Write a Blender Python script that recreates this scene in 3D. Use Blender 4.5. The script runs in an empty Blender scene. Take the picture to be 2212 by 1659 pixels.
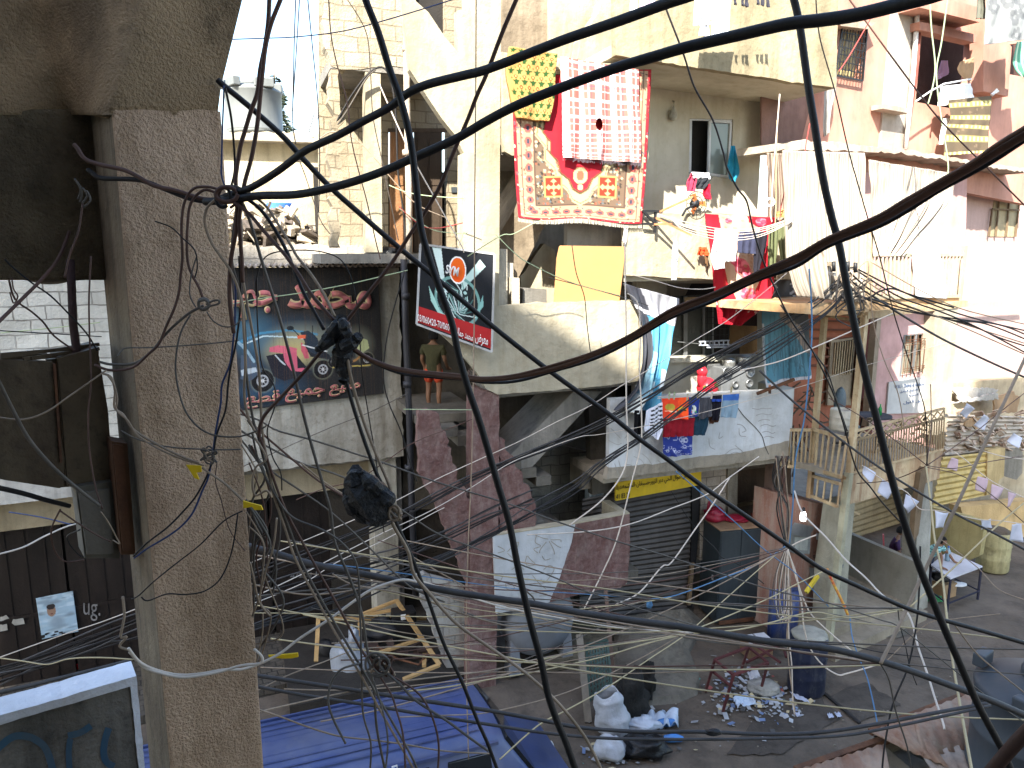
import bpy,bmesh,math,random
import numpy as np
from mathutils import Vector,noise as mnoise
from mathutils.geometry import tessellate_polygon
random.seed(7)
SC=bpy.context.scene
COL=SC.collection
R=math.radians
FPX,PITCH,CAMH=1600.0,R(10),7.3
cam=bpy.data.cameras.new('camera');camo=bpy.data.objects.new('camera',cam);COL.objects.link(camo)
camo.location=(0,0,CAMH);camo.rotation_euler=(R(90)-PITCH,0,0)
cam.sensor_width=36;cam.lens=FPX/2212*36;cam.clip_start=0.05;cam.clip_end=2000
SC.camera=camo
CP,SP=math.cos(PITCH),math.sin(PITCH)
def ray(u,v):
    a=(u-1106)/FPX;b=-(v-829.5)/FPX
    return Vector((a,CP+b*SP,-SP+b*CP))
def PY(u,v,y):
    d=ray(u,v);return Vector((0,0,CAMH))+d*(y/d.y)
def PZ(u,v,z):
    d=ray(u,v);return Vector((0,0,CAMH))+d*((z-CAMH)/d.z)
def crop(x0,y0,k):return lambda pts:[(x0+p[0]/k,y0+p[1]/k)+tuple(p[2:]) for p in pts]
T1=crop(0,0,3);T2=crop(442.4,0,3);T3=crop(884.8,0,3);T4=crop(1327.2,0,3.75);T5=crop(1769.6,0,3.75)
M1=crop(0,553,3);M2=crop(442.4,497.7,3);M3=crop(884.8,497.7,3);M4=crop(1271.9,387.1,3.333);M5=crop(1714.3,387.1,3.333)
B1=crop(0,1106,3);B2=crop(497.7,1106,3);B3=crop(940.1,1050.7,3.333);B4=crop(1271.9,940.1,3.333)
B5=crop(1161.3,1161.3,3.333);B6=crop(1714.3,829.5,3.333);B7=crop(1659,1161.3,3.333)
D1=crop(470,719,4.284);D2=crop(1299.6,691.3,4.6157);D3=crop(1686.7,525.4,4.2857);D4=crop(1935.5,829.5,4.998)
class Fr:
    """a vertical plane frame: s along the wall, z up, k out towards the street"""
    def __init__(f,x,y,deg):
        f.o=Vector((x,y,0));t=R(deg);f.t=t
        f.e=Vector((math.cos(t),math.sin(t),0));f.n=Vector((math.sin(t),-math.cos(t),0))
    def w(f,s,z,k=0):return f.o+f.e*s+f.n*k+Vector((0,0,z))
    def sz(f,u,v,k=0):
        d=ray(u,v);c=Vector((0,0,CAMH));q=f.o+f.n*k
        t=(q-c).dot(f.n)/d.dot(f.n);p=c+d*t
        return ((p-q).dot(f.e),p.z)
    def p(f,u,v,k=0):
        s,z=f.sz(u,v,k);return f.w(s,z,k)
FM=Fr(1.63,12.32,20.4)      # main balconied house and stair house
FL=Fr(-2.06,13.5,24)        # shop house with the painted board
FR=Fr(5.99,12.75,32)        # terrace house on the right
FU=Fr(7.3,16.2,33)          # pink house wall behind the terrace
FN=Fr(-1.30,2.52,38)        # our own building (pillar, arch, balcony)
MATS={}
def col4(c):return (c[0],c[1],c[2],1)
def newmat(name):
    m=bpy.data.materials.new(name);m.use_nodes=True;nt=m.node_tree
    return m,nt,nt.nodes['Principled BSDF']
def mix(nt,a,b,fac,typ='MIX'):
    n=nt.nodes.new('ShaderNodeMix');n.data_type='RGBA';n.blend_type=typ
    for sock,val in ((6,a),(7,b),(0,fac)):
        if isinstance(val,(int,float)):n.inputs[sock].default_value=val
        elif isinstance(val,tuple):n.inputs[sock].default_value=col4(val)
        else:nt.links.new(val,n.inputs[sock])
    return n.outputs[2]
def noi(nt,co,sc,det=4,mp=None,rough=.6):
    if mp:
        m=nt.nodes.new('ShaderNodeMapping');m.inputs['Scale'].default_value=mp;nt.links.new(co,m.inputs[0]);co=m.outputs[0]
    n=nt.nodes.new('ShaderNodeTexNoise');n.inputs['Scale'].default_value=sc;n.inputs['Detail'].default_value=det
    n.inputs['Roughness'].default_value=rough;nt.links.new(co,n.inputs['Vector']);return n.outputs['Fac']
def ramp(nt,x,a,b):
    n=nt.nodes.new('ShaderNodeMapRange');n.inputs['From Min'].default_value=a;n.inputs['From Max'].default_value=b
    nt.links.new(x,n.inputs['Value']);return n.outputs['Result']
def surf(name,c1,c2=None,sc=1.2,dirt=0.35,dcol=None,bump=.35,bsc=26,rough=.9,brick=None,mortar=None,metal=0,streak=(5,5,.5),col_attr=False,spec=.3,grain=0):
    """weathered surface: two colours in patches, streaky stains, fine bump; brick=(w,h) in metres draws block courses"""
    if name in MATS:return MATS[name]
    m,nt,bs=newmat(name);L=nt.links
    tc=nt.nodes.new('ShaderNodeTexCoord');ob=tc.outputs['Object'];uv=tc.outputs['UV']
    c2=c2 or tuple(x*.72 for x in c1);dcol=dcol or tuple(x*.38 for x in c1)
    if col_attr:
        at=nt.nodes.new('ShaderNodeAttribute');at.attribute_name='Col';base=at.outputs['Color']
    else:
        base=mix(nt,c1,c2,ramp(nt,noi(nt,ob,sc,6),.35,.65))
    h=noi(nt,ob,bsc,4)
    if bump >= .3 and not col_attr:
        hm=nt.nodes.new('ShaderNodeMath');hm.operation='MULTIPLY_ADD';hm.inputs[1].default_value=1.6;L.new(noi(nt,ob,3.3,5),hm.inputs[0]);L.new(h,hm.inputs[2]);h=hm.outputs[0]
    if grain:
        gm=nt.nodes.new('ShaderNodeMath');gm.operation='MULTIPLY';gm.inputs[1].default_value=grain;L.new(ramp(nt,h,.52,.36),gm.inputs[0])
        base=mix(nt,base,tuple(x*.3 for x in c1),gm.outputs[0])
    if brick:
        b=nt.nodes.new('ShaderNodeTexBrick');b.inputs['Scale'].default_value=1;b.inputs['Mortar Size'].default_value=.012
        b.inputs['Brick Width'].default_value=brick[0];b.inputs['Row Height'].default_value=brick[1]
        b.inputs['Color1'].default_value=(1,1,1,1);b.inputs['Color2'].default_value=(.78,.78,.78,1);b.inputs['Mortar'].default_value=(.6,.6,.6,1)
        b.inputs['Mortar Smooth'].default_value=.3
        nz=nt.nodes.new('ShaderNodeTexNoise');nz.inputs['Scale'].default_value=3.0;L.new(ob,nz.inputs['Vector'])
        wm=nt.nodes.new('ShaderNodeMix');wm.data_type='RGBA';wm.blend_type='LINEAR_LIGHT';wm.inputs[0].default_value=.035;L.new(uv,wm.inputs[6]);L.new(nz.outputs['Color'],wm.inputs[7])
        L.new(wm.outputs[2],b.inputs['Vector'])
        bb=mix(nt,base,b.outputs['Color'],1.0,'MULTIPLY')
        fm=nt.nodes.new('ShaderNodeMath');fm.operation='MULTIPLY';L.new(b.outputs['Fac'],fm.inputs[0]);L.new(ramp(nt,noi(nt,ob,2.5,3),.38,.62),fm.inputs[1])
        base=mix(nt,bb,mortar or tuple(x*.45 for x in c1),fm.outputs[0])
        ad=nt.nodes.new('ShaderNodeMath');ad.operation='SUBTRACT';L.new(h,ad.inputs[0]);L.new(b.outputs['Fac'],ad.inputs[1]);h=ad.outputs[0]
    if dirt > 0:
        s=ramp(nt,noi(nt,ob,1.0,5,streak,.65),.46,.64)
        ms=nt.nodes.new('ShaderNodeMath');ms.operation='MULTIPLY';ms.inputs[1].default_value=dirt;L.new(s,ms.inputs[0])
        base=mix(nt,base,dcol,ms.outputs[0])
        s2=ramp(nt,noi(nt,ob,sc*4,8,None,.75),.53,.64)
        m2=nt.nodes.new('ShaderNodeMath');m2.operation='MULTIPLY';m2.inputs[1].default_value=dirt*.7;L.new(s2,m2.inputs[0])
        base=mix(nt,base,dcol,m2.outputs[0])
        if dirt > .15 and not col_attr:base=mix(nt,base,mix(nt,(.72,.70,.66),(1.12,1.12,1.12),ramp(nt,noi(nt,ob,.9,4),.3,.7)),1.0,'MULTIPLY')
    L.new(base,bs.inputs['Base Color'])
    bs.inputs['Roughness'].default_value=rough;bs.inputs['Metallic'].default_value=metal;bs.inputs['Specular IOR Level'].default_value=spec
    if bump > 0:
        bn=nt.nodes.new('ShaderNodeBump');bn.inputs['Strength'].default_value=bump;bn.inputs['Distance'].default_value=.03
        L.new(h,bn.inputs['Height']);L.new(bn.outputs[0],bs.inputs['Normal'])
    MATS[name]=m;return m
def plain(name,c,rough=.6,metal=0,var=.12,bump=.1,sc=8):
    return surf(name,c,tuple(x*(1-var) for x in c),sc=sc,dirt=var,rough=rough,metal=metal,bump=bump,bsc=40)
def painted(name='painted_cloth',rough=.85,dirt=.12,bump=.2):return surf(name,(.5,.5,.5),col_attr=True,dirt=dirt,dcol=(.08,.07,.06),rough=rough,bump=bump,bsc=120)
def glass(name,c=(.05,.06,.06),rough=.12):
    if name in MATS:return MATS[name]
    m,nt,bs=newmat(name);bs.inputs['Base Color'].default_value=col4(c);bs.inputs['Roughness'].default_value=rough;bs.inputs['Specular IOR Level'].default_value=.6
    MATS[name]=m;return m
def tag(o,label=None,cat=None,group=None,kind=None):
    if label:o['label']=label
    if cat:o['category']=cat
    if group:o['group']=group
    if kind:o['kind']=kind
    return o
def thing(name,label,cat,loc=(0,0,0),group=None):
    o=bpy.data.objects.new(name,None);COL.objects.link(o);o.location=loc;o.empty_display_size=.1
    return tag(o,label,cat,group)
def origin_of(p):
    l=Vector((0,0,0))
    while p is not None:l += p.location;p=p.parent
    return l
def link(name,me,mat,parent=None,smooth=False,theta=0,keepuv=False):
    o=bpy.data.objects.new(name,me);COL.objects.link(o)
    if mat is not None and not me.materials:me.materials.append(mat)
    if parent is not None:
        o.parent=parent;o.location=-origin_of(parent)
    if smooth:
        me.polygons.foreach_set('use_smooth',[True]*len(me.polygons))
    if not keepuv:boxuv(me,theta)
    return o
def boxuv(me,theta):
    uvl=me.uv_layers.new(name='UVMap') if not me.uv_layers else me.uv_layers[0]
    c,s=math.cos(theta),math.sin(theta)
    for p in me.polygons:
        n=p.normal;a=abs(n.x*c+n.y*s);b=abs(-n.x*s+n.y*c);z=abs(n.z)
        for li in p.loop_indices:
            q=me.vertices[me.loops[li].vertex_index].co
            S=q.x*c+q.y*s;K=-q.x*s+q.y*c
            uvl.data[li].uv=(S,K) if z > .75 else ((K,q.z) if a > b else (S,q.z))
class MB:
    """mesh builder in world coordinates"""
    def __init__(m,theta=0):m.v=[];m.f=[];m.t=theta
    def add(m,vs,fs):
        b=len(m.v);m.v += [tuple(x) for x in vs];m.f += [tuple(i+b for i in f) for f in fs];return m
    def obox(m,o,a,b,c):
        """box from corner o and three edge vectors"""
        o,a,b,c=Vector(o),Vector(a),Vector(b),Vector(c)
        if a.cross(b).dot(c) < 0:a,b=b,a
        vs=[o,o+a,o+a+b,o+b,o+c,o+a+c,o+a+b+c,o+b+c]
        return m.add(vs,[(0,3,2,1),(4,5,6,7),(0,1,5,4),(1,2,6,5),(2,3,7,6),(3,0,4,7)])
    def fbox(m,fr,s0,s1,z0,z1,k0,k1):
        return m.obox(fr.w(s0,z0,k0),fr.e*(s1-s0),Vector((0,0,z1-z0)),fr.n*(k1-k0))
    def box(m,c,sx,sy,sz,rz=0,tilt=None):
        from mathutils import Matrix
        M=Matrix.Rotation(rz,3,'Z')
        if tilt:M=M @ Matrix.Rotation(tilt[0],3,'X') @ Matrix.Rotation(tilt[1],3,'Y')
        a,b,d=M @ Vector((sx,0,0)),M @ Vector((0,sy,0)),M @ Vector((0,0,sz))
        return m.obox(Vector(c)-(a+b+d)/2,a,b,d)
    def bar(m,p,q,w,h=None,up=None):
        p,q=Vector(p),Vector(q);d=q-p;h=h or w
        up=Vector(up) if up else (Vector((0,0,1)) if abs(d.normalized().z) < .9 else Vector((math.cos(m.t),math.sin(m.t),0)))
        a=d.cross(up).normalized()*w;b=d.cross(a).normalized()*h
        return m.obox(p-a/2-b/2,a,b,d)
    def tube(m,pts,r,n=8,cap=True):
        pts=[Vector(p) for p in pts];N=len(pts);rs=r if isinstance(r,(list,tuple)) else [r]*N
        vs=[];fs=[];prev=None
        for i,p in enumerate(pts):
            t=(pts[min(i+1,N-1)]-pts[max(i-1,0)])
            t=t.normalized() if t.length > 1e-9 else Vector((0,0,1))
            if prev is None:
                a=t.cross(Vector((0,0,1)));a=a if a.length > .05 else t.cross(Vector((1,0,0)))
            else:a=prev-t*prev.dot(t)
            a.normalize();prev=a;b=t.cross(a)
            vs += [p+(a*math.cos(j*2*math.pi/n)+b*math.sin(j*2*math.pi/n))*rs[i] for j in range(n)]
        for i in range(N-1):
            for j in range(n):
                k=(j+1)%n;fs.append((i*n+j,i*n+k,(i+1)*n+k,(i+1)*n+j))
        if cap:fs.append(tuple(range(n-1,-1,-1)));fs.append(tuple(range((N-1)*n,N*n)))
        return m.add(vs,fs)
    def lathe(m,c,prof,n=24,axis=None):
        c=Vector(c);vs=[];fs=[]
        az=Vector(axis).normalized() if axis else Vector((0,0,1))
        ax=az.cross(Vector((0,1,0)));ax=ax.normalized() if ax.length > .1 else Vector((1,0,0));ay=az.cross(ax)
        for r_,h in prof:vs += [c+az*h+(ax*math.cos(j*2*math.pi/n)+ay*math.sin(j*2*math.pi/n))*r_ for j in range(n)]
        for i in range(len(prof)-1):
            for j in range(n):
                k=(j+1)%n;fs.append((i*n+j,i*n+k,(i+1)*n+k,(i+1)*n+j))
        return m.add(vs,fs)
    def build(m,name,mat,parent=None,smooth=False,bevel=0):
        me=bpy.data.meshes.new(name);me.from_pydata(m.v,[],m.f);me.validate()
        bm=bmesh.new();bm.from_mesh(me);bmesh.ops.recalc_face_normals(bm,faces=bm.faces);bm.to_mesh(me);bm.free();me.update()
        o=link(name,me,mat,parent,smooth,m.t)
        if bevel:
            b=o.modifiers.new('bevel','BEVEL');b.width=bevel;b.segments=2;b.limit_method='ANGLE'
        return o
def jag(pts,step,amp,seed=0):
    rnd=random.Random(seed);out=[]
    for i in range(len(pts)):
        a,b=pts[i],pts[(i+1)%len(pts)];L=math.hypot(b[0]-a[0],b[1]-a[1]);n=max(1,int(L/step))
        nx,ny=-(b[1]-a[1])/(L+1e-9),(b[0]-a[0])/(L+1e-9);out.append(a)
        for j in range(1,n):
            t=(j+rnd.uniform(-.3,.3))/n;o=rnd.gauss(0,amp)
            out.append((a[0]+(b[0]-a[0])*t+nx*o,a[1]+(b[1]-a[1])*t+ny*o))
    return out
def prism(name,mat,fr,sz,k,th,holes=(),parent=None,jagged=0,step=.12):
    """solid panel with outline sz (metres in the frame), front at k, thickness th, with holes"""
    loops=[jag(sz,step,jagged,3) if jagged else list(sz)]+[list(h) for h in holes]
    tri=tessellate_polygon([[Vector((a,b,0)) for a,b in l] for l in loops])
    fl=[p for l in loops for p in l];n=len(fl)
    vs=[fr.w(a,b,k) for a,b in fl]+[fr.w(a,b,k-th) for a,b in fl]
    fs=[]
    for t in tri:
        a,b,c=(fl[i] for i in t)
        if (b[0]-a[0])*(c[1]-a[1])-(b[1]-a[1])*(c[0]-a[0]) < 0:t=(t[0],t[2],t[1])
        fs.append(tuple(t));fs.append((t[0]+n,t[2]+n,t[1]+n))
    st=0
    for li,l in enumerate(loops):
        ar=sum(l[i][0]*l[(i+1)%len(l)][1]-l[(i+1)%len(l)][0]*l[i][1] for i in range(len(l)))
        ccw=ar > 0
        for i in range(len(l)):
            a,b=st+i,st+(i+1)%len(l)
            q=(a,a+n,b+n,b)
            if (ccw and li) or (not ccw and not li):q=q[::-1]
            fs.append(q)
        st += len(l)
    me=bpy.data.meshes.new(name);me.from_pydata([tuple(v) for v in vs],[],fs);me.update()
    return link(name,me,mat,parent,False,fr.t)
def panel(name,mat,fr,px,k,th,holes=(),parent=None,jagged=0,step=.12):
    return prism(name,mat,fr,[fr.sz(p[0],p[1],k) for p in px],k,th,[[fr.sz(p[0],p[1],k) for p in h] for h in holes],parent,jagged,step)
def catmull(pts,per=6):
    P=[pts[0]]+list(pts)+[pts[-1]];out=[]
    for i in range(1,len(P)-2):
        a,b,c,d=(Vector(x) for x in P[i-1:i+3])
        for j in range(per):
            t=j/per
            out.append(.5*((2*b)+(c-a)*t+(2*a-5*b+4*c-d)*t*t+(3*b-a-3*c+d)*t ** 3))
    out.append(Vector(pts[-1]));return out
def gridmesh(name,mat,nx,ny,fn,parent=None,colf=None,uvf=None,thick=.008,smooth=True,keep=None):
    """sheet of nx by ny cells; fn(a,b) gives the world point; colf an array (h,w,3) that colours it"""
    vs=[tuple(fn(i/nx,j/ny)) for j in range(ny+1) for i in range(nx+1)]
    fs=[]
    for j in range(ny):
        for i in range(nx):
            if keep is None or keep((i+.5)/nx,(j+.5)/ny):
                a=j*(nx+1)+i;fs.append((a,a+nx+1,a+nx+2,a+1))
    me=bpy.data.meshes.new(name);me.from_pydata(vs,[],fs);me.update()
    me.materials.append(mat)
    uvl=me.uv_layers.new(name='UVMap');lv=np.empty(len(me.loops),dtype=np.int32);me.loops.foreach_get('vertex_index',lv)
    gi=lv%(nx+1)/nx;gj=lv // (nx+1)/ny
    uvl.data.foreach_set('uv',np.stack([gi,1-gj],1).astype(np.float32).ravel())
    if colf is not None:
        H,W=colf.shape[:2];n=(nx+1)*(ny+1);idx=np.arange(n)
        xi=np.clip(((idx%(nx+1))/nx*(W-1)).round().astype(int),0,W-1);yi=np.clip(((idx // (nx+1))/ny*(H-1)).round().astype(int),0,H-1)
        c=np.ones((n,4),np.float32);c[:,:3]=colf[yi,xi]
        at=me.color_attributes.new('Col','FLOAT_COLOR','POINT');at.data.foreach_set('color',c.ravel())
    o=link(name,me,None,parent,smooth,0,keepuv=True)
    if thick:
        s=o.modifiers.new('thickness','SOLIDIFY');s.thickness=thick;s.offset=-1
    return o
def cloth(name,mat,fr,Lp,Rp,k=0.1,folds=4,amp=.02,nx=24,ny=24,colf=None,parent=None,thick=.006,kb=None,ph=0,keep=None,hem=0):
    """hanging cloth between a left and a right edge (photograph points), with folds of real depth; kb: offset at the bottom"""
    n=max(2,ny);kb=k if kb is None else kb
    def edge(P):
        c=catmull([(p[0],p[1],0) for p in P],8)
        return lambda t:c[min(int(t*(len(c)-1)),len(c)-2)].lerp(c[min(int(t*(len(c)-1)),len(c)-2)+1],t*(len(c)-1)-min(int(t*(len(c)-1)),len(c)-2))
    el,er=edge(Lp),edge(Rp)
    def fn(a,b):
        q=el(b).lerp(er(b),a);kk=k+(kb-k)*b
        v=q.y+(hem*math.sin(a*9+ph)*b*b if hem else 0)
        p=fr.p(q.x,v,kk)
        d=amp*(.25+.75*b)*(math.sin(a*folds*6.283+ph+b*1.3)+.5*math.sin(a*folds*14.1+b*4+ph))+amp*.6*mnoise.noise(Vector((a*5,b*5,ph)))
        return p+fr.n*d
    return gridmesh(name,mat,nx,ny,fn,parent,colf,thick=thick,keep=keep)
class Cv:
    def __init__(s,w,h,bg):s.w,s.h=w,h;s.a=np.empty((h,w,3));s.a[:]=bg;s.Y,s.X=np.mgrid[0:h,0:w].astype(float)
    def put(s,m,c,al=1.0):m=np.clip(m*al,0,1)[...,None];s.a=s.a*(1-m)+np.array(c)*m;return s
    def poly(s,pts,c,al=1):
        m=np.zeros((s.h,s.w),bool);n=len(pts)
        for i in range(n):
            x0,y0=pts[i];x1,y1=pts[(i+1)%n]
            if y0 == y1:continue
            m ^= ((y0 > s.Y) != (y1 > s.Y)) & (s.X < (x1-x0)*(s.Y-y0)/(y1-y0)+x0)
        return s.put(m.astype(float),c,al)
    def ell(s,x,y,rx,ry,c,al=1,soft=0,ring=0):
        d=np.sqrt(((s.X-x)/rx) ** 2+((s.Y-y)/ry) ** 2)
        m=np.clip((1-d)/soft,0,1) if soft else (d < 1).astype(float)
        if ring:m=m*(d > 1-ring)
        return s.put(m,c,al)
    def line(s,pts,wd,c,al=1):
        for (x0,y0),(x1,y1) in zip(pts[:-1],pts[1:]):
            dx,dy=x1-x0,y1-y0;L=dx*dx+dy*dy+1e-9
            t=np.clip(((s.X-x0)*dx+(s.Y-y0)*dy)/L,0,1)
            s.put((np.hypot(s.X-x0-t*dx,s.Y-y0-t*dy) < wd/2).astype(float),c,al)
        return s
    def rect(s,x0,y0,x1,y1,c,al=1):return s.put(((s.X >= x0) & (s.X < x1) & (s.Y >= y0) & (s.Y < y1)).astype(float),c,al)
_AR={  # isolated, final, initial, medial presentation forms
 'ا':'FE8D FE8E','أ':'FE83 FE84','ب':'FE8F FE90 FE91 FE92','ت':'FE95 FE96 FE97 FE98','ث':'FE99 FE9A FE9B FE9C','ج':'FE9D FE9E FE9F FEA0','ح':'FEA1 FEA2 FEA3 FEA4',
 'خ':'FEA5 FEA6 FEA7 FEA8','د':'FEA9 FEAA','ر':'FEAD FEAE','ز':'FEAF FEB0','س':'FEB1 FEB2 FEB3 FEB4','ش':'FEB5 FEB6 FEB7 FEB8','ص':'FEB9 FEBA FEBB FEBC',
 'ض':'FEBD FEBE FEBF FEC0','ط':'FEC1 FEC2 FEC3 FEC4','ع':'FEC9 FECA FECB FECC','غ':'FECD FECE FECF FED0','ف':'FED1 FED2 FED3 FED4','ق':'FED5 FED6 FED7 FED8','ك':'FED9 FEDA FEDB FEDC',
 'ل':'FEDD FEDE FEDF FEE0','م':'FEE1 FEE2 FEE3 FEE4','ن':'FEE5 FEE6 FEE7 FEE8','ه':'FEE9 FEEA FEEB FEEC','و':'FEED FEEE','ي':'FEF1 FEF2 FEF3 FEF4','ة':'FE93 FE94','ى':'FEEF FEF0'}
def arabic(t):
    out=[]
    for i,ch in enumerate(t):
        if ch not in _AR:out.append(ch);continue
        f=_AR[ch].split();pj=i > 0 and t[i-1] in _AR and len(_AR[t[i-1]].split()) == 4;nj=i+1 < len(t) and t[i+1] in _AR and len(f) == 4
        k=(3 if nj else 1) if pj else (2 if nj else 0)
        out.append(chr(int(f[k],16)))
    return ''.join(out[::-1])
def text(name,s,mat,fr,TL,TR,BL,k,parent,depth=.004,bold=0,rtl=False,shear=0):
    """solid letters filling the box given by three photograph corners on plane k"""
    c=bpy.data.curves.new('t','FONT');c.body=arabic(s) if rtl else s;c.offset=bold;c.resolution_u=3;c.shear=shear
    o=bpy.data.objects.new('t',c);COL.objects.link(o);bpy.context.view_layer.update()
    me=bpy.data.meshes.new_from_object(o.evaluated_get(bpy.context.evaluated_depsgraph_get()));bpy.data.objects.remove(o);bpy.data.curves.remove(c)
    xs=[v.co.x for v in me.vertices];ys=[v.co.y for v in me.vertices];x0,x1,y0,y1=min(xs),max(xs),min(ys),max(ys)
    a,b,d=(fr.sz(*q,k) for q in (TL,TR,BL))
    for v in me.vertices:
        u=(v.co.x-x0)/(x1-x0);w=(y1-v.co.y)/(y1-y0)
        S=a[0]+u*(b[0]-a[0])+w*(d[0]-a[0]);Z=a[1]+u*(b[1]-a[1])+w*(d[1]-a[1])
        v.co=fr.w(S,Z,k)
    o=link(name,me,mat,parent,False,fr.t)
    m=o.modifiers.new('depth','SOLIDIFY');m.thickness=depth;m.offset=0
    return o
CREAM=surf('cream_plaster',(.44,.395,.295),(.35,.315,.235),dirt=.35,dcol=(.24,.20,.12),bump=.6,bsc=9)
CREAM2=surf('pale_cream_wall',(.56,.52,.42),(.50,.46,.36),dirt=.22,dcol=(.32,.26,.15),bump=.15)
WHITEP=surf('weathered_white_paint',(.60,.62,.61),(.52,.53,.50),dirt=.22,dcol=(.30,.27,.22),bump=.35,bsc=14)
SUNW=surf('sunlit_plaster',(.44,.39,.28),(.36,.32,.23),dirt=.4,dcol=(.25,.20,.13),bump=.4,bsc=12)
BLOCKW=surf('pale_block_wall',(.40,.34,.24),(.32,.27,.19),dirt=.4,dcol=(.22,.17,.11),brick=(.40,.20),mortar=(.16,.13,.09),bump=.5)
BLOCKG=surf('grey_block_wall',(.26,.26,.24),(.20,.20,.18),dirt=.4,dcol=(.10,.10,.09),brick=(.40,.20),mortar=(.10,.10,.09),bump=.6)
CONC=surf('raw_concrete',(.28,.26,.23),(.20,.19,.17),dirt=.4,dcol=(.09,.085,.075),bump=.5,bsc=16)
CONCB=surf('brown_concrete',(.25,.20,.14),(.17,.135,.095),dirt=.4,dcol=(.08,.06,.04),bump=.5,bsc=10)
MAROON=surf('maroon_plaster',(.125,.062,.056),(.175,.108,.098),sc=5,dirt=.3,dcol=(.30,.24,.22),bump=1.0,bsc=9,streak=(9,9,3))
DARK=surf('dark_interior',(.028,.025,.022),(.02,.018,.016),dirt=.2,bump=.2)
TAUPE=surf('taupe_render',(.34,.30,.24),(.27,.24,.19),dirt=.4,bump=.5,bsc=14)
PINK=surf('pink_paint',(.52,.27,.20),(.46,.24,.18),dirt=.2,dcol=(.25,.12,.09),bump=.12)
PINKP=surf('pale_pink_paint',(.58,.36,.34),(.52,.32,.30),dirt=.18,dcol=(.30,.18,.16),bump=.12)
TERRA=surf('terracotta_paint',(.42,.15,.085),(.34,.12,.07),dirt=.25,bump=.15)
FRAMEM=surf('cream_painted_steel',(.50,.40,.25),(.42,.32,.19),dirt=.5,dcol=(.22,.10,.04),rough=.6,bump=.1,sc=4)
RUST=surf('rusty_steel',(.16,.07,.035),(.10,.05,.03),dirt=.4,rough=.85,bump=.4,sc=5)
BLACKP=plain('black_plastic',(.018,.018,.02),rough=.45,var=.2)
WOOD=surf('raw_timber',(.46,.30,.13),(.38,.24,.10),dirt=.3,rough=.8,bump=.2,sc=6,streak=(2,2,8))
WOODD=surf('old_timber',(.20,.14,.085),(.14,.10,.06),dirt=.3,rough=.85,bump=.3)
GREYM=surf('grey_steel',(.22,.23,.24),(.17,.18,.19),dirt=.3,rough=.5,metal=.3,bump=.15)
WHITEPL=plain('white_plastic',(.72,.73,.75),rough=.5)
gmat=surf('street_concrete',(.145,.115,.088),(.098,.078,.060),sc=.5,dirt=.5,dcol=(.032,.028,.024),bump=.7,bsc=14,rough=.85,streak=(.8,.8,.8))
def ground_z(x,y):return .02*mnoise.noise(Vector((x*.6,y*.6,0)))
g=gridmesh('ground',gmat,120,120,lambda a,b:Vector(((a-.5)*60+2,12+(.5-b)*60,.018*mnoise.noise(Vector((a*40,b*40,0)))-.02)),thick=0)
far=MB();far.add([(-900,-900,-.25),(900,-900,-.25),(900,900,-.25),(-900,900,-.25)],[(0,1,2,3)])
tag(far.build('far_ground',gmat),kind='structure');tag(g,kind='structure')
SHADOW_EDGE_PTS=[(-9,12,7.3),(-3.5,13,7.15),(-.6,12,6.9),(-.1,11.9,6.5),(2.2,12.5,5.25),(3,12.8,5.05),(5,13.6,4.9),(7,15,4.6),(10,17,3.6),(12,20,1.3),(14,24,0)]  # wanted shadow edge on the facades, traced back to the row's roofline
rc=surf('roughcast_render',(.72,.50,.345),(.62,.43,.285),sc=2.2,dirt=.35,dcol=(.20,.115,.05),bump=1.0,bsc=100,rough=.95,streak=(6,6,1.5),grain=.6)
rcd=surf('shaded_sooty_roughcast',(.22,.17,.105),(.125,.092,.055),sc=1.6,dirt=.65,dcol=(.05,.034,.018),bump=.9,bsc=85,rough=.95,streak=(3,3,2),grain=.4)  # soot stains plus the inside's shade, both put into the colour
own=thing('camera_side_house','near roughcast pillar flaring into a dark arch, part of the shaded house nearest the viewer','building',FN.w(0,3.5,0))
s_r=FN.sz(517,830,0)[0]
b=MB(FN.t)
NP=46
z_h=FN.sz(470,240,0)[1]
prof=[(3.0,0),(6.2,0),(z_h-.25,0),(z_h-.06,.004),(z_h,.012)]
pil=MB(FN.t)
def ring(z,ext):return [FN.w(-0.0,z,0),FN.w(s_r+ext,z,0),FN.w(s_r+ext,z,-.42),FN.w(0,z,-.42)]
zs=[2.5+i*.06 for i in range(200) if 2.5+i*.06 < z_h]+[z_h]
vs=[];fs=[]
for i,z in enumerate(zs):vs += ring(z,0)
for i in range(len(zs)-1):
    for j in range(4):fs.append((i*4+j,i*4+(j+1)%4,i*4+4+(j+1)%4,i*4+4+j))
pil.add(vs,fs)
po=pil.build('pillar',rc,own);po.data.materials.append(surf('shaded_streaked_concrete',(.21,.165,.11),(.14,.105,.07),sc=3,dirt=.6,dcol=(.06,.045,.028),bump=.4,bsc=40,streak=(14,14,.8)))  # left face: its shade put into a darker colour, with real streaks
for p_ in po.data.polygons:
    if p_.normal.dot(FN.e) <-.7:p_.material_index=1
bv=po.modifiers.new('bevel','BEVEL');bv.width=.012;bv.segments=3;bv.limit_method='ANGLE'
edge=[(474,300),(471,240),(478,185),(500,95),(528,-20),(560,-140),(620,-300)]
def edge_u(v):
    for (u0,v0),(u1,v1) in zip(edge[:-1],edge[1:]):
        if v1 <= v <= v0:return u0+(u1-u0)*(v-v0)/(v1-v0)
    return 474 if v > 0 else 620
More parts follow.
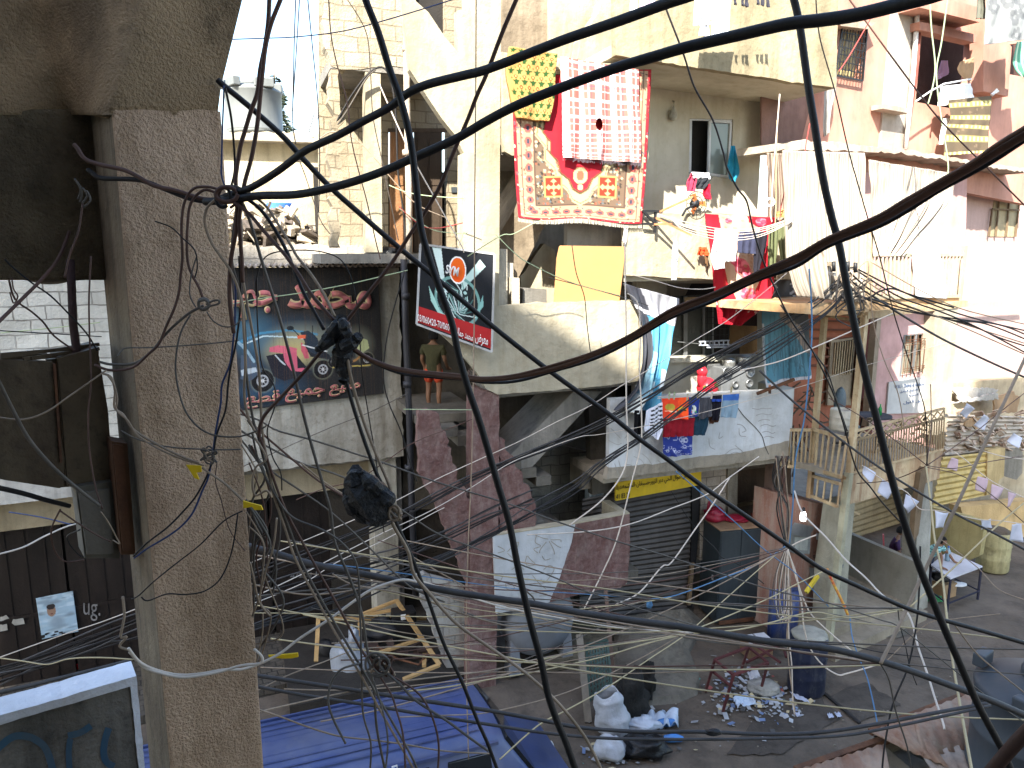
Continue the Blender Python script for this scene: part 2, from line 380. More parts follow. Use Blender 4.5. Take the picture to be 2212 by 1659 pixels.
def arch_fn(a,b2):
    v=-300+548*b2;ur=edge_u(v);u=-260+(ur+260)*a
    t=max(0,min(1,(u-(40+.42*max(0,v)))/(290-.8*max(0,v))));t=t*t*(3-2*t)
    k=-.36+.364*t+.014*mnoise.noise(Vector((u*.01,v*.01,1)))*(1-.7*t)
    if v > 235:k -= .004
    return FN.p(u,v,k)
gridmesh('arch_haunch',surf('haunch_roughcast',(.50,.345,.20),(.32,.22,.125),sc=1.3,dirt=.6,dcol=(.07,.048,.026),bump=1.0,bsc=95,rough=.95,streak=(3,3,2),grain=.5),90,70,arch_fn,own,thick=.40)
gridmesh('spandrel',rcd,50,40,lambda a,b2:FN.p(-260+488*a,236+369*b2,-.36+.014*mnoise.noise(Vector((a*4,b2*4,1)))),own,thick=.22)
mb=MB(FN.t);mb.fbox(FN,-3.2,-.25,9.0,9.3,.05,5.0);mb.build('shade_ceiling_slab',rcd,own)  # unseen ceiling, added to darken the space round the camera
mb=MB(FN.t);mb.fbox(FN,-3.2,.1,5.3,5.5,.6,5.0);mb.build('floor_slab',CONC,own)
mb=MB(FN.t);mb.fbox(FN,-3.2,-.3,5.5,9.0,4.4,4.6);mb.build('rear_wall',CONC,own)  # unseen back wall, added to darken the pillar side and spandrel
mb=MB(FN.t);mb.fbox(FN,-3.3,-3.05,2.5,9.0,-.4,5.0);mb.build('inner_wall',CONC,own)  # unseen side wall, kept to darken the left
FO=Fr(0,-9,20)
rowm=surf('shade_row_plaster',(.60,.54,.45),(.54,.48,.39),dirt=.3,bump=.3)  # pale so that the unseen row bounces more light
def shade_row_roofline(px):
    Ld=Vector((.262,.72,-.643));out=[]
    for X,Y,Z in px:
        P_=Vector((X,Y,Z));t=(P_-FO.o).dot(FO.n)/Ld.dot(FO.n);q=P_-Ld*t;out.append(((q-FO.o).dot(FO.e),q.z))
    return out
rr=shade_row_roofline(SHADOW_EDGE_PTS)
rr=[(-17,rr[0][1]+.5)]+rr+[(9.5,rr[-1][1])]
ow=prism('shade_row_wall',rowm,FO,rr+[(9.5,-.2),(-17,-.2)],3.0,3.0)  # unseen house row added to shade the street; roofline follows the shadow edge
ow.parent=own;ow.location=-own.location
ow.location=-origin_of(own)
bxm=surf('grimy_steel',(.115,.085,.05),(.075,.05,.028),dirt=.6,dcol=(.03,.02,.012),rough=.7,bump=.25,sc=5)
bx=thing('meter_cabinet','grimy brown steel meter cabinet with open top fixed behind the near pillar','cabinet',FN.p(110,1040,-.3))
p1=panel('door_leaf',bxm,FN,M1([(-60,665),(345,690),(372,1000),(415,1300),(415,1492),(385,1505),(30,1452),(-60,1430)]),-.24,.05,parent=bx)
panel('box_back',bxm,FN,M1([(300,672),(470,660),(520,1492),(385,1500)]),-.30,.03,parent=bx)
for q in ([(345,700),(362,700),(405,1340),(390,1340)],):panel('door_edge',RUST,FN,M1(q),-.225,.02,parent=bx)
panel('side_body',bxm,FN,M1([(375,665),(640,590),(640,640),(700,1000),(735,1470),(440,1492),(400,1000)]),-.26,.22,parent=bx)
mb=MB(FN.t)
for q in ([(0,655),(640,572)],[(0,640),(600,590)],[(150,668),(640,600)],[(200,665),(420,640)],[(0,672),(300,640)]):
    a_,b_=M1(q);mb.bar(FN.p(*a_,-.25),FN.p(*b_,-.35),.012)
mb.build('top_bar',bxm,bx)
bx2=thing('conduit_box','narrow rust brown box running down the near pillar below the meter cabinet','box',FN.p(265,1250,-.2))
panel('box_body',surf('rust_brown',(.15,.075,.04),dirt=.5,bump=.3),FN,[(241,953),(275,958),(293,1198),(262,1198)],-.15,.10,parent=bx2)
panel('cover',RUST,FN,[(244,960),(266,962),(284,1190),(266,1190)],-.14,.01,parent=bx2)
bx3=thing('fuse_box','grey fuse box with dangling wires under the brown meter cabinet','box',FN.p(210,1200,-.28))
panel('box_body',surf('dusty_grey_box',(.17,.155,.125),dirt=.5,bump=.3),FN,[(163,1052),(243,1040),(258,1120),(258,1206),(183,1206),(174,1130)],-.22,.14,parent=bx3)
panel('cover',surf('dusty_grey_cover',(.20,.18,.15),dirt=.4),FN,[(170,1066),(236,1056),(246,1196),(188,1198)],-.205,.015,parent=bx3)
mb=MB(FN.t)
for i,(u,v) in enumerate([(168,640),(176,700),(181,760),(160,640)]):pass
mb.tube([FN.p(u,v,-.30) for u,v in [(152,560),(158,700),(168,780),(178,1000)]],.014)
tag(mb.build('conduit_pipe',surf('dark_conduit',(.06,.035,.035),dirt=.3),None,True),'dark vertical conduit pipe crossing the block wall left of the near pillar','pipe')
FG=Fr(-1.90,3.39,35)
gw=thing('parapet_wall','grey stained parapet with white painted cap and blue graffiti','wall',FG.w(0,3,0))
gmt=surf('stained_grey_render',(.21,.20,.18),(.12,.115,.105),sc=2.2,dirt=.6,dcol=(.04,.04,.038),bump=.5,bsc=30)
s1=FG.sz(283,1500,0)[0];zt=FG.sz(280,1462,0)[1]
mb=MB(FG.t);mb.fbox(FG,-2.2,s1-.003,2.4,zt-.02,-.14,0);mb.build('wall_body',gmt,gw)
capm=surf('chipped_white_paint',(.68,.72,.80),(.62,.66,.74),dirt=.18,dcol=(.3,.3,.32),bump=.4,bsc=30)
prism('cap',capm,FG,[(-2.2,zt),(s1+.03,zt),(s1+.03,2.4),(s1,2.4),(s1,zt-.045),(-2.2,zt-.045)],.012,.17,parent=gw,jagged=.0016,step=.05)
grm=surf('faded_blue_spray',(.035,.09,.16),(.05,.12,.19),dirt=.35,dcol=(.12,.12,.11),bump=.1)
def stroke(pts,w,fr,k,mat,parent,name='graffiti',per=6):
    c=catmull([(p[0],p[1],0) for p in pts],per);L=[];Rr=[]
    for i,q in enumerate(c):
        d=c[min(i+1,len(c)-1)]-c[max(i-1,0)];n=Vector((-d.y,d.x,0)).normalized()*w/2
        L.append(fr.p(q.x+n.x,q.y+n.y,k));Rr.append(fr.p(q.x-n.x,q.y-n.y,k))
    m=MB(fr.t);N=len(c);m.add(L+Rr,[(i,i+1,N+i+1,N+i) for i in range(N-1)])
    return m.build(name,mat,parent)
stroke(B1([(-30,1545),(60,1470),(130,1450),(220,1470),(300,1540),(350,1700)]),16,FG,.003,grm,gw)
stroke(B1([(440,1450),(520,1430),(590,1385)]),14,FG,.003,grm,gw)
stroke(B1([(455,1470),(445,1560),(455,1720)]),13,FG,.0045,grm,gw)
stroke(B1([(705,1400),(680,1480),(672,1560),(690,1620),(740,1650)]),15,FG,.003,grm,gw)
sh=thing('shop_house','low shop house with stained plaster front and black shutters','building',FL.w(-1,0,0))
plw=surf('stained_pale_plaster',(.46,.45,.41),(.36,.35,.31),sc=2.5,dirt=.6,dcol=(.20,.18,.14),bump=.5,bsc=12)
sR,zR=FL.sz(872,985,0);zT=FL.sz(868,578,0)[1];zB=zR
sm=FL.sz(488,800,0)[0]
mb=MB(FL.t)
prism('upper_wall',plw,FL,[(sm-.6,zB+.02),(sR,zB),(sR,zT),(sm-.6,zT)],0,.2,parent=sh,jagged=.012,step=.15)
whb=surf('whitewashed_blocks',(.62,.62,.58),(.54,.54,.50),dirt=.2,brick=(.42,.21),mortar=(.20,.19,.17),bump=.6)
mb.fbox(FL,sm-6,sm-.6,zB+.45,zT-.15,-.2,-.002);mb.build('block_wall',whb,sh)
mb=MB(FL.t);mb.fbox(FL,sm-6,sm-.6,zB-.05,zB+.45,-.2,.03);mb.build('band',surf('dull_white_band',(.50,.50,.48),dirt=.4),sh)
mb=MB(FL.t);mb.fbox(FL,sm-6,sR,zB-.62,zB,-.62,-.42);mb.build('lintel',surf('beige_lintel',(.40,.34,.24),(.34,.29,.2),dirt=.35),sh)
mb=MB(FL.t);mb.fbox(FL,sm-6,sR,zB-.08,zB-.002,-4,-.21);mb.fbox(FL,sR-.12,sR,0,zT,-4,-.21);mb.build('slab',CONC,sh)
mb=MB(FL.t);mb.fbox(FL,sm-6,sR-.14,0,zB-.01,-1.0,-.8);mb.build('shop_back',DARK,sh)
shm=surf('black_shutter_paint',(.010,.007,.006),(.014,.010,.009),dirt=.4,dcol=(.03,.022,.018),rough=.55,bump=.25,sc=2)
colL=FL.sz(809,1150,-.1)[0]
ss=[sm-6,sm-4.35,sm-2.7,sm-1.05,sm+.6,colL-.02]
for i in range(5):
    mb=MB(FL.t);a,b_=ss[i],ss[i+1]
    mb.fbox(FL,a+.02,b_-.02,.14,zB-.62,-.72,-.66)
    for j in range(1,6):mb.fbox(FL,a+(b_-a)*j/6-.012,a+(b_-a)*j/6+.012,.16,zB-.64,-.66,-.645)
    mb.fbox(FL,a+.03,b_-.03,1.3,1.36,-.66,-.64);mb.build('shutter',shm,sh)
mb=MB(FL.t);mb.fbox(FL,colL,sR-.13,0,zB-.01,-.62,-.08);mb.build('corner_column',surf('streaked_plaster_column',(.46,.45,.40),(.38,.37,.32),dirt=.6,dcol=(.16,.15,.12),bump=.5,bsc=10),sh)
chalk=surf('faded_chalk',(.24,.24,.25),dirt=.5)
text('chalk_mark','4/2..11',chalk,FL,B2([(385,402)])[0],B2([(560,385)])[0],B2([(385,432)])[0],-.63,sh)
text('chalk_mark','..65',chalk,FL,B2([(640,350)])[0],B2([(800,320)])[0],B2([(650,400)])[0],-.63,sh)
text('chalk_mark','ug.',chalk,FL,B1([(540,590)])[0],B1([(650,600)])[0],B1([(540,700)])[0],-.63,sh)
rf=MB(FL.t);zr=FL.sz(700,575,.2)[1]
N=60;L0,L1=sm-.5,sR+.1;vs=[];fs=[]
for i in range(N*4+1):
    s=L0+(L1-L0)*i/(N*4);h=.022*math.sin(i*math.pi/2*.62)+.02*mnoise.noise(Vector((s*3,0,0)))
    for kk in (.22,-1.2):
        vs += [FL.w(s,zr+h,kk),FL.w(s,zr+h+.03,kk)]
for i in range(N*4):
    a=i*4;b_=a+4
    fs += [(a,b_,b_+1,a+1),(a+2,a+3,b_+3,b_+2),(a,a+2,b_+2,b_),(a+1,b_+1,b_+3,a+3)]
rf.add(vs,fs);rf.build('roof_sheet',surf('weathered_roof_sheet',(.42,.38,.34),(.3,.24,.2),dirt=.5),sh)
panel('roof_curb',surf('pale_roof_curb',(.52,.48,.42),(.42,.38,.32),dirt=.5,brick=(.5,.3),bump=.5),FL,[(440,538),(700,530),(790,531),(862,566),(862,572),(440,574)],-.1,.3,parent=sh,jagged=.02)
mb=MB(FL.t);mb.fbox(FL,sm-3,sR,zr+.05,zr+.12,-6,-.2);mb.build('roof_slab',surf('dusty_roof',(.45,.42,.37),dirt=.4),sh)
def gl(c,x,y,rx,ry,colr,al=.8):c.ell(x,y,rx,ry,colr,al,soft=.8)
cv=Cv(330,300,(.035,.035,.038))
def q2(pts,ox=497,oy=572):return [((x-ox),(y-oy)*.97) for x,y in pts]
gl(cv,110,170,150,75,(.06,.20,.36),.5);gl(cv,60,262,120,42,(.04,.13,.24),.6);gl(cv,140,165,105,52,(.45,.46,.34));gl(cv,125,185,75,50,(.62,.52,.24),.9);gl(cv,272,175,46,48,(.32,.34,.28),.8)
gl(cv,20,130,80,60,(.14,.34,.48),.5)
cv.line(q2(M2([(200,720),(350,670),(560,690),(690,720)])),3,(.65,.80,.85));cv.line(q2(M2([(190,700),(330,650),(520,640),(700,680)])),5,(.10,.35,.55),.8)
for X,Y,r in ((440,930,0),(330,965,72),(730,925,62),(1040,880,48),(805,880,36)):
    if r:
        (x,y),=q2(M2([(X,Y)]));r=r/3;cv.ell(x,y,r*1.22,r*1.22,(.6,.62,.45),.55,soft=.35);cv.ell(x,y,r,r,(.015,.015,.02));cv.ell(x,y,r*.55,r*.55,(.45,.47,.5));cv.ell(x,y,r*.4,r*.4,(.05,.05,.06));cv.ell(x,y,r*.16,r*.16,(.8,.8,.8))
        for k in range(7):cv.line([(x,y),(x+r*.5*math.cos(k*.9),y+r*.5*math.sin(k*.9))],1,(.6,.6,.62))
P2=lambda pts,c_,al=1:cv.poly(q2(M2(pts)),c_,al)
P2([(360,800),(440,790),(560,810),(620,900),(650,930),(560,960),(470,980),(400,940)],(.03,.03,.045))
P2([(640,690),(700,700),(720,770),(780,830),(790,860),(650,830),(610,740)],(.03,.035,.05))
P2([(590,660),(640,650),(690,690),(740,780),(700,830),(640,790)],(.04,.06,.09))
P2([(385,745),(440,735),(520,750),(565,765),(560,790),(470,790),(380,775)],(.78,.20,.28));P2([(470,790),(560,790),(560,900),(620,905),(600,930),(520,915),(480,850)],(.72,.17,.26))
P2([(590,720),(630,780),(640,840),(610,840),(590,780)],(.68,.16,.22));P2([(570,680),(625,680),(620,700),(570,702)],(.85,.20,.10))
cv.line(q2(M2([(545,640),(580,680)])),2,(.02,.02,.03));cv.ell(*q2(M2([(525,628)]))[0],8,5,(.02,.03,.04));cv.line(q2(M2([(670,680),(672,620)])),2,(.02,.02,.03))
cv.line(q2(M2([(600,745),(700,780),(760,800)])),3,(.75,.78,.8));cv.line(q2(M2([(420,800),(450,840),(480,870)])),3,(.6,.65,.7))
P2([(200,780),(260,800),(330,900),(250,960),(190,940)],(.10,.14,.2));P2([(195,880),(290,870),(300,900),(200,920)],(.55,.62,.68));cv.line(q2(M2([(190,700),(240,760),(280,830)])),6,(.35,.5,.6))
P2([(920,800),(1000,720),(1050,740),(1060,800),(1000,840)],(.55,.60,.35));P2([(880,800),(960,790),(960,860),(900,880)],(.05,.06,.07));cv.line(q2(M2([(800,920),(1060,925)])),3,(.62,.5,.15));cv.line(q2(M2([(1000,850),(960,880),(930,890)])),5,(.45,.25,.1))
rs=np.random.RandomState(3);st=rs.rand(1,330) > .86;run=(np.cumsum(rs.randn(300,330)*.08,0) >-.2)
cv.put((st*run*(rs.rand(300,330) > .15)).astype(float),(.16,.09,.045),.45);cv.put((rs.rand(300,330) > .9).astype(float),(.2,.18,.15),.2)
BD=[(497,578),(828,575),(834,848),(515,884)]
bq=[FL.p(u,v,.07) for u,v in ((455,578),(817,577),(829,850),(470,893))]
ext=np.zeros((300,372,3));ext[:]=(.03,.07,.11);ext[:,42:]=cv.a
sb=thing('painted_shop_board','weathered black painted board with pink Arabic lettering and scooters','sign',bq[3])
bo=gridmesh('board',painted('board_paint',dirt=.1),372,300,lambda a,b:(bq[0].lerp(bq[1],a)).lerp(bq[3].lerp(bq[2],a),b)+FL.n*.012*mnoise.noise(Vector((a*9,b*2,0))),sb,ext ** 1.15,thick=.03)
PK=surf('pink_letter_paint',(.50,.17,.19),(.40,.13,.14),sc=6,dirt=.4,dcol=(.35,.22,.08),bump=.1);YL=surf('yellow_outline_paint',(.62,.50,.28),dirt=.2,bump=0)
def lettr(s,TL,TR,BL,k,par,b1=.0,b2=.03,m1=PK,m2=YL):
    text('lettering',s,m1,FL,TL,TR,BL,k+.004,par,bold=b1,rtl=True)
    text('lettering_outline',s,m2,FL,TL,TR,BL,k,par,bold=b2,rtl=True)
lettr('محمد',(621,612),(803,617),(621,668),.095,sb,.022,.05)
lettr('جمـ',(496,625),(600,626),(496,694),.095,sb,.022,.05)
lettr('مبيع',(711,832),(779,824),(711,858),.095,sb,.012,.04)
lettr('جميع',(616,840),(702,834),(616,871),.095,sb,.012,.04)
lettr('قطع',(530,848),(606,842),(530,884),.095,sb,.012,.04)
lettr('ا',(508,850),(517,850),(508,876),.095,sb,.012,.04)
pv=Cv(90,110,(.38,.50,.60));rs=np.random.RandomState(5)
for i in range(60):pv.ell(rs.rand()*90,rs.rand()*110,4+rs.rand()*22,2+rs.rand()*5,rs.choice([.25,.6,.75])*np.array([.8,.95,1.05]),.45,soft=.6)
pv.ell(32,40,11,15,(.36,.25,.19));pv.ell(32,29,11,7,(.05,.04,.04));pv.ell(28,39,1.6,1,(.05,.03,.03));pv.ell(36,39,1.6,1,(.05,.03,.03));pv.ell(32,48,4,1.2,(.22,.1,.09));pv.ell(40,72,24,20,(.30,.38,.45),.8,soft=.5)
for i in range(9):pv.ell(rs.rand()*90,95+rs.rand()*14,6,2,(.03,.03,.03))
pq=[FL.p(*p,-.62) for p in B1([(232,560),(472,512),(508,775),(272,825)])]
tag(gridmesh('poster',painted('poster_paper'),60,74,lambda a,b:pq[0].lerp(pq[1],a).lerp(pq[3].lerp(pq[2],a),b),None,pv.a ** 1.3,thick=.004),'torn pale blue poster with a man\'s face on the black shutter','poster')
for i,q in enumerate(([(0,680),(40,668),(60,690),(0,710)],[(85,695),(150,688),(160,725),(95,735)],[(0,730),(45,725),(50,765),(0,775)])):
    panel('paper_scrap',surf('torn_paper',(.4,.4,.38),dirt=.4),FL,B1(q),-.635,.004,parent=sh,jagged=.01,step=.04)
mb=MB(FL.t);mb.fbox(FL,sm-6,sR-.1,-.05,.14,-1,1.15);tag(mb.build('pavement',surf('patterned_pavement',(.12,.105,.085),(.07,.062,.052),brick=(.18,.16),mortar=(.025,.022,.02),dirt=.4,bump=.6)),kind='structure')
st=thing('stair_house','half open concrete stair house with cream and broken maroon parapets','building',FM.w(-2,0,0))
zf=lambda u,v,k:FM.sz(u,v,k)[1]
panel('column',SUNW,FM,[(1027,-90),(1083,-90),(1080,320),(1078,600),(1078,700),(1000,700),(1003,330),(1027,330)],-.1,.35,parent=st)
panel('stair_parapet',SUNW,FM,[(860,-90),(899,3),(926,27),(959,77),(989,112),(988,22),(1005,20),(1005,-90),(1027,-90),(1030,338),(1003,332),(982,290),(956,258),(922,207),(885,150)],-.35,.18,parent=st)
panel('upper_wall',surf('sunlit_rubble_wall',(.44,.38,.28),(.36,.31,.22),dirt=.4,dcol=(.2,.16,.1),brick=(.4,.22),mortar=(.2,.17,.12),bump=.6),FM,[(702,-90),(870,-90),(872,146),(800,146),(760,150),(716,143),(700,100)],-1.2,.3,parent=st,jagged=.02)
panel('jamb',BLOCKW,FM,[(714,150),(733,150),(735,535),(716,535)],-1.2,.3,parent=st,jagged=.03)
panel('column',SUNW,FM,[(789,155),(822,160),(826,545),(792,545)],-1.2,.3,parent=st)
panel('brick_wall',BLOCKW,FM,[(690,-90),(1085,-90),(1085,560),(690,560)],-2.6,.2,parent=st,holes=[[(897,-60),(960,-60),(960,72),(897,72)],[(839,277),(966,277),(966,545),(839,545)]])
zs1=zf(800,150,-1.2);a0,a1=FM.sz(714,150,-1.2)[0],FM.sz(1003,330,-.4)[0]
mb=MB(FM.t);mb.fbox(FM,a0,a1,zs1-.03,zs1+.15,-2.6,-1.21);mb.build('slab',CONC,st);mb=MB(FM.t);zl=zf(800,548,-1.2);mb.fbox(FM,a0-.3,a1+.2,zl-.15,zl,-2.6,-.9);mb.build('slab',CONC,st)
dr=MB(FM.t);fs1=panel('door',surf('dark_brown_door',(.075,.052,.035),(.055,.038,.025),dirt=.3,rough=.6,bump=.15),FM,[(895,285),(955,285),(955,545),(895,545)],-2.55,.05,parent=st)
panel('door_panel',surf('dark_brown_door',(.1,.1,.1)),FM,[(902,300),(922,300),(922,400),(902,400)],-2.535,.02,parent=fs1);panel('door_panel',MATS['dark_brown_door'],FM,[(928,300),(950,300),(950,400),(928,400)],-2.535,.02,parent=fs1)
panel('door_panel',MATS['dark_brown_door'],FM,[(902,415),(922,415),(922,530),(902,530)],-2.535,.02,parent=fs1);panel('door_panel',MATS['dark_brown_door'],FM,[(928,415),(950,415),(950,530),(928,530)],-2.535,.02,parent=fs1)
fs2=panel('door',surf('red_brown_door',(.30,.15,.07),(.24,.12,.05),dirt=.3,rough=.6),FM,[(843,285),(892,285),(892,545),(843,545)],-2.5,.05,parent=st)
panel('door_panel',MATS['red_brown_door'],FM,[(850,300),(885,300),(885,400),(850,400)],-2.485,.02,parent=fs2);panel('door_panel',MATS['red_brown_door'],FM,[(850,415),(885,415),(885,530),(850,530)],-2.485,.02,parent=fs2)
mb=MB(FM.t)
for q in ([(839,277),(966,277),(966,285),(839,285)],):panel('door_frame',surf('door_frame_wood',(.12,.085,.06)),FM,q,-2.54,.08,parent=st)
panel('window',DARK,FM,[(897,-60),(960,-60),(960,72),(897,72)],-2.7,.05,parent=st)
sp=panel('switch_box',surf('dark_switch_box',(.05,.06,.07)),FM,T3([(272,1212),(312,1212),(314,1248),(274,1248)]),-2.57,.03,parent=st)
panel('back_wall',CONCB,FM,[(1078,-90),(1360,-90),(1360,150),(1078,150)],-1.5,.2,parent=st)
panel('landing_parapet',SUNW,FM,[(1084,112),(1240,128),(1400,150),(1400,345),(1107,336),(1090,327)],0,.15,parent=st,jagged=.008)
panel('wall_pier',SUNW,FM,T3([(1105,260),(1225,80),(1250,0),(1250,-200),(1400,-200),(1480,100),(1480,430),(1090,380)]),-1.0,.3,parent=st,jagged=.01)
mb=MB(FM.t);zz=zf(1107,330,0);mb.fbox(FM,FM.sz(1090,330,0)[0],FM.sz(1400,330,0)[0],zz-.02,zz+.13,-2.4,-.15);mb.build('slab',CONC,st)
panel('back_wall',surf('grey_brown_wall',(.33,.29,.23),(.25,.22,.17),dirt=.4,bump=.4),FM,[(1078,320),(1500,320),(1500,600),(1380,830),(1078,860)],-2.3,.15,parent=st)
def soffit(name,pts,k0,k1,th,mat,par,seed=0):
    """a sloping stair flight: its underside seen between two depths"""
    a=[FM.p(u,v,k0) for u,v in pts];m=MB(FM.t);dn=FM.n*(k1-k0)
    n=len(a);vs=a+[p+dn for p in a];fs=[tuple(range(n)),tuple(range(2*n-1,n-1,-1))]+[(i,(i+1)%n,(i+1)%n+n,i+n) for i in range(n)]
    m.add(vs,fs);return m.build(name,mat,par)
soffit('stair_flight',[(1082,500),(1175,350),(1245,350),(1120,600),(1086,640)],-.6,-1.9,0,CONCB,st)
soffit('stair_flight',[(1085,1000),(1240,845),(1300,845),(1130,1030),(1085,1060)],-.5,-1.6,0,CONC,st)
bl=surf('loose_blocks',(.50,.46,.38),(.42,.38,.30),dirt=.35,bump=.5)
for i,(q,k) in enumerate(([[(580,118),(632,122),(634,520),(580,520)],-.35],[[(632,208),(672,212),(674,520),(634,520)],-.45],[[(660,306),(712,308),(714,520),(662,520)],-.3])):
    panel('block_stack',bl,FM,M3(q),k,.2,parent=st)
panel('broken_wall',SUNW,FM,M3([(715,300),(870,85),(940,125),(942,500),(715,500)]),-.9,.15,parent=st,jagged=.02)
panel('concrete_block',surf('grey_block',(.22,.21,.19)),FM,M3([(735,372),(888,382),(888,500),(730,500)]),-.5,.2,parent=st)
bd=panel('plywood_board',surf('ochre_board',(.47,.245,.10),(.43,.225,.09),dirt=.12,dcol=(.4,.24,.08),rough=.5,bump=.05),FM,M3([(978,98),(1402,104),(1358,470),(935,475),(955,180),(970,110)]),-.05,.02)
tag(bd,'ochre yellow board standing on the cream parapet','board')
cp=panel('lower_landing_parapet',CREAM,FM,[(1066,661),(1200,653),(1380,649),(1378,823),(1260,838),(1075,852),(1051,841),(1035,811),(990,756),(948,718),(935,700),(940,640),(1066,640)],0,.14,parent=st,jagged=.006)
panel('parapet_end',CREAM,FM,[(1381,650),(1392,655),(1390,815),(1379,822)],-.02,.9,parent=st)
panel('slab',CONC,FM,[(1078,846),(1390,812),(1390,830),(1078,858)],-.16,2.2,parent=st)
panel('maroon_column',MAROON,FM,[(1020,835),(1078,852),(1078,1060),(1071,1492),(1013,1492),(1018,1060)],-.03,.3,parent=st,jagged=.004)
panel('broken_stair_parapet',MAROON,FM,[(905,886),(925,884),(948,893),(950,912),(955,931),(963,933),(965,964),(975,968),(977,1000),(986,1008),(988,1038),(1001,1047),(1008,1075),(1018,1090),(1014,1262),(1003,1246),(943,1095),(918,1050),(910,1031),(901,964)],-.06,.15,parent=st,jagged=.014,step=.07)
panel('broken_stair_parapet',MAROON,FM,[(1079,944),(1091,950),(1092,972),(1111,987),(1113,1008),(1128,1020),(1130,1045),(1147,1062),(1158,1098),(1156,1140),(1079,1155)],-.06,.15,parent=st,jagged=.014,step=.07)
WF=[(1066,1157),(1243,1131),(1235,1171),(1210,1246),(1187,1301),(1172,1306),(1072,1326)]
panel('white_parapet',surf('scratched_white_render',(.52,.55,.58),(.48,.51,.54),dirt=.18,bump=.35,bsc=10),FM,WF,.03,.15,parent=st)
panel('maroon_parapet',MAROON,FM,[(1243,1131),(1360,1109),(1361,1180),(1355,1258),(1340,1270),(1285,1276),(1187,1301),(1210,1246),(1235,1171)],.032,.15,parent=st,jagged=.004)
panel('parapet_top',CREAM,FM,[(1066,1155),(1243,1129),(1360,1107),(1360,1110),(1243,1132),(1066,1158)],.035,.16,parent=st)
panel('parapet_end',CREAM,FM,[(1342,1109),(1360,1108),(1354,1262),(1340,1262)],-.125,.75,parent=st)
scr=surf('scratch_line',(.34,.31,.25),dirt=0,bump=0)
for q in ([(735,340),(720,400),(760,430),(710,450),(740,480)],[(720,350),(770,370),(815,380)],[(830,385),(900,385),(905,400)],[(835,395),(880,430),(905,440)],[(820,395),(850,450),(860,490)],[(800,400),(760,450),(750,480)],[(450,430),(500,460),(450,480)],[(520,470),(560,430),(600,400),(590,440)],[(520,480),(560,520)],[(660,500),(650,550),(680,570),(720,560),(690,530),(665,500)],[(780,600),(820,570),(855,590),(840,630),(790,690),(760,670)],[(505,700),(520,740),(570,740),(560,710),(540,690)],[(640,600),(600,570),(550,600)],[(450,700),(470,680),(490,640)],[(700,640),(750,700),(800,740)],[(690,770),(760,765),(810,780),(750,790)],[(770,500),(790,530),(830,520)]):
    stroke(B3(q),1.6,FM,.036,scr,MATS and st,'scratched_flower')
panel('inner_wall',surf('dim_landing_wall',(.10,.088,.07),(.07,.062,.05),dirt=.4,bump=.5),FM,[(870,560),(1330,560),(1330,1100),(870,1100)],-2.75,.15,parent=st)  # wall colour darkened to deepen the recess shade
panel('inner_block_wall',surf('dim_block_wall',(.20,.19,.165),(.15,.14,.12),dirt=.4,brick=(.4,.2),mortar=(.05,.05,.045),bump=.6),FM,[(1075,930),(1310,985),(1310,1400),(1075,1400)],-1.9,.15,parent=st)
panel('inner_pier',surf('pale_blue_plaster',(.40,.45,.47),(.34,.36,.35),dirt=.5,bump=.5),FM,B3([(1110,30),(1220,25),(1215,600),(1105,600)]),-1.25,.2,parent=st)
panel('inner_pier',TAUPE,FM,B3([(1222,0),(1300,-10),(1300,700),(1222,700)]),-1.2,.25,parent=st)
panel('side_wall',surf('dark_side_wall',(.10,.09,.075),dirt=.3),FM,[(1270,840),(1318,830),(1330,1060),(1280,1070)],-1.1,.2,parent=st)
zz=zf(935,884,-1.2)
mb=MB(FM.t);s0=FM.sz(885,880,-1.2)[0];mb.fbox(FM,s0,FM.sz(1022,880,-1.2)[0],zz-.14,zz,-2.7,-.75)
for i in range(7):mb.fbox(FM,s0+.35+.28*i,s0+.63+.28*i,zz-.32-.17*i,zz-.17*i-.15,-1.7,-.45)
mb.build('stair_flight',surf('worn_stair',(.17,.155,.13),dirt=.3),st)
mb=MB(FM.t);s0=FM.sz(1080,1000,-1)[0]
for i in range(9):mb.fbox(FM,s0+.27*i,s0+.27*(i+1),1.4+.17*(8-i),1.57+.17*(8-i),-1.8,-.25)
mb.build('stair_flight',surf('worn_stair2',(.2,.18,.15),dirt=.3),st)
mb=MB(FM.t);mb.fbox(FM,-4.4,-1.6,0,8.8,-2.95,-2.92);mb.fbox(FM,-5.4,-2.2,0,.2,-2.9,-.3);mb.build('rear_wall',surf('rear_dark_wall',(.04,.035,.03),dirt=.3),st)  # colour darkened for recess shade, like the landing wall
panel('street_wall',surf('flaking_white_wall',(.44,.45,.43),(.36,.36,.33),dirt=.5,dcol=(.2,.12,.1),brick=(.4,.2),bump=.5),FM,B2([(1190,430),(1260,400),(1500,480),(1555,560),(1550,720),(1545,1000),(1400,1010)]),-.45,.15,parent=st,jagged=.02)
mb=MB();mb.tube([FM.p(u,v,-.9) for u,v in [(872,560),(876,700),(884,900),(890,1100),(898,1290)]],.055,10)
for v in (640,830,1010):mb.lathe(FM.p(876+(v-640)*.02,v,-.9),[(.05,-.05),(.072,-.05),(.072,.05),(.05,.05)],10)
tag(mb.build('drain_pipe',plain('black_pipe',(.03,.03,.035),rough=.45),None,True),'black drain pipe running down the corner beside the scooter board','pipe')
mb=MB();mb.tube([FM.p(u,v,-.75) for u,v in [(877,-60),(879,200),(883,420),(884,560)]],.05,10)
for v in (105,330):mb.lathe(FM.p(878,v,-.75),[(.05,-.04),(.065,-.04),(.065,.04),(.05,.04)],10)
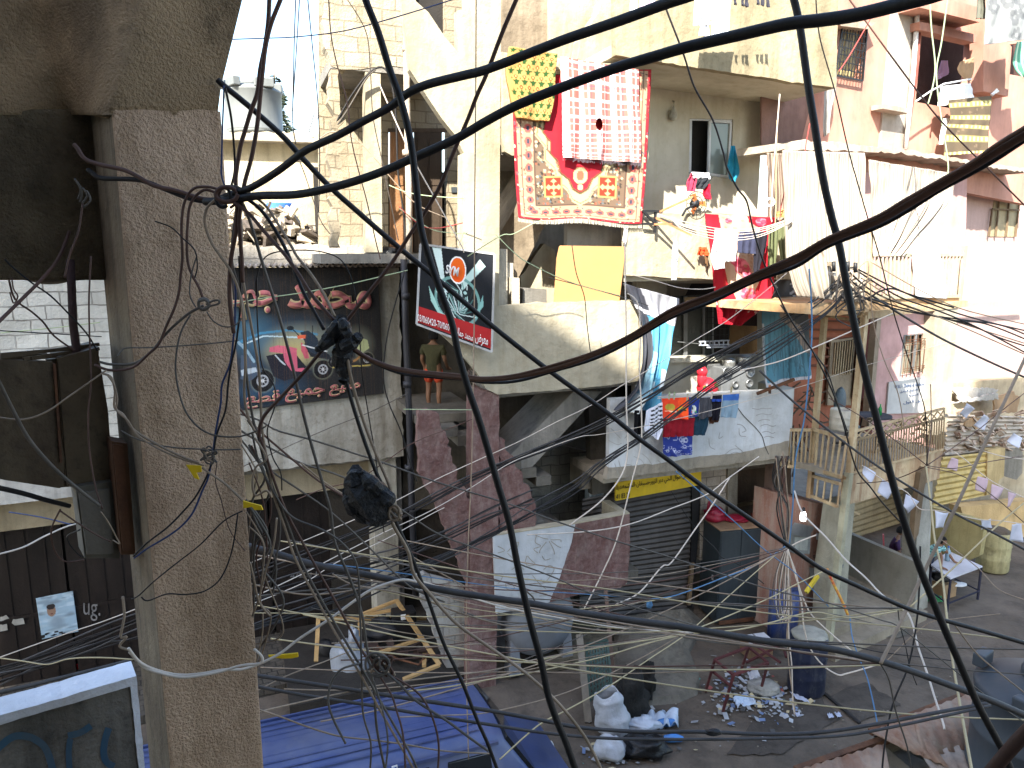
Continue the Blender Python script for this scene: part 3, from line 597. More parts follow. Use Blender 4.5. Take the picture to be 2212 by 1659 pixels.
tag(mb.build('vent_pipe',surf('pale_rusty_pipe',(.55,.48,.40),(.42,.30,.22),dirt=.4),None,True),'pale rusty vent pipe rising in front of the upper door','pipe')
wh=thing('balcony_house','pale house with scratched white balcony, sliding window and roller shutter','building',FM.w(2,0,0))
panel('lower_balcony_parapet',surf('scratched_white_balcony',(.56,.58,.60),(.50,.52,.53),dirt=.25,dcol=(.30,.27,.22),bump=.4,bsc=9),FM,[(1318,862),(1500,850),(1712,841),(1704,966),(1500,998),(1315,1012)],0,.12,parent=wh)
panel('parapet_base',TAUPE,FM,[(1315,1010),(1420,1002),(1500,988),(1600,978),(1704,952),(1703,987),(1309,1036)],.004,.13,parent=wh,jagged=.006)
panel('parapet_end',WHITEP,FM,[(1704,842),(1716,838),(1708,978),(1702,986)],-.125,.9,parent=wh)
zz=zf(1500,1008,0)
mb=MB(FM.t);mb.fbox(FM,FM.sz(1312,1000,0)[0],FM.sz(1703,985,0)[0],zz-.16,zz-.02,-1.4,-.13);mb.build('slab',TAUPE,wh)
for q in ([(1500,880),(1560,890),(1600,880),(1650,885),(1700,880)],[(1540,950),(1600,935),(1660,945),(1700,935)],[(1560,1010),(1620,990),(1680,1000)],[(1580,1060),(1640,1040),(1700,1060),(1740,1050)],[(1600,1120),(1650,1110),(1700,1130),(1730,1120)],[(1620,1170),(1660,1160),(1720,1175)],[(1370,1080),(1380,1150),(1440,1160)],[(1350,1040),(1400,1050),(1440,1100),(1400,1120)],[(1070,1180),(1080,1260),(1130,1290)],[(1180,1120),(1170,1180),(1210,1160)],[(1230,1340),(1300,1290),(1380,1290),(1420,1330)],[(1250,1360),(1320,1320),(1390,1330)],[(1330,1250),(1390,1300),(1400,1330)],[(130,1110),(90,1080),(190,1180)],[(200,1090),(260,1130),(230,1180)],[(70,1200),(150,1240),(200,1230)],[(150,1300),(200,1270),(260,1270)],[(130,1430),(170,1540),(200,1570)],[(170,1400),(200,1500),(260,1560)],[(320,1360),(400,1400),(420,1460),(380,1500)],[(400,1330),(460,1380),(500,1440)],[(560,1400),(600,1440),(580,1500)],[(240,1440),(300,1450),(330,1500)]):
    stroke(D2(q),1.5,FM,.004,surf('scratch_grey',(.36,.35,.33),dirt=0,bump=0),wh,'scratch')
stroke(D2([(1360,880),(1420,960),(1500,1040),(1540,1080),(1600,1160),(1630,1260),(1665,1340)]),1.8,FM,.005,surf('crack',(.09,.08,.07),bump=0),wh,'crack')
wallh=[[(1440,612),(1646,612),(1646,778),(1440,776)]]
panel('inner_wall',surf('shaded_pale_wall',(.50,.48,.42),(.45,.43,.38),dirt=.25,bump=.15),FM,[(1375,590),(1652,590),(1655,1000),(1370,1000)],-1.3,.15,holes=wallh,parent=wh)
mb=MB(FM.t)
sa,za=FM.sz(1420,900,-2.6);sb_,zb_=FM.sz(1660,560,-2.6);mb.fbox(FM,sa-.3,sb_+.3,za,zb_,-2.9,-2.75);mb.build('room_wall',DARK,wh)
panel('curtain',surf('brown_curtain',(.34,.20,.09),dirt=.3),FM,M4([(1020,1050),(1245,1060),(1245,1300),(1090,1290),(1090,1190),(1010,1190)]),-1.6,.02,parent=wh)
winf=panel('window',surf('dark_pane',(.06,.065,.06),rough=.3,dirt=.1),FM,[(1440,640),(1540,636),(1540,776),(1440,776)],-1.42,.01,parent=wh)
mb=MB(FM.t)
for u in (1442,1478,1482,1520,1539):mb.bar(FM.p(u,640,-1.38),FM.p(u,776,-1.38),.04)
mb.bar(FM.p(1440,665,-1.37),FM.p(1545,662,-1.37),.04)
mb.build('frame',GREYM,winf)
mb=MB(FM.t)
for i in range(6):mb.bar(FM.p(1528+i*9,655,-1.2),FM.p(1528+i*9,745,-1.2),.012)
for i in range(7):mb.bar(FM.p(1526,660+i*13,-1.2),FM.p(1576,658+i*13,-1.2),.01)
mb.build('grille',BLACKP,wh)
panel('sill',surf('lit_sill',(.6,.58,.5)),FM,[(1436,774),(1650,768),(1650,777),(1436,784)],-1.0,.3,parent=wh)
panel('middle_balcony_parapet',CREAM,FM,[(1350,480),(1420,462),(1540,460),(1735,470),(1733,604),(1530,603),(1353,595)],0,.13,parent=wh,jagged=.005)
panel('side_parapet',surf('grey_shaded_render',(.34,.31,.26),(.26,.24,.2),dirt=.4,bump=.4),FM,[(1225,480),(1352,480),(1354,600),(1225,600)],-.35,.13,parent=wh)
panel('parapet_end',TAUPE,FM,[(1700,470),(1736,468),(1734,604),(1700,604)],-.135,1.15,parent=wh)
zz=zf(1600,604,0);mb=MB(FM.t);mb.fbox(FM,FM.sz(1356,600,0)[0],FM.sz(1733,600,0)[0],zz-.01,zz+.14,-1.45,-.135);mb.build('slab',CREAM2,wh)
whole=[[(1490,255),(1584,258),(1578,386),(1488,374)]]
sw0=FM.sz(1395,300,-1.3)[0];sw1=FM.sz(1645,300,-1.3)[0];z0,z1=zf(1600,600,0),zf(1500,190,-1.3)+.2
prism('upper_wall',CREAM2,FM,[(sw0-.2,z0),(sw1,z0),(sw1,z1),(sw0-.2,z1)],-1.3,.2,[[FM.sz(*q,-1.3) for q in whole[0]]],parent=wh)
prism('side_wall',surf('shaded_pink_side',(.30,.20,.16),(.24,.16,.13),dirt=.3),Fr(*(FM.w(sw1,0,-1.3).xy),110.4),[(0.003,z0),(5,z0),(5,z1+3),(0.003,z1+3)],0,.2,parent=wh)  # brown colour carries the shade of the pink side
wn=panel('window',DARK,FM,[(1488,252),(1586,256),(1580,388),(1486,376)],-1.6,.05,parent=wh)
mb=MB(FM.t)
fq=[FM.p(*q,-1.36) for q in ((1491,257),(1583,260),(1577,384),(1489,372))]
for i in range(4):mb.bar(fq[i],fq[(i+1)%4],.05)
al=surf('white_aluminium',(.66,.67,.66),dirt=.15,rough=.4)
mb.build('frame',al,wn)
mb=MB(FM.t);sq=[FM.p(*q,-1.33) for q in ((1533,262),(1578,264),(1572,382),(1530,376))]
for i in range(4):mb.bar(sq[i],sq[(i+1)%4],.045)
mb.build('sliding_sash',al,wn);panel('pane',glass('dull_pane',(.22,.26,.24),.15),FM,[(1536,266),(1575,268),(1570,378),(1533,373)],-1.34,.01,parent=wn)
ml=MB();c0=FM.p(*T4([(478,920)])[0],-1.22);ml.lathe(c0,[(0.001,-.13),(.05,-.11),(.075,-.04),(.06,.05),(.025,.09),(.03,.11)],12);ml.tube([c0+Vector((0,0,.1)),c0+Vector((.02,.02,.22)),c0+Vector((0,.14,.24))],.012)
tag(ml.build('wall_lamp',surf('dusty_lamp_glass',(.5,.47,.38),dirt=.3),None,True),'dusty wall lamp left of the white sliding window','lamp')
zt0=zf(1600,160,.25)
panel('top_balcony_parapet',surf('stained_olive_plaster',(.36,.31,.20),(.28,.24,.155),dirt=.5,dcol=(.16,.135,.085),bump=.5,bsc=9,sc=2),FM,[(1330,-90),(1812,-90),(1806,190),(1762,184),(1421,133),(1330,119)],.25,.14,parent=wh,jagged=.006)
za=zf(1421,133,.25);zb2=zf(1806,190,.25)
sA,sB=FM.sz(1330,119,.25)[0],FM.sz(1806,190,.25)[0]
m=MB(FM.t);zA=zf(1330,119,.25)
cs=[FM.w(sA,zA,.1),FM.w(sB,zb2,.1),FM.w(sB,zb2,-1.45),FM.w(sA,zA,-1.45)]
m.add(cs+[c+Vector((0,0,.18)) for c in cs],[(0,1,2,3),(7,6,5,4),(0,4,5,1),(1,5,6,2),(2,6,7,3),(3,7,4,0)]);m.build('soffit_slab',CREAM2,wh)
m=MB(FM.t);m.fbox(FM,sA-.4,sB,zA+.2,zA+4,-1.6,-1.45);m.build('top_wall',SUNW,wh)
def corrug(name,mat,fr,px,k,pitch,amp,parent=None,vert=False,n=None):
    """ribbed metal sheet through four photograph corners TL TR BR BL, ribs as real folds"""
    c=[fr.p(q[0],q[1],k) for q in px];Ls=(c[0]-c[3]).length if not vert else (c[1]-c[0]).length;N=int(Ls/pitch*4)
    vs=[];fs=[]
    for i in range(N+1):
        t=i/N;d=fr.n*amp*(0,1,0,-1)[i%4]
        a,b=(c[0].lerp(c[3],t),c[1].lerp(c[2],t)) if not vert else (c[0].lerp(c[1],t),c[3].lerp(c[2],t))
        vs += [a+d,b+d]
    fs=[(i*2,i*2+1,i*2+3,i*2+2) for i in range(N)]
    m_=MB(fr.t);m_.add(vs,fs);o_=m_.build(name,mat,parent);sm_=o_.modifiers.new('thickness','SOLIDIFY');sm_.thickness=.006;return o_
corrug('roller_shutter',surf('dark_shutter_steel',(.085,.073,.064),(.06,.052,.045),dirt=.4,rough=.5,metal=.3,bump=.1),FM,[(1258,1078),(1500,1030),(1498,1340),(1250,1362)],-1.15,.095,.014,wh)
panel('shutter_guide',BLACKP,FM,B4([(742,320),(805,300),(790,700),(745,1240),(715,1240),(745,700)]),-1.1,.1,parent=wh)
panel('timber_prop',WOODD,FM,B4([(738,920),(762,920),(735,1225),(712,1225)]),-1.05,.06,parent=wh)
panel('block_pier',surf('pale_block_pier',(.48,.42,.36),(.42,.37,.31),dirt=.3,brick=(.34,.19),mortar=(.22,.19,.16),bump=.6),FM,B4([(806,180),(1004,130),(1000,900),(800,900)]),-1.12,.25,parent=wh)
panel('column',surf('street_column',(.30,.27,.22),dirt=.4),FM,B4([(1004,130),(1075,115),(1060,1200),(1000,1200)]),-1.05,.3,parent=wh)
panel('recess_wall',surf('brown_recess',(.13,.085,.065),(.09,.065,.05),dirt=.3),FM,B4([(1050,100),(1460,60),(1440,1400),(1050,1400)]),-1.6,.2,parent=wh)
panel('recess_rail',WOODD,FM,B4([(1030,505),(1400,430),(1400,452),(1030,530)]),-1.3,.05,parent=wh)
rg=surf('dark_red_graffiti',(.26,.05,.04),dirt=.3,bump=0)
for q in ([(1190,450),(1230,440),(1250,480),(1200,520),(1250,570),(1210,600)],[(1170,560),(1190,610),(1170,640)],[(1270,500),(1280,560),(1310,600)]):stroke(B4(q),4,FM,-1.597,rg,wh)
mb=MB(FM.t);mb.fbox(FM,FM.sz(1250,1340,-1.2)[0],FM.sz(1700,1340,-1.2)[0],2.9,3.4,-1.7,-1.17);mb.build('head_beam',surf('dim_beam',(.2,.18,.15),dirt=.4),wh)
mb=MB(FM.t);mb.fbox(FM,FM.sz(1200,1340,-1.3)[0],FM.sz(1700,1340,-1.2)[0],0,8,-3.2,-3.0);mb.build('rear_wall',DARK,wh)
panel('corner_post',WOODD,FM,B4([(1245,780),(1300,800),(1262,1385),(1205,1385)]),-.75,.12,parent=wh)
rp=[PZ(*p,.03) for p in B5([(520,560),(1100,500),(1210,600),(1100,820),(1180,1010),(1160,1120),(1020,1180),(800,1200),(560,1060),(520,800)])]
top=[p+Vector((0,0,.0)) for p in rp];cc=sum(rp,Vector())/len(rp)
m=MB();vs=[p-Vector((0,0,.1)) for p in rp]+[p.lerp(cc,.08)+Vector((0,0,.05)) for p in rp]+[p.lerp(cc,.35)+Vector((0,0,.12+.1*max(0,p.y-12.5))) for p in rp]
n=len(rp);fs=[(i,(i+1)%n,n+(i+1)%n,n+i) for i in range(n)]+[(n+i,n+(i+1)%n,2*n+(i+1)%n,2*n+i) for i in range(n)]+[tuple(range(2*n,3*n))]
tag(m.add(vs,fs).build('ramp',surf('rough_ramp_concrete',(.17,.155,.125),(.12,.105,.085),dirt=.4,bump=1,bsc=18)),kind='structure')
yb=thing('yellow_signboard','yellow board with handwritten black Arabic above the roller shutter','sign',FM.p(1420,1050,-.9))
panel('board',surf('yellow_board_paint',(.72,.50,.03),(.66,.45,.03),dirt=.2,dcol=(.35,.25,.05),bump=.05),FM,[(1330,1043),(1515,1012),(1515,1047),(1330,1082)],-.9,.04,parent=yb)
INK=surf('black_marker',(.025,.022,.02),dirt=0,bump=0)
text('lettering','عرض اموال الحي دير الزور-صبيغان-الخشمه.دبلا',INK,FM,(1331,1048),(1493,1020),(1331,1064),-.888,yb,rtl=True)
text('lettering','41 83 21',INK,FM,(1331,1068),(1360,1063),(1331,1079),-.888,yb)
th=thing('terrace_house','terracotta and pink house with steel framed terrace above a shuttered porch','building',FR.w(1,0,0))
FQ=Fr(FR.o.x,FR.o.y,122)      # the left face, running away from the corner
FQ.n=Vector((-math.cos(R(32)),-math.sin(R(32)),0))
def px3(u,v,fr,k=0):return fr.p(u,v,k)
panel('deck_beam',surf('rusty_cream_beam',(.52,.42,.28),(.46,.34,.2),dirt=.6,dcol=(.25,.11,.05),bump=.3),FR,B6([(375,668),(1075,480),(1060,560),(1050,680),(640,800),(375,875)]),0,.1,parent=th,jagged=.006)
zd=FR.sz(1830,1026,0)[1];sE=FR.sz(2037,974,0)[0]
mb=MB(FR.t);mb.fbox(FR,0,sE+.1,zd-.12,zd-.02,-4.2,-.105);mb.build('deck_slab',TAUPE,th)
cornerT=FR.p(1868,681,0);cornerB=FR.w(0,0.2,0)
def post(name,a,b,w_,mat=FRAMEM,parent=None):m_=MB(FR.t);m_.bar(a,b,w_);return m_.build(name,mat,parent or th)
post('corner_post',cornerT,FR.p(1835,1020,.0),.1);post('corner_post',FR.p(1834,1021,.01),FR.p(1790,1383,.01),.11,surf('greenish_cream_post',(.44,.42,.30),dirt=.4))
kL=-1.25
bt=FR.p(1782,676,-.9);bb=FR.p(1748,1075,-.9)
post('side_post',bt,bb,.09)
post('canopy_beam',FR.p(1730,664,-1.4),cornerT,.1);post('canopy_beam',cornerT,FR.p(2085,655,0),.12)
post('canopy_beam',FR.p(1730,672,-1.4) ,cornerT-Vector((0,0,.12)),.05)
def railing(name,pts_top,pts_bot,n,k,par,w_=.022,mat=FRAMEM,fr=FR,kb=None):
    kb=k if kb is None else kb
    m_=MB(fr.t);(a,b),(c,d)=pts_top,pts_bot
    A_,B_,C_,D_=fr.p(*a,k),fr.p(*b,kb),fr.p(*c,k),fr.p(*d,kb)
    m_.bar(A_,B_,w_*1.8);m_.bar(C_,D_,w_*1.8)
    for i in range(n+1):t=i/n;m_.bar(A_.lerp(B_,t),C_.lerp(D_,t),w_,w_*.6)
    return m_.build(name,mat,par)
tr=thing('terrace_railing','cream steel railing of upright bars around the right terrace','railing',FR.p(1930,1000,.02))
railing('front_railing',B6([(435,405),(1085,245)]),B6([(420,640),(1075,470)]),34,.02,tr)
railing('upper_lattice',B6([(440,340),(1085,175)]),B6([(435,405),(1085,245)]),2,.02,tr)
m_=MB(FR.t)
for i in range(12):
    t0,t1=i/12,(i+1)/12;a,b,c,d=[FR.p(*q,.02) for q in B6([(440,350),(1085,185),(435,405),(1085,245)])]
    m_.bar(a.lerp(b,t0),c.lerp(d,t1),.018);m_.bar(c.lerp(d,t0),a.lerp(b,t1),.018)
m_.build('lattice',FRAMEM,tr)
sr=thing('side_railing','short cream railing left of the terrace corner post','railing',FR.p(1790,1000,-.4))
railing('rails',B6([(140,325),(385,395)]),B6([(120,600),(340,668)]),6,-.9,sr,.035,kb=-.02)
railing('lower_rails',B6([(130,660),(335,720)]),B6([(115,800),(315,880)]),4,-.9,sr,.03,kb=-.02)
railing('left_rails',B6([(-90,330),(130,330)]),B6([(-90,590),(110,600)]),7,-1.3,sr,.03,kb=-.9)
m_=MB(FR.t)
for a,b in (((-60,300),(60,520)),((0,300),(-40,560)),((40,290),(110,500)),((100,300),(20,500)),((-80,420),(110,380))):m_.bar(FR.p(*B6([a])[0],-1.5),FR.p(*B6([b])[0],-1.45),.02)
m_.build('bent_bars',RUST,sr)
panel('terracotta_wall',TERRA,FR,[(1700,640),(1850,660),(1900,660),(1890,1010),(1690,1010)],-2.6,.15,parent=th)
for i in range(6):panel('louver',surf('dark_louver',(.2,.08,.05)),FR,D3([(230,705+i*85),(690,720+i*80),(690,735+i*80),(230,722+i*85)]),-2.5,.12,parent=th)  # slats in a darker red-brown than the wall
dq=panel('door',surf('cream_door_leaf',(.42,.34,.24),dirt=.3),FR,D3([(465,900),(690,870),(650,1500),(430,1500)]),-2.48,.05,parent=th)
panel('pane',glass('dark_door_glass',(.03,.03,.028)),FR,D3([(500,920),(680,890),(655,1200),(480,1210)]),-2.46,.02,parent=dq)
m_=MB(FR.t)
for i in range(8):m_.bar(FR.p(*D3([(505+i*23,918-i*3)])[0],-2.42),FR.p(*D3([(480+i*22,1215)])[0],-2.42),.025)
m_.build('bars',FRAMEM,dq)
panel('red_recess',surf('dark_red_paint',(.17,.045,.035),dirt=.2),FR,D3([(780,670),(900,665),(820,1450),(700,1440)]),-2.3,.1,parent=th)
panel('pink_wall',PINKP,FR,[(1895,650),(2030,640),(2018,1000),(1880,1040)],-2.25,.2,holes=[M5([(792,1122),(985,1102),(960,1385),(760,1425)])],parent=th)
post('pilaster',FR.p(1893,680,-2.1),FR.p(1872,920,-2.1),.16,surf('beige_pilaster',(.42,.34,.25)))
twn=panel('window',surf('green_grey_shutter',(.27,.25,.19),dirt=.3),FR,M5([(785,1112),(995,1095),(965,1392),(750,1430)]),-2.42,.04,parent=th)
m_=MB(FR.t)
c4=[FR.p(*q,-2.28) for q in M5([(792,1122),(985,1102),(960,1385),(760,1425)])]
for i in range(4):m_.bar(c4[i],c4[(i+1)%4],.05)
m_.bar(c4[0].lerp(c4[1],.45),c4[3].lerp(c4[2],.45),.05);m_.build('frame',GREYM,twn)
panel('pane',DARK,FR,M5([(860,1120),(885,1118),(865,1390),(842,1395)]),-2.40,.02,parent=twn);panel('pane',DARK,FR,M5([(950,1115),(980,1110),(955,1380),(930,1385)]),-2.40,.02,parent=twn)
m_=MB(FR.t)
for i in range(5):m_.bar(c4[0].lerp(c4[3],.12+i*.06 if i < 3 else .8+.05*i-.15)+FR.n*.08,c4[1].lerp(c4[2],.12+i*.06 if i < 3 else .8+.05*i-.15)+FR.n*.08,.012)
for i in range(8):m_.bar(c4[0].lerp(c4[1],i/7)+FR.n*.08,c4[3].lerp(c4[2],i/7)+FR.n*.08,.012)
m_.build('grille',RUST,twn)
sg=thing('wall_sign','white wall sign with blue lettering below the barred pink wall window','sign',FR.p(1970,860,-2.2))
panel('sign_board',surf('white_sign_paint',(.62,.60,.56),dirt=.15,bump=0),FR,M5([(688,1462),(1028,1408),(1010,1560),(990,1680),(670,1690)]),-2.2,.03,parent=sg)
BLI=surf('blue_sign_ink',(.12,.18,.32),dirt=0,bump=0)
text('lettering','W.A.1 - Derma et Amincissement',BLI,FR,*M5([(728,1482),(985,1455),(732,1508)]),-2.19,sg,shear=.3)
text('lettering','تجهيزات كافة لوازم التجميل',BLI,FR,*M5([(765,1522),(960,1498),(768,1545)]),-2.19,sg,rtl=True)
text('lettering','تصميم ٢٠٠٠ الحسينية',BLI,FR,*M5([(830,1550),(985,1530),(832,1570)]),-2.19,sg,rtl=True)
text('lettering','الطابق الاول',BLI,FR,*M5([(790,1600),(980,1575),(792,1625)]),-2.19,sg,rtl=True)
ub=panel('upper_slab',surf('rusty_orange_slab',(.55,.42,.26),(.45,.24,.1),dirt=.5),FR,M5([(420,880),(560,872),(1195,850),(1190,905),(560,945),(300,985),(-60,960),(-60,900)]),-.02,2.2,parent=th)
post('upper_post',FR.p(*M5([(560,350)])[0],-.05),FR.p(*M5([(505,960)])[0],-.05),.11,surf('rusty_cream_post',(.55,.45,.3),(.5,.3,.15),dirt=.4))
post('upper_post',FR.p(*M5([(1232,480)])[0],-.05),FR.p(*M5([(1190,880)])[0],-.05),.08,SUNW)
ur=thing('upper_balcony_railing','sunlit white railing under the striped curtains of the upper balcony','railing',FR.p(1980,600,0))
railing('rails',M5([(570,548),(1215,545)]),M5([(565,850),(1190,842)]),24,.0,ur,.03,SUNW)
panel('mid_wall',PINKP,FR,M5([(-60,-40),(1250,-60),(1230,900),(-60,980)]),-1.9,.2,parent=th)
panel('header_wall',PINK,FU,T5([(-150,1150),(640,1215),(1240,1310),(1700,1380),(1700,1660),(-150,1300)]),.3,.2,parent=th)
panel('ledge',surf('dusty_ledge',(.5,.44,.36),(.4,.33,.26),dirt=.4),FU,T5([(-330,1160),(10,1145),(640,1205),(1240,1300),(1700,1370),(1700,1400),(1240,1330),(640,1240),(10,1215),(-330,1220)]),.85,.9,parent=th,jagged=.015)
UP=[(-330,-400),(1800,-400),(1800,1400),(640,1230),(0,1170),(-330,1180)]
w1=[(190,200),(388,238),(352,655),(130,610)];w2=[(835,238),(1262,345),(1215,905),(780,825)];w3=[(1540,360),(1750,330),(1750,640),(1530,600)]
panel('upper_wall',PINK,FU,T5(UP),0,.25,holes=[T5(w1),T5(w2),T5(w3)],parent=th)
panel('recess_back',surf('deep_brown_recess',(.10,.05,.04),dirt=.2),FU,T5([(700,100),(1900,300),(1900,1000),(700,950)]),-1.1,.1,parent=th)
panel('lintel',PINK,FU,T5([(815,-60),(1300,60),(1300,180),(815,60)]),.5,.5,parent=th);panel('lintel',PINK,FU,T5([(815,175),(1278,280),(1262,345),(815,240)]),.25,.26,parent=th)
panel('bay_pier',PINK,FU,T5([(1330,120),(1560,380),(1530,780),(1330,740)]),.3,.3,parent=th)
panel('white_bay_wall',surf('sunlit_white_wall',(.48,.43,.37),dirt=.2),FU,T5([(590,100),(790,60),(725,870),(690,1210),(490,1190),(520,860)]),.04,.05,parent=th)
bm_=MB(FU.t);bm_.fbox(FU,FU.sz(*T5([(520,840)])[0],.3)[0],FU.sz(*T5([(735,870)])[0],.3)[0],FU.sz(*T5([(520,880)])[0],.3)[1],FU.sz(*T5([(520,840)])[0],.3)[1],.04,.3);bm_.build('bay_ledge',surf('bay_ledge_stone',(.42,.38,.32),dirt=.3),th)
uw=panel('window',surf('yellowish_shutter',(.50,.42,.20),(.44,.38,.24),dirt=.3),FU,T5([(180,190),(395,235),(360,660),(125,615)]),-.2,.04,parent=th)
m_=MB(FU.t);c4=[FU.p(*q,.1) for q in T5(w1)]
for i in range(4):m_.bar(c4[i],c4[(i+1)%4],.03)
for i in range(1,9):m_.bar(c4[0].lerp(c4[1],i/9),c4[3].lerp(c4[2],i/9),.014)
for i in range(1,7):m_.bar(c4[0].lerp(c4[3],i/7),c4[1].lerp(c4[2],i/7),.014)
for i in range(6):
    cc_=c4[0].lerp(c4[1],(i%3+.5)/3).lerp(c4[3].lerp(c4[2],(i%3+.5)/3),.3+.35*(i // 3));m_.tube([cc_+FU.e*.1*math.cos(a)+Vector((0,0,.2*math.sin(a))) for a in [j*.63 for j in range(11)]],.008,5)
m_.build('grille',BLACKP,uw)
panel('awning',surf('tin_awning',(.4,.32,.24),dirt=.4),FU,T5([(130,165),(470,180),(390,235),(180,210)]),.25,.25,parent=th)
wp=MB();wp.tube([FU.p(*q,.12) for q in T5([(800,-60),(790,200),(760,600),(730,900),(700,1210)])],.05,10);wp.build('white_pipe',surf('white_pipe_paint',(.66,.64,.6),dirt=.1),th,True)
wp=MB();wp.tube([FU.p(*q,.1) for q in T5([(815,200),(790,600),(745,900),(705,1200)])],.03,8);wp.build('red_pipe',surf('red_pipe_paint',(.35,.1,.08)),th,True)
panel('shaded_side',surf('shaded_pink_brown',(.26,.15,.12),dirt=.3),FU,[(1645,190),(1760,190),(1730,310),(1645,320)],.05,.03,parent=th)  # pink wall in shade, the shade painted as a brown panel
w3f=panel('window',surf('tan_shutter',(.45,.38,.24),dirt=.3),FU,M5([(1470,5),(1640,20),(1595,415),(1405,412)]),-.1,.05,parent=th)
m_=MB(FU.t)
for a,b in (((1430,215),(1625,222)),((1490,40),(1455,412)),((1560,40),(1530,415)),((1640,20),(1597,415)),((1430,215),(1405,412))):m_.bar(FU.p(*M5([a])[0],-.05),FU.p(*M5([b])[0],-.05),.04)
m_.build('frame',WOODD,w3f)
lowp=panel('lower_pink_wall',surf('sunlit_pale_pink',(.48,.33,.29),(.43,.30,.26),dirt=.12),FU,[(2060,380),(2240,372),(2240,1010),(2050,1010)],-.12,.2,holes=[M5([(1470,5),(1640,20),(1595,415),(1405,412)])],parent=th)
corrug('tin_skirt',surf('tin_white',(.5,.48,.44),dirt=.4),FU,M5([(1190,845),(1700,835),(1700,875),(1195,890)]),.3,.1,.02,th,True)
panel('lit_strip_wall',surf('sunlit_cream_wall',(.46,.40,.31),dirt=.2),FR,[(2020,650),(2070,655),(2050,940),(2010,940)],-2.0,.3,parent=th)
swm=surf('terracotta_street_wall',(.30,.15,.11),(.24,.12,.09),dirt=.6,dcol=(.36,.30,.25),bump=.3,sc=3)
q1,q2,q3=FR.sz(1713,1076,-.85),FR.sz(1800,1098,-.85),FR.sz(1655,1060,-.85)
prism('street_wall',swm,FR,[(q1[0],0),(q2[0]+.1,0),(q2[0]+.1,q2[1]),(q1[0],q1[1])],-.85,.9,parent=th)
q4=FR.sz(1668,1060,-1.5)[0]
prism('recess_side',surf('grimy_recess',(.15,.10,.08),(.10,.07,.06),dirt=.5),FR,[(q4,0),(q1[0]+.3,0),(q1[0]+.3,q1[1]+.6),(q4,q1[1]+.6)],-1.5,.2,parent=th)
panel('porch_column',surf('grey_green_column',(.36,.35,.28),(.32,.31,.25),dirt=.3),FR,[(1820,1092),(1847,1084),(1833,1232),(1826,1360),(1793,1360),(1800,1232)],-.3,.4,parent=th)
corrug('roller_shutter',surf('cream_shutter',(.40,.33,.20),(.36,.29,.17),dirt=.3,rough=.5),FR,B6([(360,880),(900,690),(870,1070),(420,1200)]),-3.2,.16,.02,th)
panel('upper_rail_box',FRAMEM,FR,B6([(380,885),(478,930),(478,948),(380,905)]),-.6,.05,parent=th)
panel('porch_pier',surf('grey_pier',(.34,.33,.29),(.29,.28,.24),dirt=.35),FR,[(1984,1048),(2015,1040),(2003,1322),(1975,1322)],-.05,.3,parent=th)
panel('pier_post',WOODD,FR,B6([(915,640),(945,600),(970,640),(940,760),(900,1080),(860,1150),(880,900)]),.1,.1,parent=th)
pa,pb=PZ(*B6([(420,1085)])[0],1.25),PZ(*B6([(885,1285)])[0],1.25)
m_=MB();dd=(pb-pa);ang=math.atan2(dd.y,dd.x);FW=Fr(pa.x,pa.y,math.degrees(ang))
m_=MB(FW.t);m_.fbox(FW,-.2,dd.length+.05,0,1.25,-.12,.0);m_.build('porch_wall',surf('smooth_grey_render',(.30,.29,.25),(.27,.26,.22),dirt=.25,bump=.2),th)
fl=[PZ(*p,.32) for p in B6([(250,1659),(400,1330),(860,1040),(1010,1100),(960,1560)])]+[PZ(*p,.32) for p in B7([(1000,400),(440,620)])]
def platform(name,pts,z0,z1,mat):
    n=len(pts);vs=[Vector((p.x,p.y,z0)) for p in pts]+[Vector((p.x,p.y,z1)) for p in pts]
    m_=MB(R(30));m_.add(vs,[tuple(range(n)),tuple(range(n,2*n))]+[(i,(i+1)%n,n+(i+1)%n,n+i) for i in range(n)])
    return tag(m_.build(name,mat),kind='structure')
stm=surf('step_stone',(.30,.255,.19),(.24,.205,.155),dirt=.3,bump=.4)
platform('porch_floor',[FR.w(-.25,0,-.1),FR.w(2.75,0,-.1),FR.w(3.1,0,-4),FR.w(-.1,0,-4)],-.05,.32,stm)
platform('porch_step',[FR.w(-.3,0,.25),FR.w(2.7,0,.25),FR.w(2.7,0,-.098),FR.w(-.3,0,-.098)],-.05,.17,stm)
FE=Fr(9.6,16.2,-60)
yw=surf('dull_yellow_wall',(.40,.34,.16),(.34,.29,.13),dirt=.35,bump=.3)
fh=thing('lane_end_house','sunlit ochre house at the lane end with ribbed shutters under tin roofs','building',FR.w(6,0,-2))
FX=Fr(*FR.w(3.2,0,-.9).xy,28)
corrug('roller_shutter',surf('ochre_shutter',(.50,.37,.13),(.44,.32,.11),dirt=.3,rough=.55),FX,D4([(500,790),(1000,735),(990,1180),(640,1390),(390,1310),(410,1050)][0:1]+[(1000,735),(985,1200),(385,1330)]),-.6,.15,.02,fh)
panel('wall',surf('ochre_wall',(.50,.38,.19),(.44,.33,.16),dirt=.3),FX,D4([(990,715),(1180,690),(1165,1000),(1110,1040),(1100,1180),(980,1200)]),-.55,.2,parent=fh)
panel('grey_hatch',surf('grey_hatch_paint',(.25,.23,.19)),FX,D4([(1180,690),(1330,700),(1370,740),(1365,960),(1300,1035),(1150,990)]),-.62,.05,parent=fh)
panel('back_wall',surf('sunlit_ochre',(.55,.45,.3),dirt=.3),FX,[(2030,830),(2400,800),(2400,1120),(2030,1130)],-1.6,.2,parent=fh)
corrug('tin_roof',surf('sunlit_tin',(.52,.47,.40),(.44,.37,.29),dirt=.4),FX,D4([(560,330),(1400,350),(1400,690),(520,790)]),-.9,.12,.03,fh)
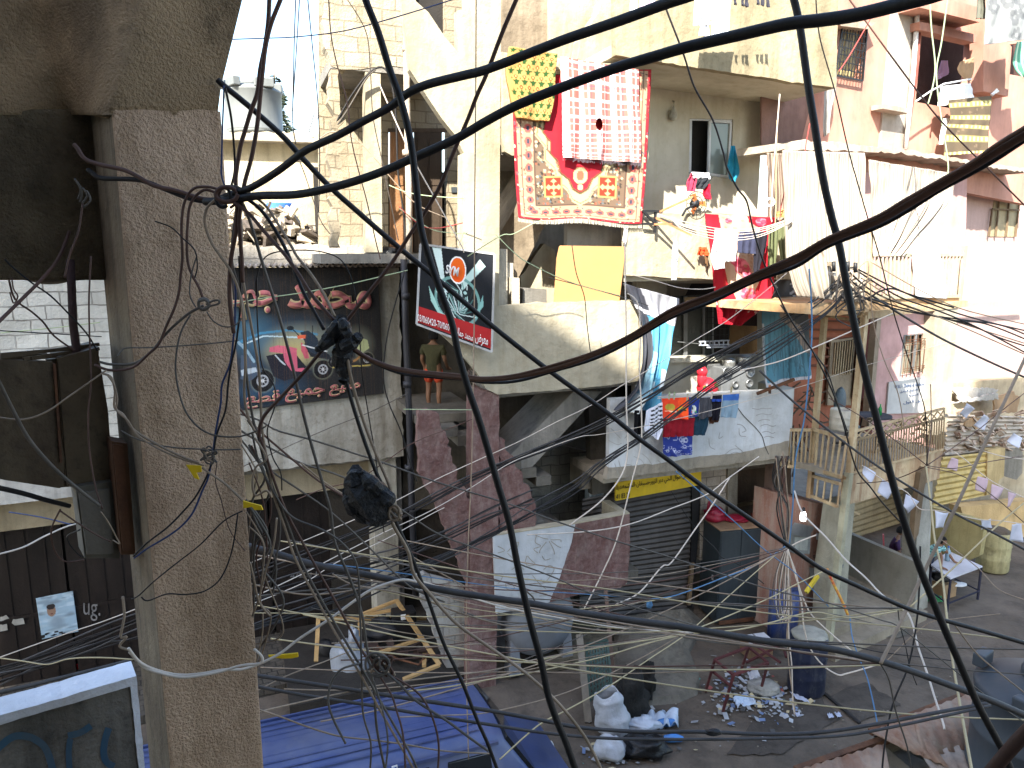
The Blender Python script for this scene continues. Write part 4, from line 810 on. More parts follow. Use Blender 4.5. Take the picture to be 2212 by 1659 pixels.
for i,(q,k,c_) in enumerate(([[(600,210),(1100,100),(1110,170),(600,195)],-1.0,0],[[(600,30),(1110,60),(1000,180),(700,190)],-1.4,0],[[(1060,150),(1240,90),(1340,140),(1310,300),(1060,300)],-1.0,1],[[(760,380),(870,360),(980,400),(900,470),(740,450)],-.7,1])):
    panel('roof_sheet',(surf('white_tin',(.50,.47,.42),dirt=.3),surf('tan_canvas',(.42,.28,.16),dirt=.3))[c_],FX,D4(q),k,.04,parent=fh,jagged=.02)
rsd=random.Random(11);m_=MB()
for i in range(70):
    u,v=rsd.uniform(2055,2215),rsd.uniform(885,975);m_.box(FX.p(u,v,-.6-rsd.random()*.25),rsd.uniform(.05,.25),rsd.uniform(.05,.2),.03,rsd.random()*3,(rsd.random(),rsd.random()))
tag(m_.build('debris',surf('bleached_debris',(.55,.48,.40),(.3,.18,.12),sc=9,dirt=.5)),kind='stuff')
lw=panel('garden_wall',yw,FE,D4([(330,1310),(640,1400),(960,1490),(900,1850),(800,1900),(330,1800)]),0,.15,jagged=.003)
tag(lw,'dull yellow garden wall behind the boys at the lane side','wall')
FY=Fr(11.6,16.4,20)
panel('lit_floor_panel',surf('sunlit_floor_orange',(.55,.38,.18),(.48,.33,.15),dirt=.25),FX,[(2075,1095),(2300,1075),(2300,1165),(2150,1180),(2090,1150)],-.4,.3,parent=fh)  # orange panel standing in for sunlight on the far lane floor
FB=Fr(-6,20,14)
lh=thing('flat_roof_house','low sunlit house with thin flat roof below the grey water tank','building',FB.w(-2,0,0))
panel('wall',surf('sunlit_ochre_render',(.52,.45,.30),(.45,.38,.25),dirt=.35),FB,[(300,305),(714,305),(740,640),(300,640)],0,.2,parent=lh,jagged=.01)
panel('door',surf('washed_green_door',(.45,.44,.36)),FB,T2([(120,1060),(310,1055),(310,1300),(120,1300)]),.02,.03,parent=lh)
zz=FB.sz(600,300,0)[1];mb=MB(FB.t);mb.fbox(FB,FB.sz(300,300,0)[0],FB.sz(705,300,.4)[0],zz-.12,zz,-3,.45);mb.build('roof_slab',surf('roof_slab_edge',(.45,.40,.32),dirt=.4),lh)
panel('roof_curb',surf('cream_curb',(.5,.44,.34)),FB,[(300,283),(600,286),(705,292),(705,299),(300,299)],.3,.15,parent=lh,jagged=.02)
def K(h):return tuple((int(h[i:i+2],16)/255) ** 2.2 for i in (0,2,4))
CL=painted('woven_cloth',rough=.95,dirt=.04)
W,H=150,190;c=Cv(W,H,K('3a2f2c'));rs=np.random.RandomState(2)
c.rect(0,0,W,H,K('9c2630'));c.rect(4,4,W-4,H-5,K('b08f72'))
for i in range(900):
    x,y=rs.rand()*W,rs.rand()*H
    if min(x,W-x,H-y,y+200) < 26:c.rect(int(x),int(y),int(x)+2,int(y)+2,[K('59413a'),K('a0524a'),K('4d5660'),K('d8c7a8')][rs.randint(4)],.8)
c.rect(8,0,9,H-9,K('4a3a36'));c.rect(W-9,0,W-8,H-9,K('4a3a36'));c.rect(8,H-10,W-8,H-9,K('4a3a36'))
for j in range(12,H-16,13):c.ell(16,j,4.2,5,K('b8584e'));c.ell(16,j,2,2.4,K('37404c'));c.ell(W-16,j,4.2,5,K('b8584e'));c.ell(W-16,j,2,2.4,K('37404c'))
for i in range(20,W-16,13):c.ell(i,H-17,5,4.2,K('b8584e'));c.ell(i,H-17,2.4,2,K('37404c'))
c.rect(22,-1,W-22,H-26,K('57463c'),1);c.rect(24,-1,W-24,H-28,K('6d5a4a'),1)
for i in range(1500):
    x,y=24+rs.rand()*(W-52),rs.rand()*(H-30);c.ell(x,y,1.3,1.3,[K('a9553f'),K('b9a47c'),K('56646a'),K('c4b694'),K('33302c'),K('33302c')][rs.randint(6)],.85)
def lobed(s,yb):
    h=[(18,-2),(19,58),(26,72),(24,84),(34,96),(33,108),(44,118),(48,134),(60,144),(66,158)]
    return h+[(W/2,164)]+[(W-x,y) for x,y in h[::-1]]
P0=lobed(0,150);cx_=W/2
def scl(P,f,dy):return [(cx_+(x-cx_)*f,y*f+dy) for x,y in P]
c.poly(P0,K('b3a27a'));c.poly(scl(P0,.97,2),K('6d5a3c'));c.poly(scl(P0,.95,4),K('b0a07c'))
for i in range(520):
    t=rs.rand();k=int(t*(len(P0)-1));a,b=P0[k],P0[min(k+1,len(P0)-1)];f=rs.rand();c.ell(cx_+(a[0]+(b[0]-a[0])*f-cx_)*.9,(a[1]+(b[1]-a[1])*f)*.9,1.3,1.3,[K('4f5a4a'),K('a8574a'),K('8a7a50')][rs.randint(3)],.8)
c.poly(scl(P0,.84,11),K('5b4830'));c.poly(scl(P0,.81,13),K('a82430'))
c.ell(cx_,126,8,10,K('b5a47c'));c.ell(cx_,126,4,6,K('a05a44'));c.ell(cx_,140,3,4,K('b5a47c'))
for x in (44,W-44):
    c.rect(x-11,126,x+11,152,K('b8935a'));c.rect(x-9,128,x+9,150,K('8e3626'));c.poly([(x,128),(x+9,139),(x,150),(x-9,139)],K('b99e72'))
    for a,b in ((-4,-5),(4,-5),(-4,5),(4,5)):c.ell(x+a*.7,139+b*.8,2.4,3,K('8e3626'))
rug=thing('carpet','red patterned carpet with white fringe hanging down from the upper landing','carpet',FM.p(1250,300,.1))
gridmesh_kw={}
cloth('pile',CL,FM,[(1108,150),(1108,250),(1113,380),(1120,470)],[(1407,150),(1402,250),(1394,380),(1386,482)],k=.06,folds=1.2,amp=.012,nx=150,ny=190,colf=c.a,parent=rug,thick=.012,hem=3)
m_=MB(FM.t);rsd=random.Random(4)
for i in range(130):
    t=i/129;u,v=1120+(1386-1120)*t,470+12*t+3*math.sin(t*9)
    m_.bar(FM.p(u,v-1,.055),FM.p(u+rsd.uniform(-.8,.8),v+9+rsd.uniform(-1,1),.05),.008,.006)
m_.build('fringe',surf('off_white_fringe',(.6,.55,.45),dirt=.1,bump=0),rug)
W,H=90,130;c=Cv(W,H,K('a9874e'))
for j in range(7):
    for i in range(6):
        x,y=8+i*16+(j%2)*8,8+j*18
        c.poly([(x,y-7),(x+2,y-2),(x+7,y-3),(x+3,y+2),(x+3,y+6),(x,y+4),(x-3,y+6),(x-3,y+2),(x-7,y-3),(x-2,y-2)],K('2c4a22'))
        c.ell(x+8,y+9,3.6,3.6,K('7d4420'));c.ell(x+8,y+9,1.6,1.6,K('b9925c'));c.ell(x,y+12,1.2,1.2,K('7d4420'))
o_=cloth('quilt',CL,FM,[(1100,100),(1094,150),(1104,205),(1118,254)],[(1204,116),(1200,160),(1197,215),(1186,262)],k=.20,folds=1,amp=.02,nx=90,ny=110,colf=c.a,thick=.09,kb=.17)
tag(o_,'yellow quilt with green leaves draped beside the plaid blanket','quilt')
W,H=150,190;c=Cv(W,H,K('b4645a'))
for i in range(5,W,30):
    c.rect(i,0,i+7,H,K('efe9e6'),.75);c.rect(i+2,0,i+3,H,K('39406a'),.8);c.rect(i+9,0,i+10,H,K('efe9e6'),.9);c.rect(i+17,0,i+19,H,K('efe9e6'),.55);c.rect(i+22,0,i+23,H,K('6a3a5a'),.6)
for j in range(5,H,26):
    c.rect(0,j,W,j+5,K('f0e2de'),.5);c.rect(0,j+8,W,j+9,K('5a3f66'),.5);c.rect(0,j+14,W,j+15,K('f5eeea'),.7)
c.rect(0,0,12,H,K('efe6da'),.8)
for j in range(0,H,12):c.rect(0,j,10,j+5,K('8a3b4a'),.6)
pb_=thing('blanket','red and white plaid blanket with fringe hung over the patterned carpet','blanket',FM.p(1300,250,.2))
hole=lambda a,b:((a-.47)/.045) ** 2+((b-.52)/.06) ** 2 > 1
cloth('weave',CL,FM,[(1210,122),(1213,220),(1214,300),(1216,340)],[(1380,150),(1382,230),(1386,300),(1386,352)],k=.16,folds=2.6,amp=.035,nx=130,ny=150,colf=c.a,parent=pb_,thick=.01,keep=hole)
m_=MB(FM.t)
for i in range(70):
    t=i/69;u,v=1216+170*t,340+12*t
    m_.bar(FM.p(u,v-1,.15),FM.p(u+rsd.uniform(-1,1),v+6+rsd.uniform(-2,3),.15),.008,.006)
m_.build('fringe',surf('dark_fringe',(.12,.10,.12),dirt=.1,bump=0),pb_)
def garment(label,colr,Lp,Rp,k=.25,cat='garment',name=None,folds=2,amp=.02,nx=20,ny=24,group=None,colf=None,kb=None,thick=.006,rough_=.95,fr=FM,ph=None,parent=None):
    mt_=CL if colf is not None else surf('cloth_%02x%02x%02x'%tuple(int(max(0,min(1,x))*255) for x in colr),colr,tuple(x*.85 for x in colr),dirt=.08,bump=.25,bsc=60,rough=rough_)
    o=cloth(name or cat.replace(' ','_'),mt_,fr,Lp,Rp,k,folds,amp,nx,ny,colf,parent,thick,kb,ph if ph is not None else (Lp[0][0]*.37)%6)
    return tag(o,label,cat,group)
W,H=120,170;c=Cv(W,H,K('a01c2c'));rs=np.random.RandomState(8)
c.poly([(22,-2),(70,-2),(74,14),(95,20),(98,40),(92,100),(84,126),(60,132),(38,120),(24,90),(26,40)],K('b09a88'))
for (x,y,r) in ((60,84,15),(72,92,12),(48,76,9),(82,118,10),(66,120,8),(40,14,6),(96,10,8)):
    for q in range(9):c.ell(x+r*.5*math.cos(q*.8),y+r*.5*math.sin(q*.8),r*.55,r*.5,[K('b8405a'),K('d87a8a'),K('a03048')][q%3],.8)
for i in range(40):c.ell(30+rs.rand()*60,rs.rand()*120,3,2,K('9a7a5a'),.6)
for i in range(30):c.ell(rs.rand()*120,130+rs.rand()*14,2,1.2,K('e9d9d0'),.7)
garment('large red blanket with pink roses hanging over the middle balcony wall',(0,0,0),[(1524,462),(1532,520),(1540,600),(1552,700)],[(1674,470),(1668,560),(1664,640),(1600,702)],k=.12,cat='blanket',folds=2.2,amp=.04,nx=110,ny=150,colf=c.a,thick=.02)
c=Cv(40,50,K('dfe8ec'));
for i in range(3,40,7):c.rect(i,0,i+2,50,K('9cb8c6'),.6)
garment('pale blue striped shirt pegged in front of the red blanket',0,M4([(912,350),(905,450),(975,595)]),M4([(1068,375),(1062,480),(1055,590)]),k=.42,cat='shirt',colf=c.a)
garment('white and navy vest pegged beside the pale blue shirt',K('d9dadc'),M4([(905,420),(885,500),(875,560),(905,655)]),M4([(970,430),(968,520),(972,580),(970,640)]),k=.50,cat='vest',folds=3,amp=.03)
garment('dark blue trousers folded over the line by the red blanket',K('3a3d52'),M4([(1090,370),(1075,440),(1075,530)]),M4([(1215,380),(1215,460),(1215,540)]),k=.45,cat='trousers',folds=3)
garment('black sleeve of a top hanging in front of the red blanket',K('24232b'),M4([(1195,380),(1190,560),(1190,690)]),M4([(1290,380),(1270,520),(1235,640)]),k=.44,cat='top')
garment('olive camouflage trousers pegged right of the red blanket',K('5f6548'),M4([(1300,345),(1295,450),(1295,640)]),M4([(1362,345),(1360,500),(1350,600)]),k=.44,cat='trousers',colf=None)
garment('olive camouflage trouser leg pegged beside the grey stocking',K('666b4c'),M4([(1364,345),(1366,450),(1385,600)]),M4([(1432,330),(1435,480),(1430,570)]),k=.44,cat='trousers')
garment('pale grey stocking hanging at the end of the clothes line',K('b4b8c2'),M4([(1432,280),(1440,380),(1440,500)]),M4([(1495,270),(1480,380),(1465,480)]),k=.46,cat='stocking',folds=3)
garment('brown jacket thrown over the balcony corner beside the striped curtains',K('a8824e'),M4([(1490,200),(1500,300),(1540,400),(1550,425)]),M4([(1580,190),(1620,280),(1640,330),(1670,430)]),k=.30,cat='jacket',folds=2.5,amp=.05,thick=.03)
garment('tan sheet draped along the top of the middle balcony corner',K('b08c58'),M4([(1345,240),(1345,275)]),M4([(1510,170),(1505,270)]),k=.14,cat='sheet',folds=4,amp=.03)
garment('brown hood knotted above the brown jacket',K('b8935c'),M4([(1480,190),(1520,210)]) ,M4([(1620,120),(1640,180)]),k=.32,cat='hood',folds=2,amp=.05,thick=.03)
garment('orange cloth bundle hanging on the balcony wall',K('d84a26'),M4([(795,490),(785,545)]),M4([(850,490),(852,548)]),k=.15,cat='cloth',amp=.04,thick=.02)
garment('brown rag below the orange cloth bundle',K('6a5038'),M4([(832,550),(838,600)]),M4([(862,550),(856,640)]),k=.14,cat='rag')
garment('white drop shaped bag hanging on a string before the cream balcony',K('e8e8e8'),M4([(622,440),(606,560),(608,690),(612,725)]),M4([(630,440),(645,560),(628,690),(616,725)]),k=.75,cat='bag',amp=.03,thick=.03)
for lab,cl_,L_,R_,kk,ct in (('red checked cloth heaped under the sliding window',K('a83a52'),T4([(620,1400),(585,1480),(590,1545)]),T4([(680,1395),(665,1470),(640,1550)]),-.75,'cloth'),
  ('white shirt rolled over the window sill',K('dcdcdc'),T4([(625,1395),(640,1440)]),T4([(770,1400),(770,1450)]),-.72,'shirt'),('black and white bag hanging at the sliding window corner',K('2c2f33'),T4([(690,1440),(660,1500),(670,1530)]),T4([(795,1435),(760,1480),(720,1530)]),-.7,'bag'),
  ('bright red cloth hanging under the sliding window',K('e0203a'),T4([(738,1490),(712,1560),(740,1610)]),T4([(775,1490),(778,1560),(775,1615)]),-.72,'cloth'),
  ('blue towel pegged to the right edge of the sliding window',K('2f93b8'),T4([(950,1180),(925,1320),(915,1360),(940,1450)]),T4([(975,1180),(1000,1300),(1012,1400),(975,1480)]),-1.1,'towel')):
    garment(lab,cl_,L_,R_,k=kk,cat=ct,amp=.03,thick=.015)
fan=thing('pedestal_fan','black pedestal fan tipped on the orange bars below the window','fan',FM.p(1500,450,-.1))
fc=FM.p(1505,440,.05)
m_=MB(FM.t)
for r in (.05,.12,.2):m_.tube([fc+FM.e*r*math.cos(a)+Vector((0,0,r*math.sin(a))) for a in [j*.42 for j in range(16)]],.006,5)
for j in range(12):a=j*.524;m_.tube([fc,fc+FM.e*.2*math.cos(a)+Vector((0,0,.2*math.sin(a)))],.004,4)
m_.build('cage',BLACKP,fan)
m_=MB();m_.lathe(fc-FM.n*.02,[(.001,-.1),(.07,-.09),(.08,0),(.04,.04),(.001,.05)],12,FM.n);m_.build('motor',BLACKP,fan)
for q in range(3):
    a=q*2.1;e_=FM.e*math.cos(a)+Vector((0,0,math.sin(a)));f_=FM.e*-math.sin(a)+Vector((0,0,math.cos(a)))
    m_=MB();m_.add([fc+e_*.03-f_*.02,fc+e_*.17-f_*.05+FM.n*.02,fc+e_*.18+f_*.05-FM.n*.02,fc+e_*.03+f_*.03],[(0,1,2,3)]);b_=m_.build('blade',surf('orange_blade',(.55,.16,.04)),fan);b_.modifiers.new('t','SOLIDIFY').thickness=.004
m_=MB();m_.tube([fc,FM.p(1482,452,.1),FM.p(1474,466,.12)],.02);m_.build('neck',BLACKP,fan)
dryer=thing('drying_bracket','orange and black steel clothes line bracket right of the carpet','bracket',FM.p(1400,460,.1))
m_=MB(FM.t);og=surf('orange_bracket_paint',(.55,.22,.10),dirt=.4)
for a,b,kk in (((510,235),(750,125),.5),((475,275),(740,405),.5),((460,325),(600,322),.4)):m_.bar(FM.p(*M4([a])[0],.1),FM.p(*M4([b])[0],kk),.03)
m_.build('arm',og,dryer)
m_=MB(FM.t)
for a,b in (((385,230),(505,230)),((480,230),(475,385)),((385,322),(480,322)),((390,230),(480,320))):m_.bar(FM.p(*M4([a])[0],.1),FM.p(*M4([b])[0],.12),.035)
m_.build('frame',BLACKP,dryer)
LG='clothes pegged along the white balcony'
c=Cv(40,50,K('e8472a'));c.poly([(25,-1),(41,-1),(41,50),(22,30)],K('ff5a2a'));c.ell(12,22,8,7,K('b8a040'));c.ell(30,26,7,5,K('e8c030'));c.line([(4,30),(20,32)],2,K('e8d8b0'));c.line([(24,32),(36,28)],2,K('40301a'))
garment('orange and red printed T-shirt pegged on the white balcony line',0,D2([(600,780),(605,880),(612,980)]),D2([(868,765),(862,880),(858,990)]),k=.35,cat='shirt',colf=c.a,nx=40,ny=40,group=LG)
c=Cv(30,40,K('2c3f8a'));c.ell(14,22,6,6,K('d8dcd0'));c.ell(12,22,2,3,K('2f3a3a'));c.ell(9,28,3,2,K('c83030'));c.ell(20,28,3,2,K('3a8a3a'));c.ell(14,30,3,2,K('e0e0e0'))
garment('blue child\'s shirt with a small print beside the orange T-shirt',0,D2([(868,770),(866,870),(865,965)]),D2([(975,765),(975,870),(970,960)]),k=.33,cat='shirt',colf=c.a,nx=30,ny=30,group=LG)
garment('charcoal grey shirt pegged between the blue shirt and jeans',K('4a4a50'),D2([(978,775),(975,900),(970,1000)]),D2([(1095,770),(1095,880),(1090,960)]),k=.33,cat='shirt',group=LG)
garment('black shorts with blue hem on the balcony line',K('1c1a24'),D2([(1098,735),(1100,870),(1100,1000)]),D2([(1200,730),(1195,870),(1170,1000)]),k=.33,cat='shorts',group=LG)
garment('blue hem band of the black shorts',K('2a4aa0'),D2([(1100,790),(1100,812)]),D2([(1200,788),(1200,812)]),k=.36,cat='band',group=LG)
c=Cv(30,40,K('7f97a8'));c.rect(0,0,30,12,K('4068b0'))
garment('pale denim shorts with blue waist at the end of the balcony line',0,D2([(1212,740),(1200,850),(1190,970)]),D2([(1372,730),(1360,850),(1340,975)]),k=.33,cat='shorts',colf=c.a,group=LG)
garment('dark red long-sleeved top below the orange T-shirt',K('8e1a28'),D2([(612,985),(618,1080),(612,1170)]),D2([(930,975),(920,1070),(915,1155)]),k=.30,cat='top',folds=5,group=LG)
garment('dark teal jumper below the charcoal shirt',K('203a4a'),D2([(930,960),(925,1060),(920,1150)]),D2([(1070,965),(1060,1060),(1040,1150)]),k=.30,cat='jumper',group=LG)
garment('brown furry cloth below the black shorts',K('4a3226'),D2([(1060,960),(1080,1040)]),D2([(1180,960),(1160,1015)]),k=.29,cat='cloth',group=LG)
W,H=70,60;c=Cv(W,H,K('2c3a80'));rs=np.random.RandomState(4)
for i in range(24):x,y=rs.rand()*W,rs.rand()*H;c.ell(x,y,4,4,K('b8bcd0'),.8,ring=.3)
for i in range(26):x,y=rs.rand()*W,rs.rand()*H;c.rect(int(x),int(y),int(x)+9,int(y)+1,K('b8bcd0'),.8)
garment('blue patterned cloth hanging lowest on the white balcony',0,D2([(612,1150),(612,1250),(620,1330),(665,1368)]),D2([(905,1140),(903,1240),(900,1300),(900,1340)]),k=.27,cat='cloth',colf=c.a,nx=60,ny=50)
c=Cv(40,60,K('d4d6e2'))
for j in range(6):c.line([(14,6+j*6),(22,8+j*6),(30,5+j*6),(40,8+j*6)],2.4,K('1c1c22'))
for j in range(5):c.line([(18+j*4,40),(16+j*4,56)],1,K('9a9aa8'))
garment('white towel with black stripes beside the orange T-shirt',0,D2([(445,905),(430,1030),(425,1100),(500,1150)]),D2([(606,820),(606,950),(605,1080),(555,1195)]),k=.36,cat='towel',colf=c.a,nx=36,ny=40)
garment('black trousers between the shiny banner and the striped towel',K('101014'),D2([(330,900),(328,1000),(325,1150)]),D2([(440,900),(430,1010),(415,1140)]),k=.2,cat='trousers')
ck=thing('toy_rocker','red spotted toy animal sitting on the white balcony wall','toy',FM.p(1520,830,-.2))
m_=MB();bc=FM.p(1528,836,-.25);RD=surf('shiny_red_plastic',(.50,.02,.035),(.45,.02,.03),dirt=.05,rough=.3,bump=0)
m_.lathe(bc,[(.001,-.18),(.16,-.15),(.2,-.02),(.16,.1),(.06,.17),(.001,.18)],16);m_.build('body',RD,ck,True)
m_=MB();hc=FM.p(*D2([(1000,560)])[0],-.25);m_.tube([bc+FM.e*-.08,hc+Vector((0,0,-.05)),hc+Vector((0,0,.1))],[.11,.085,.08],12);m_.lathe(hc+Vector((0,0,.08)),[(.001,-.1),(.085,-.06),(.1,.02),(.06,.09),(.001,.11)],14);m_.build('head',RD,ck,True)
m_=MB()
for a,z in ((-.9,.02),(.4,.06),(1.1,-.06),(-.2,-.1)):m_.lathe(bc+Vector((0,0,z))+FM.n*.17*math.cos(a)+FM.e*.17*math.sin(a),[(.001,.03),(.035,.028),(.04,0),(.001,-.01)],10,FM.n)
m_.build('spots',surf('olive_spot',(.15,.16,.03)),ck)
stv=thing('gas_stove','steel stove with pots and round burners behind the balcony parapet','stove',FM.p(1590,840,-.5))
m_=MB(FM.t);a=FM.sz(*D2([(1195,660)])[0],-.45);b=FM.sz(*D2([(1500,380)])[0],-.45);m_.fbox(FM,a[0],b[0],a[1]-.2,b[1]-.15,-.95,-.45);m_.build('body',GREYM,stv,bevel=.02)
m_=MB()
for q,r in (((1250,520),.11),((1480,520),.10),((1470,630),.08),((1330,640),.07)):cc_=FM.p(*D2([q])[0],-.44);m_.lathe(cc_,[(r,0),(r,.03),(r*.8,.035),(r*.6,.005),(.001,.005)],20,FM.n)
m_.build('dial_rings',surf('dull_steel_ring',(.3,.31,.32),rough=.35,metal=.7),stv,True)
for q,r in (((1270,430),.13),((1410,400),.15)):
    m_=MB();cc_=FM.p(*D2([q])[0],-.65);m_.lathe(cc_,[(.001,-.1),(r,-.1),(r,.06),(r*.96,.07),(r*.5,.1),(.001,.11)],20);m_.build('pot',surf('dull_steel_pot',(.42,.42,.4),rough=.3,metal=.8),stv,True)
rk=thing('dish_rack','small blue and white rack hung in the balcony window opening','rack',FM.p(1545,742,-.9))
m_=MB(FM.t)
for q,r in (((795,1170),(1010,1160)),((795,1195),(1015,1190)),((850,1210),(1010,1207))):m_.bar(FM.p(*M4([q])[0],-.9),FM.p(*M4([r])[0],-.9),.025)
for i in range(7):m_.bar(FM.p(*M4([(805+i*33,1165)])[0],-.88),FM.p(*M4([(805+i*33,1198)])[0],-.88),.02)
m_.build('bars',surf('blue_white_rack',(.35,.42,.6),(.6,.62,.66),sc=14),rk)
m_=MB(FM.t);m_.bar(FM.p(*M4([(640,1170)])[0],-.9),FM.p(*M4([(800,1185)])[0],-.9),.012);m_.build('wire',GREYM,rk)
c=Cv(70,130,K('6f93a6'));rs=np.random.RandomState(9);c.rect(0,0,70,30,K('8c8c92'));c.poly([(0,0),(24,0),(30,60),(14,100),(20,130),(0,130)],K('3a3b42'));c.poly([(24,30),(70,26),(70,90),(50,130),(30,80)],K('4f93b4'));c.ell(46,88,3,4,K('e8eef2'));c.ell(46,97,3,4,K('e8eef2'));c.poly([(58,70),(68,76),(66,100),(57,92)],K('e0e6ea'));c.rect(0,26,70,29,K('d8d8dc'));c.poly([(20,100),(40,108),(45,130),(18,130)],K('c8ccc8'));c.poly([(28,60),(40,60),(42,92),(34,96)],K('8fc0cc'))
for i in range(50):c.ell(rs.rand()*70,rs.rand()*130,5,9,K('3f4a52'),.15,soft=.7)
BANM=painted('banner_vinyl',rough=.45,dirt=.12)
bo_=cloth('banner',BANM,FM,[(1345,612),(1382,700),(1376,820),(1322,885)],[(1466,645),(1452,740),(1432,830),(1432,900)],k=.12,folds=2.4,amp=.09,nx=70,ny=110,colf=c.a,thick=.006)
tag(bo_,'crumpled blue and grey plastic banner hanging beside the cream parapet','banner')
c=Cv(60,120,K('4a4c52'));c.poly([(0,40),(24,48),(50,70),(58,90),(60,120),(0,120)],K('4f8296'));c.poly([(26,46),(50,62),(60,84),(56,88),(40,66),(24,52)],K('9a8a80'));c.rect(0,114,60,120,K('c8c6cc'));c.rect(0,60,3,120,K('c0c4cc'))
for i in range(90):x=rs.rand()*60;c.line([(x,45+rs.rand()*60),(x+rs.randn()*2,60+rs.rand()*60)],1,K('2c4652'),.5)
c.line([(44,10),(40,16),(46,20),(38,26)],3,K('d0d0d4'));c.line([(42,30),(46,36),(40,42)],3,K('d0d0d4'));c.line([(10,14),(16,18)],2,K('c0c0c4'));c.line([(14,24),(8,32)],2,K('c0c0c4'));c.ell(36,12,1.6,1.6,K('d0d0d4'));c.ell(48,26,1.6,1.6,K('d0d0d4'))
bo_=cloth('banner',BANM,FM,M4([(1320,715),(1245,900),(1245,1200),(1270,1500)]),M4([(1560,720),(1570,900),(1580,1200),(1590,1430)]),k=-.35,folds=1.2,amp=.05,nx=60,ny=110,colf=c.a,thick=.006)
tag(bo_,'blue and black plastic banner with white strokes closing the balcony end','banner')
m_=MB(FM.t);m_.bar(FM.p(*M4([(1210,1545)])[0],.1),FM.p(*M4([(1480,1440)])[0],.3),.05);m_.bar(FM.p(*M4([(1303,1490)])[0],-.1),FM.p(*M4([(1303,1535)])[0],.15),.05)
tag(m_.build('bracket',RUST),'rusty steel bracket under the blue and black banner','bracket')
c=Cv(200,100,K('b3a899'))
for i in range(200):
    if i%4 == 0:c.rect(i,0,i+2,100,K('85786a'),.8)
STR=painted('striped_curtain',rough=.9,dirt=.08)
for i,(L_,R_,lab,f) in enumerate((([(1690,325),(1690,420),(1695,560),(1720,640)],[(1868,330),(1868,430),(1866,560),(1864,655)],'striped curtain left of the rusty post on the upper balcony',4),([(1876,345),(1878,450),(1884,555)],[(2062,375),(2050,440),(1945,552)],'striped curtain drawn aside to the right of the rusty balcony post',3))):
    o_=cloth('curtain',STR,FR,L_,R_,k=.02,folds=f*2,amp=.05,nx=200,ny=40,colf=c.a,thick=.004);tag(o_,lab,'curtain')
c=Cv(60,60,K('8f7f70'))
for i in range(0,60,4):c.rect(i,0,i+2,60,K('5a4a40'))
tag(cloth('curtain',STR,FR,[(1655,330),(1655,420),(1655,600)],[(1700,332),(1705,420),(1700,600)],k=-1.3,folds=3,amp=.05,nx=60,ny=30,colf=c.a,thick=.004),'dark ribbed curtain in the shade behind the white house corner','curtain')
garment('white sheet hung over the upper balcony railing',K('f0efec'),M5([(855,525),(870,650),(890,850)]),M5([(1050,520),(1090,680),(1110,860)]),k=.08,cat='sheet',fr=FR,folds=1,thick=.02)
c=Cv(60,90,K('5c5040'))
for j in range(5):
    c.rect(0,8+j*19,60,15+j*19,K('a89a5c'),.8)
    for i in range(10):c.ell(3+i*6,11+j*19,2,3,K('d8cf90'))
for i in range(30):c.ell(rs.rand()*60,rs.rand()*90,1.4,1.4,K('83705a'),.6)
garment('brown and gold patterned cloth hanging from the pink wall',0,T5([(1045,810),(1060,950),(1030,1060),(1015,1260)]),T5([(1400,775),(1392,950),(1372,1080),(1365,1235)]),k=.5,cat='cloth',colf=c.a,nx=60,ny=80,fr=FU,folds=1.5)
c=Cv(60,60,K('8d8f8d'))
for i in range(9):x,y=rs.rand()*60,rs.rand()*60;[c.ell(x+5*math.cos(q),y+5*math.sin(q),3,3,K('5c5e60'),.7) for q in range(6)]
garment('grey flowered sheet hanging at the top right over the pink house',0,T5([(1350,-150),(1348,100),(1345,362)]),T5([(1720,-150),(1720,100),(1700,315)]),k=1.2,cat='sheet',colf=c.a,nx=50,ny=50,fr=FU,folds=1.4,amp=.05)
garment('narrow olive cloth beside the grey flowered sheet',K('6c6c60'),T5([(1278,-100),(1270,148)]),T5([(1342,-100),(1340,155)]),k=1.1,cat='cloth',fr=FU)
c=Cv(40,50,K('5f9a80'));
for i in range(4,40,9):c.rect(i,0,i+3,50,K('b8cfb0'))
garment('green striped cloth at the right edge of the pink house',0,T5([(1600,340),(1575,520),(1640,620)]),T5([(1750,320),(1760,500),(1760,650)]),k=.9,cat='cloth',colf=c.a,nx=40,ny=40,fr=FU)
garment('white sheets bundled at the brown window opening of the pink house',K('f2f2f2'),T5([(975,700),(955,800),(955,860)]),T5([(1225,675),(1225,760),(1225,830)]),k=.4,cat='sheet',fr=FU,folds=3,amp=.06)
garment('white trouser leg hanging below the white sheets',K('eeeeee'),T5([(1010,960),(985,1080),(972,1170)]),T5([(1055,960),(1030,1080),(1020,1170)]),k=.35,cat='trousers',fr=FU)
garment('brown striped shirt hanging in the pink house opening',K('b39474'),T5([(1145,500),(1120,570),(1180,650)]),T5([(1255,465),(1255,560),(1220,655)]),k=.3,cat='shirt',fr=FU,folds=3)
garment('lilac shirt hanging inside the pink house opening',K('b49ac0'),T5([(990,490),(965,580),(955,650)]),T5([(1040,490),(1048,570),(1045,600)]),k=-.3,cat='shirt',fr=FU)
garment('white sock pegged on the sill beside the patterned cloth',K('eeeeee'),T5([(1440,715),(1395,760)]),T5([(1460,740),(1410,775)]),k=.45,cat='sock',fr=FU,thick=.02)
garment('grey knitted curtain hanging at the left end of the pink house',K('9a948c'),T5([(60,440),(40,700),(30,1000),(40,1110)]),T5([(130,300),(138,700),(90,900),(75,1080)]),k=.3,cat='curtain',fr=FU,folds=2)
m_=MB();m_.tube([FU.p(*q,.5) for q in T5([(785,820),(900,740),(1010,680),(1230,640)])],.018);tag(m_.build('drying_pole',WHITEPL,None,True),'thin white drying pole across the pink house opening','pole')
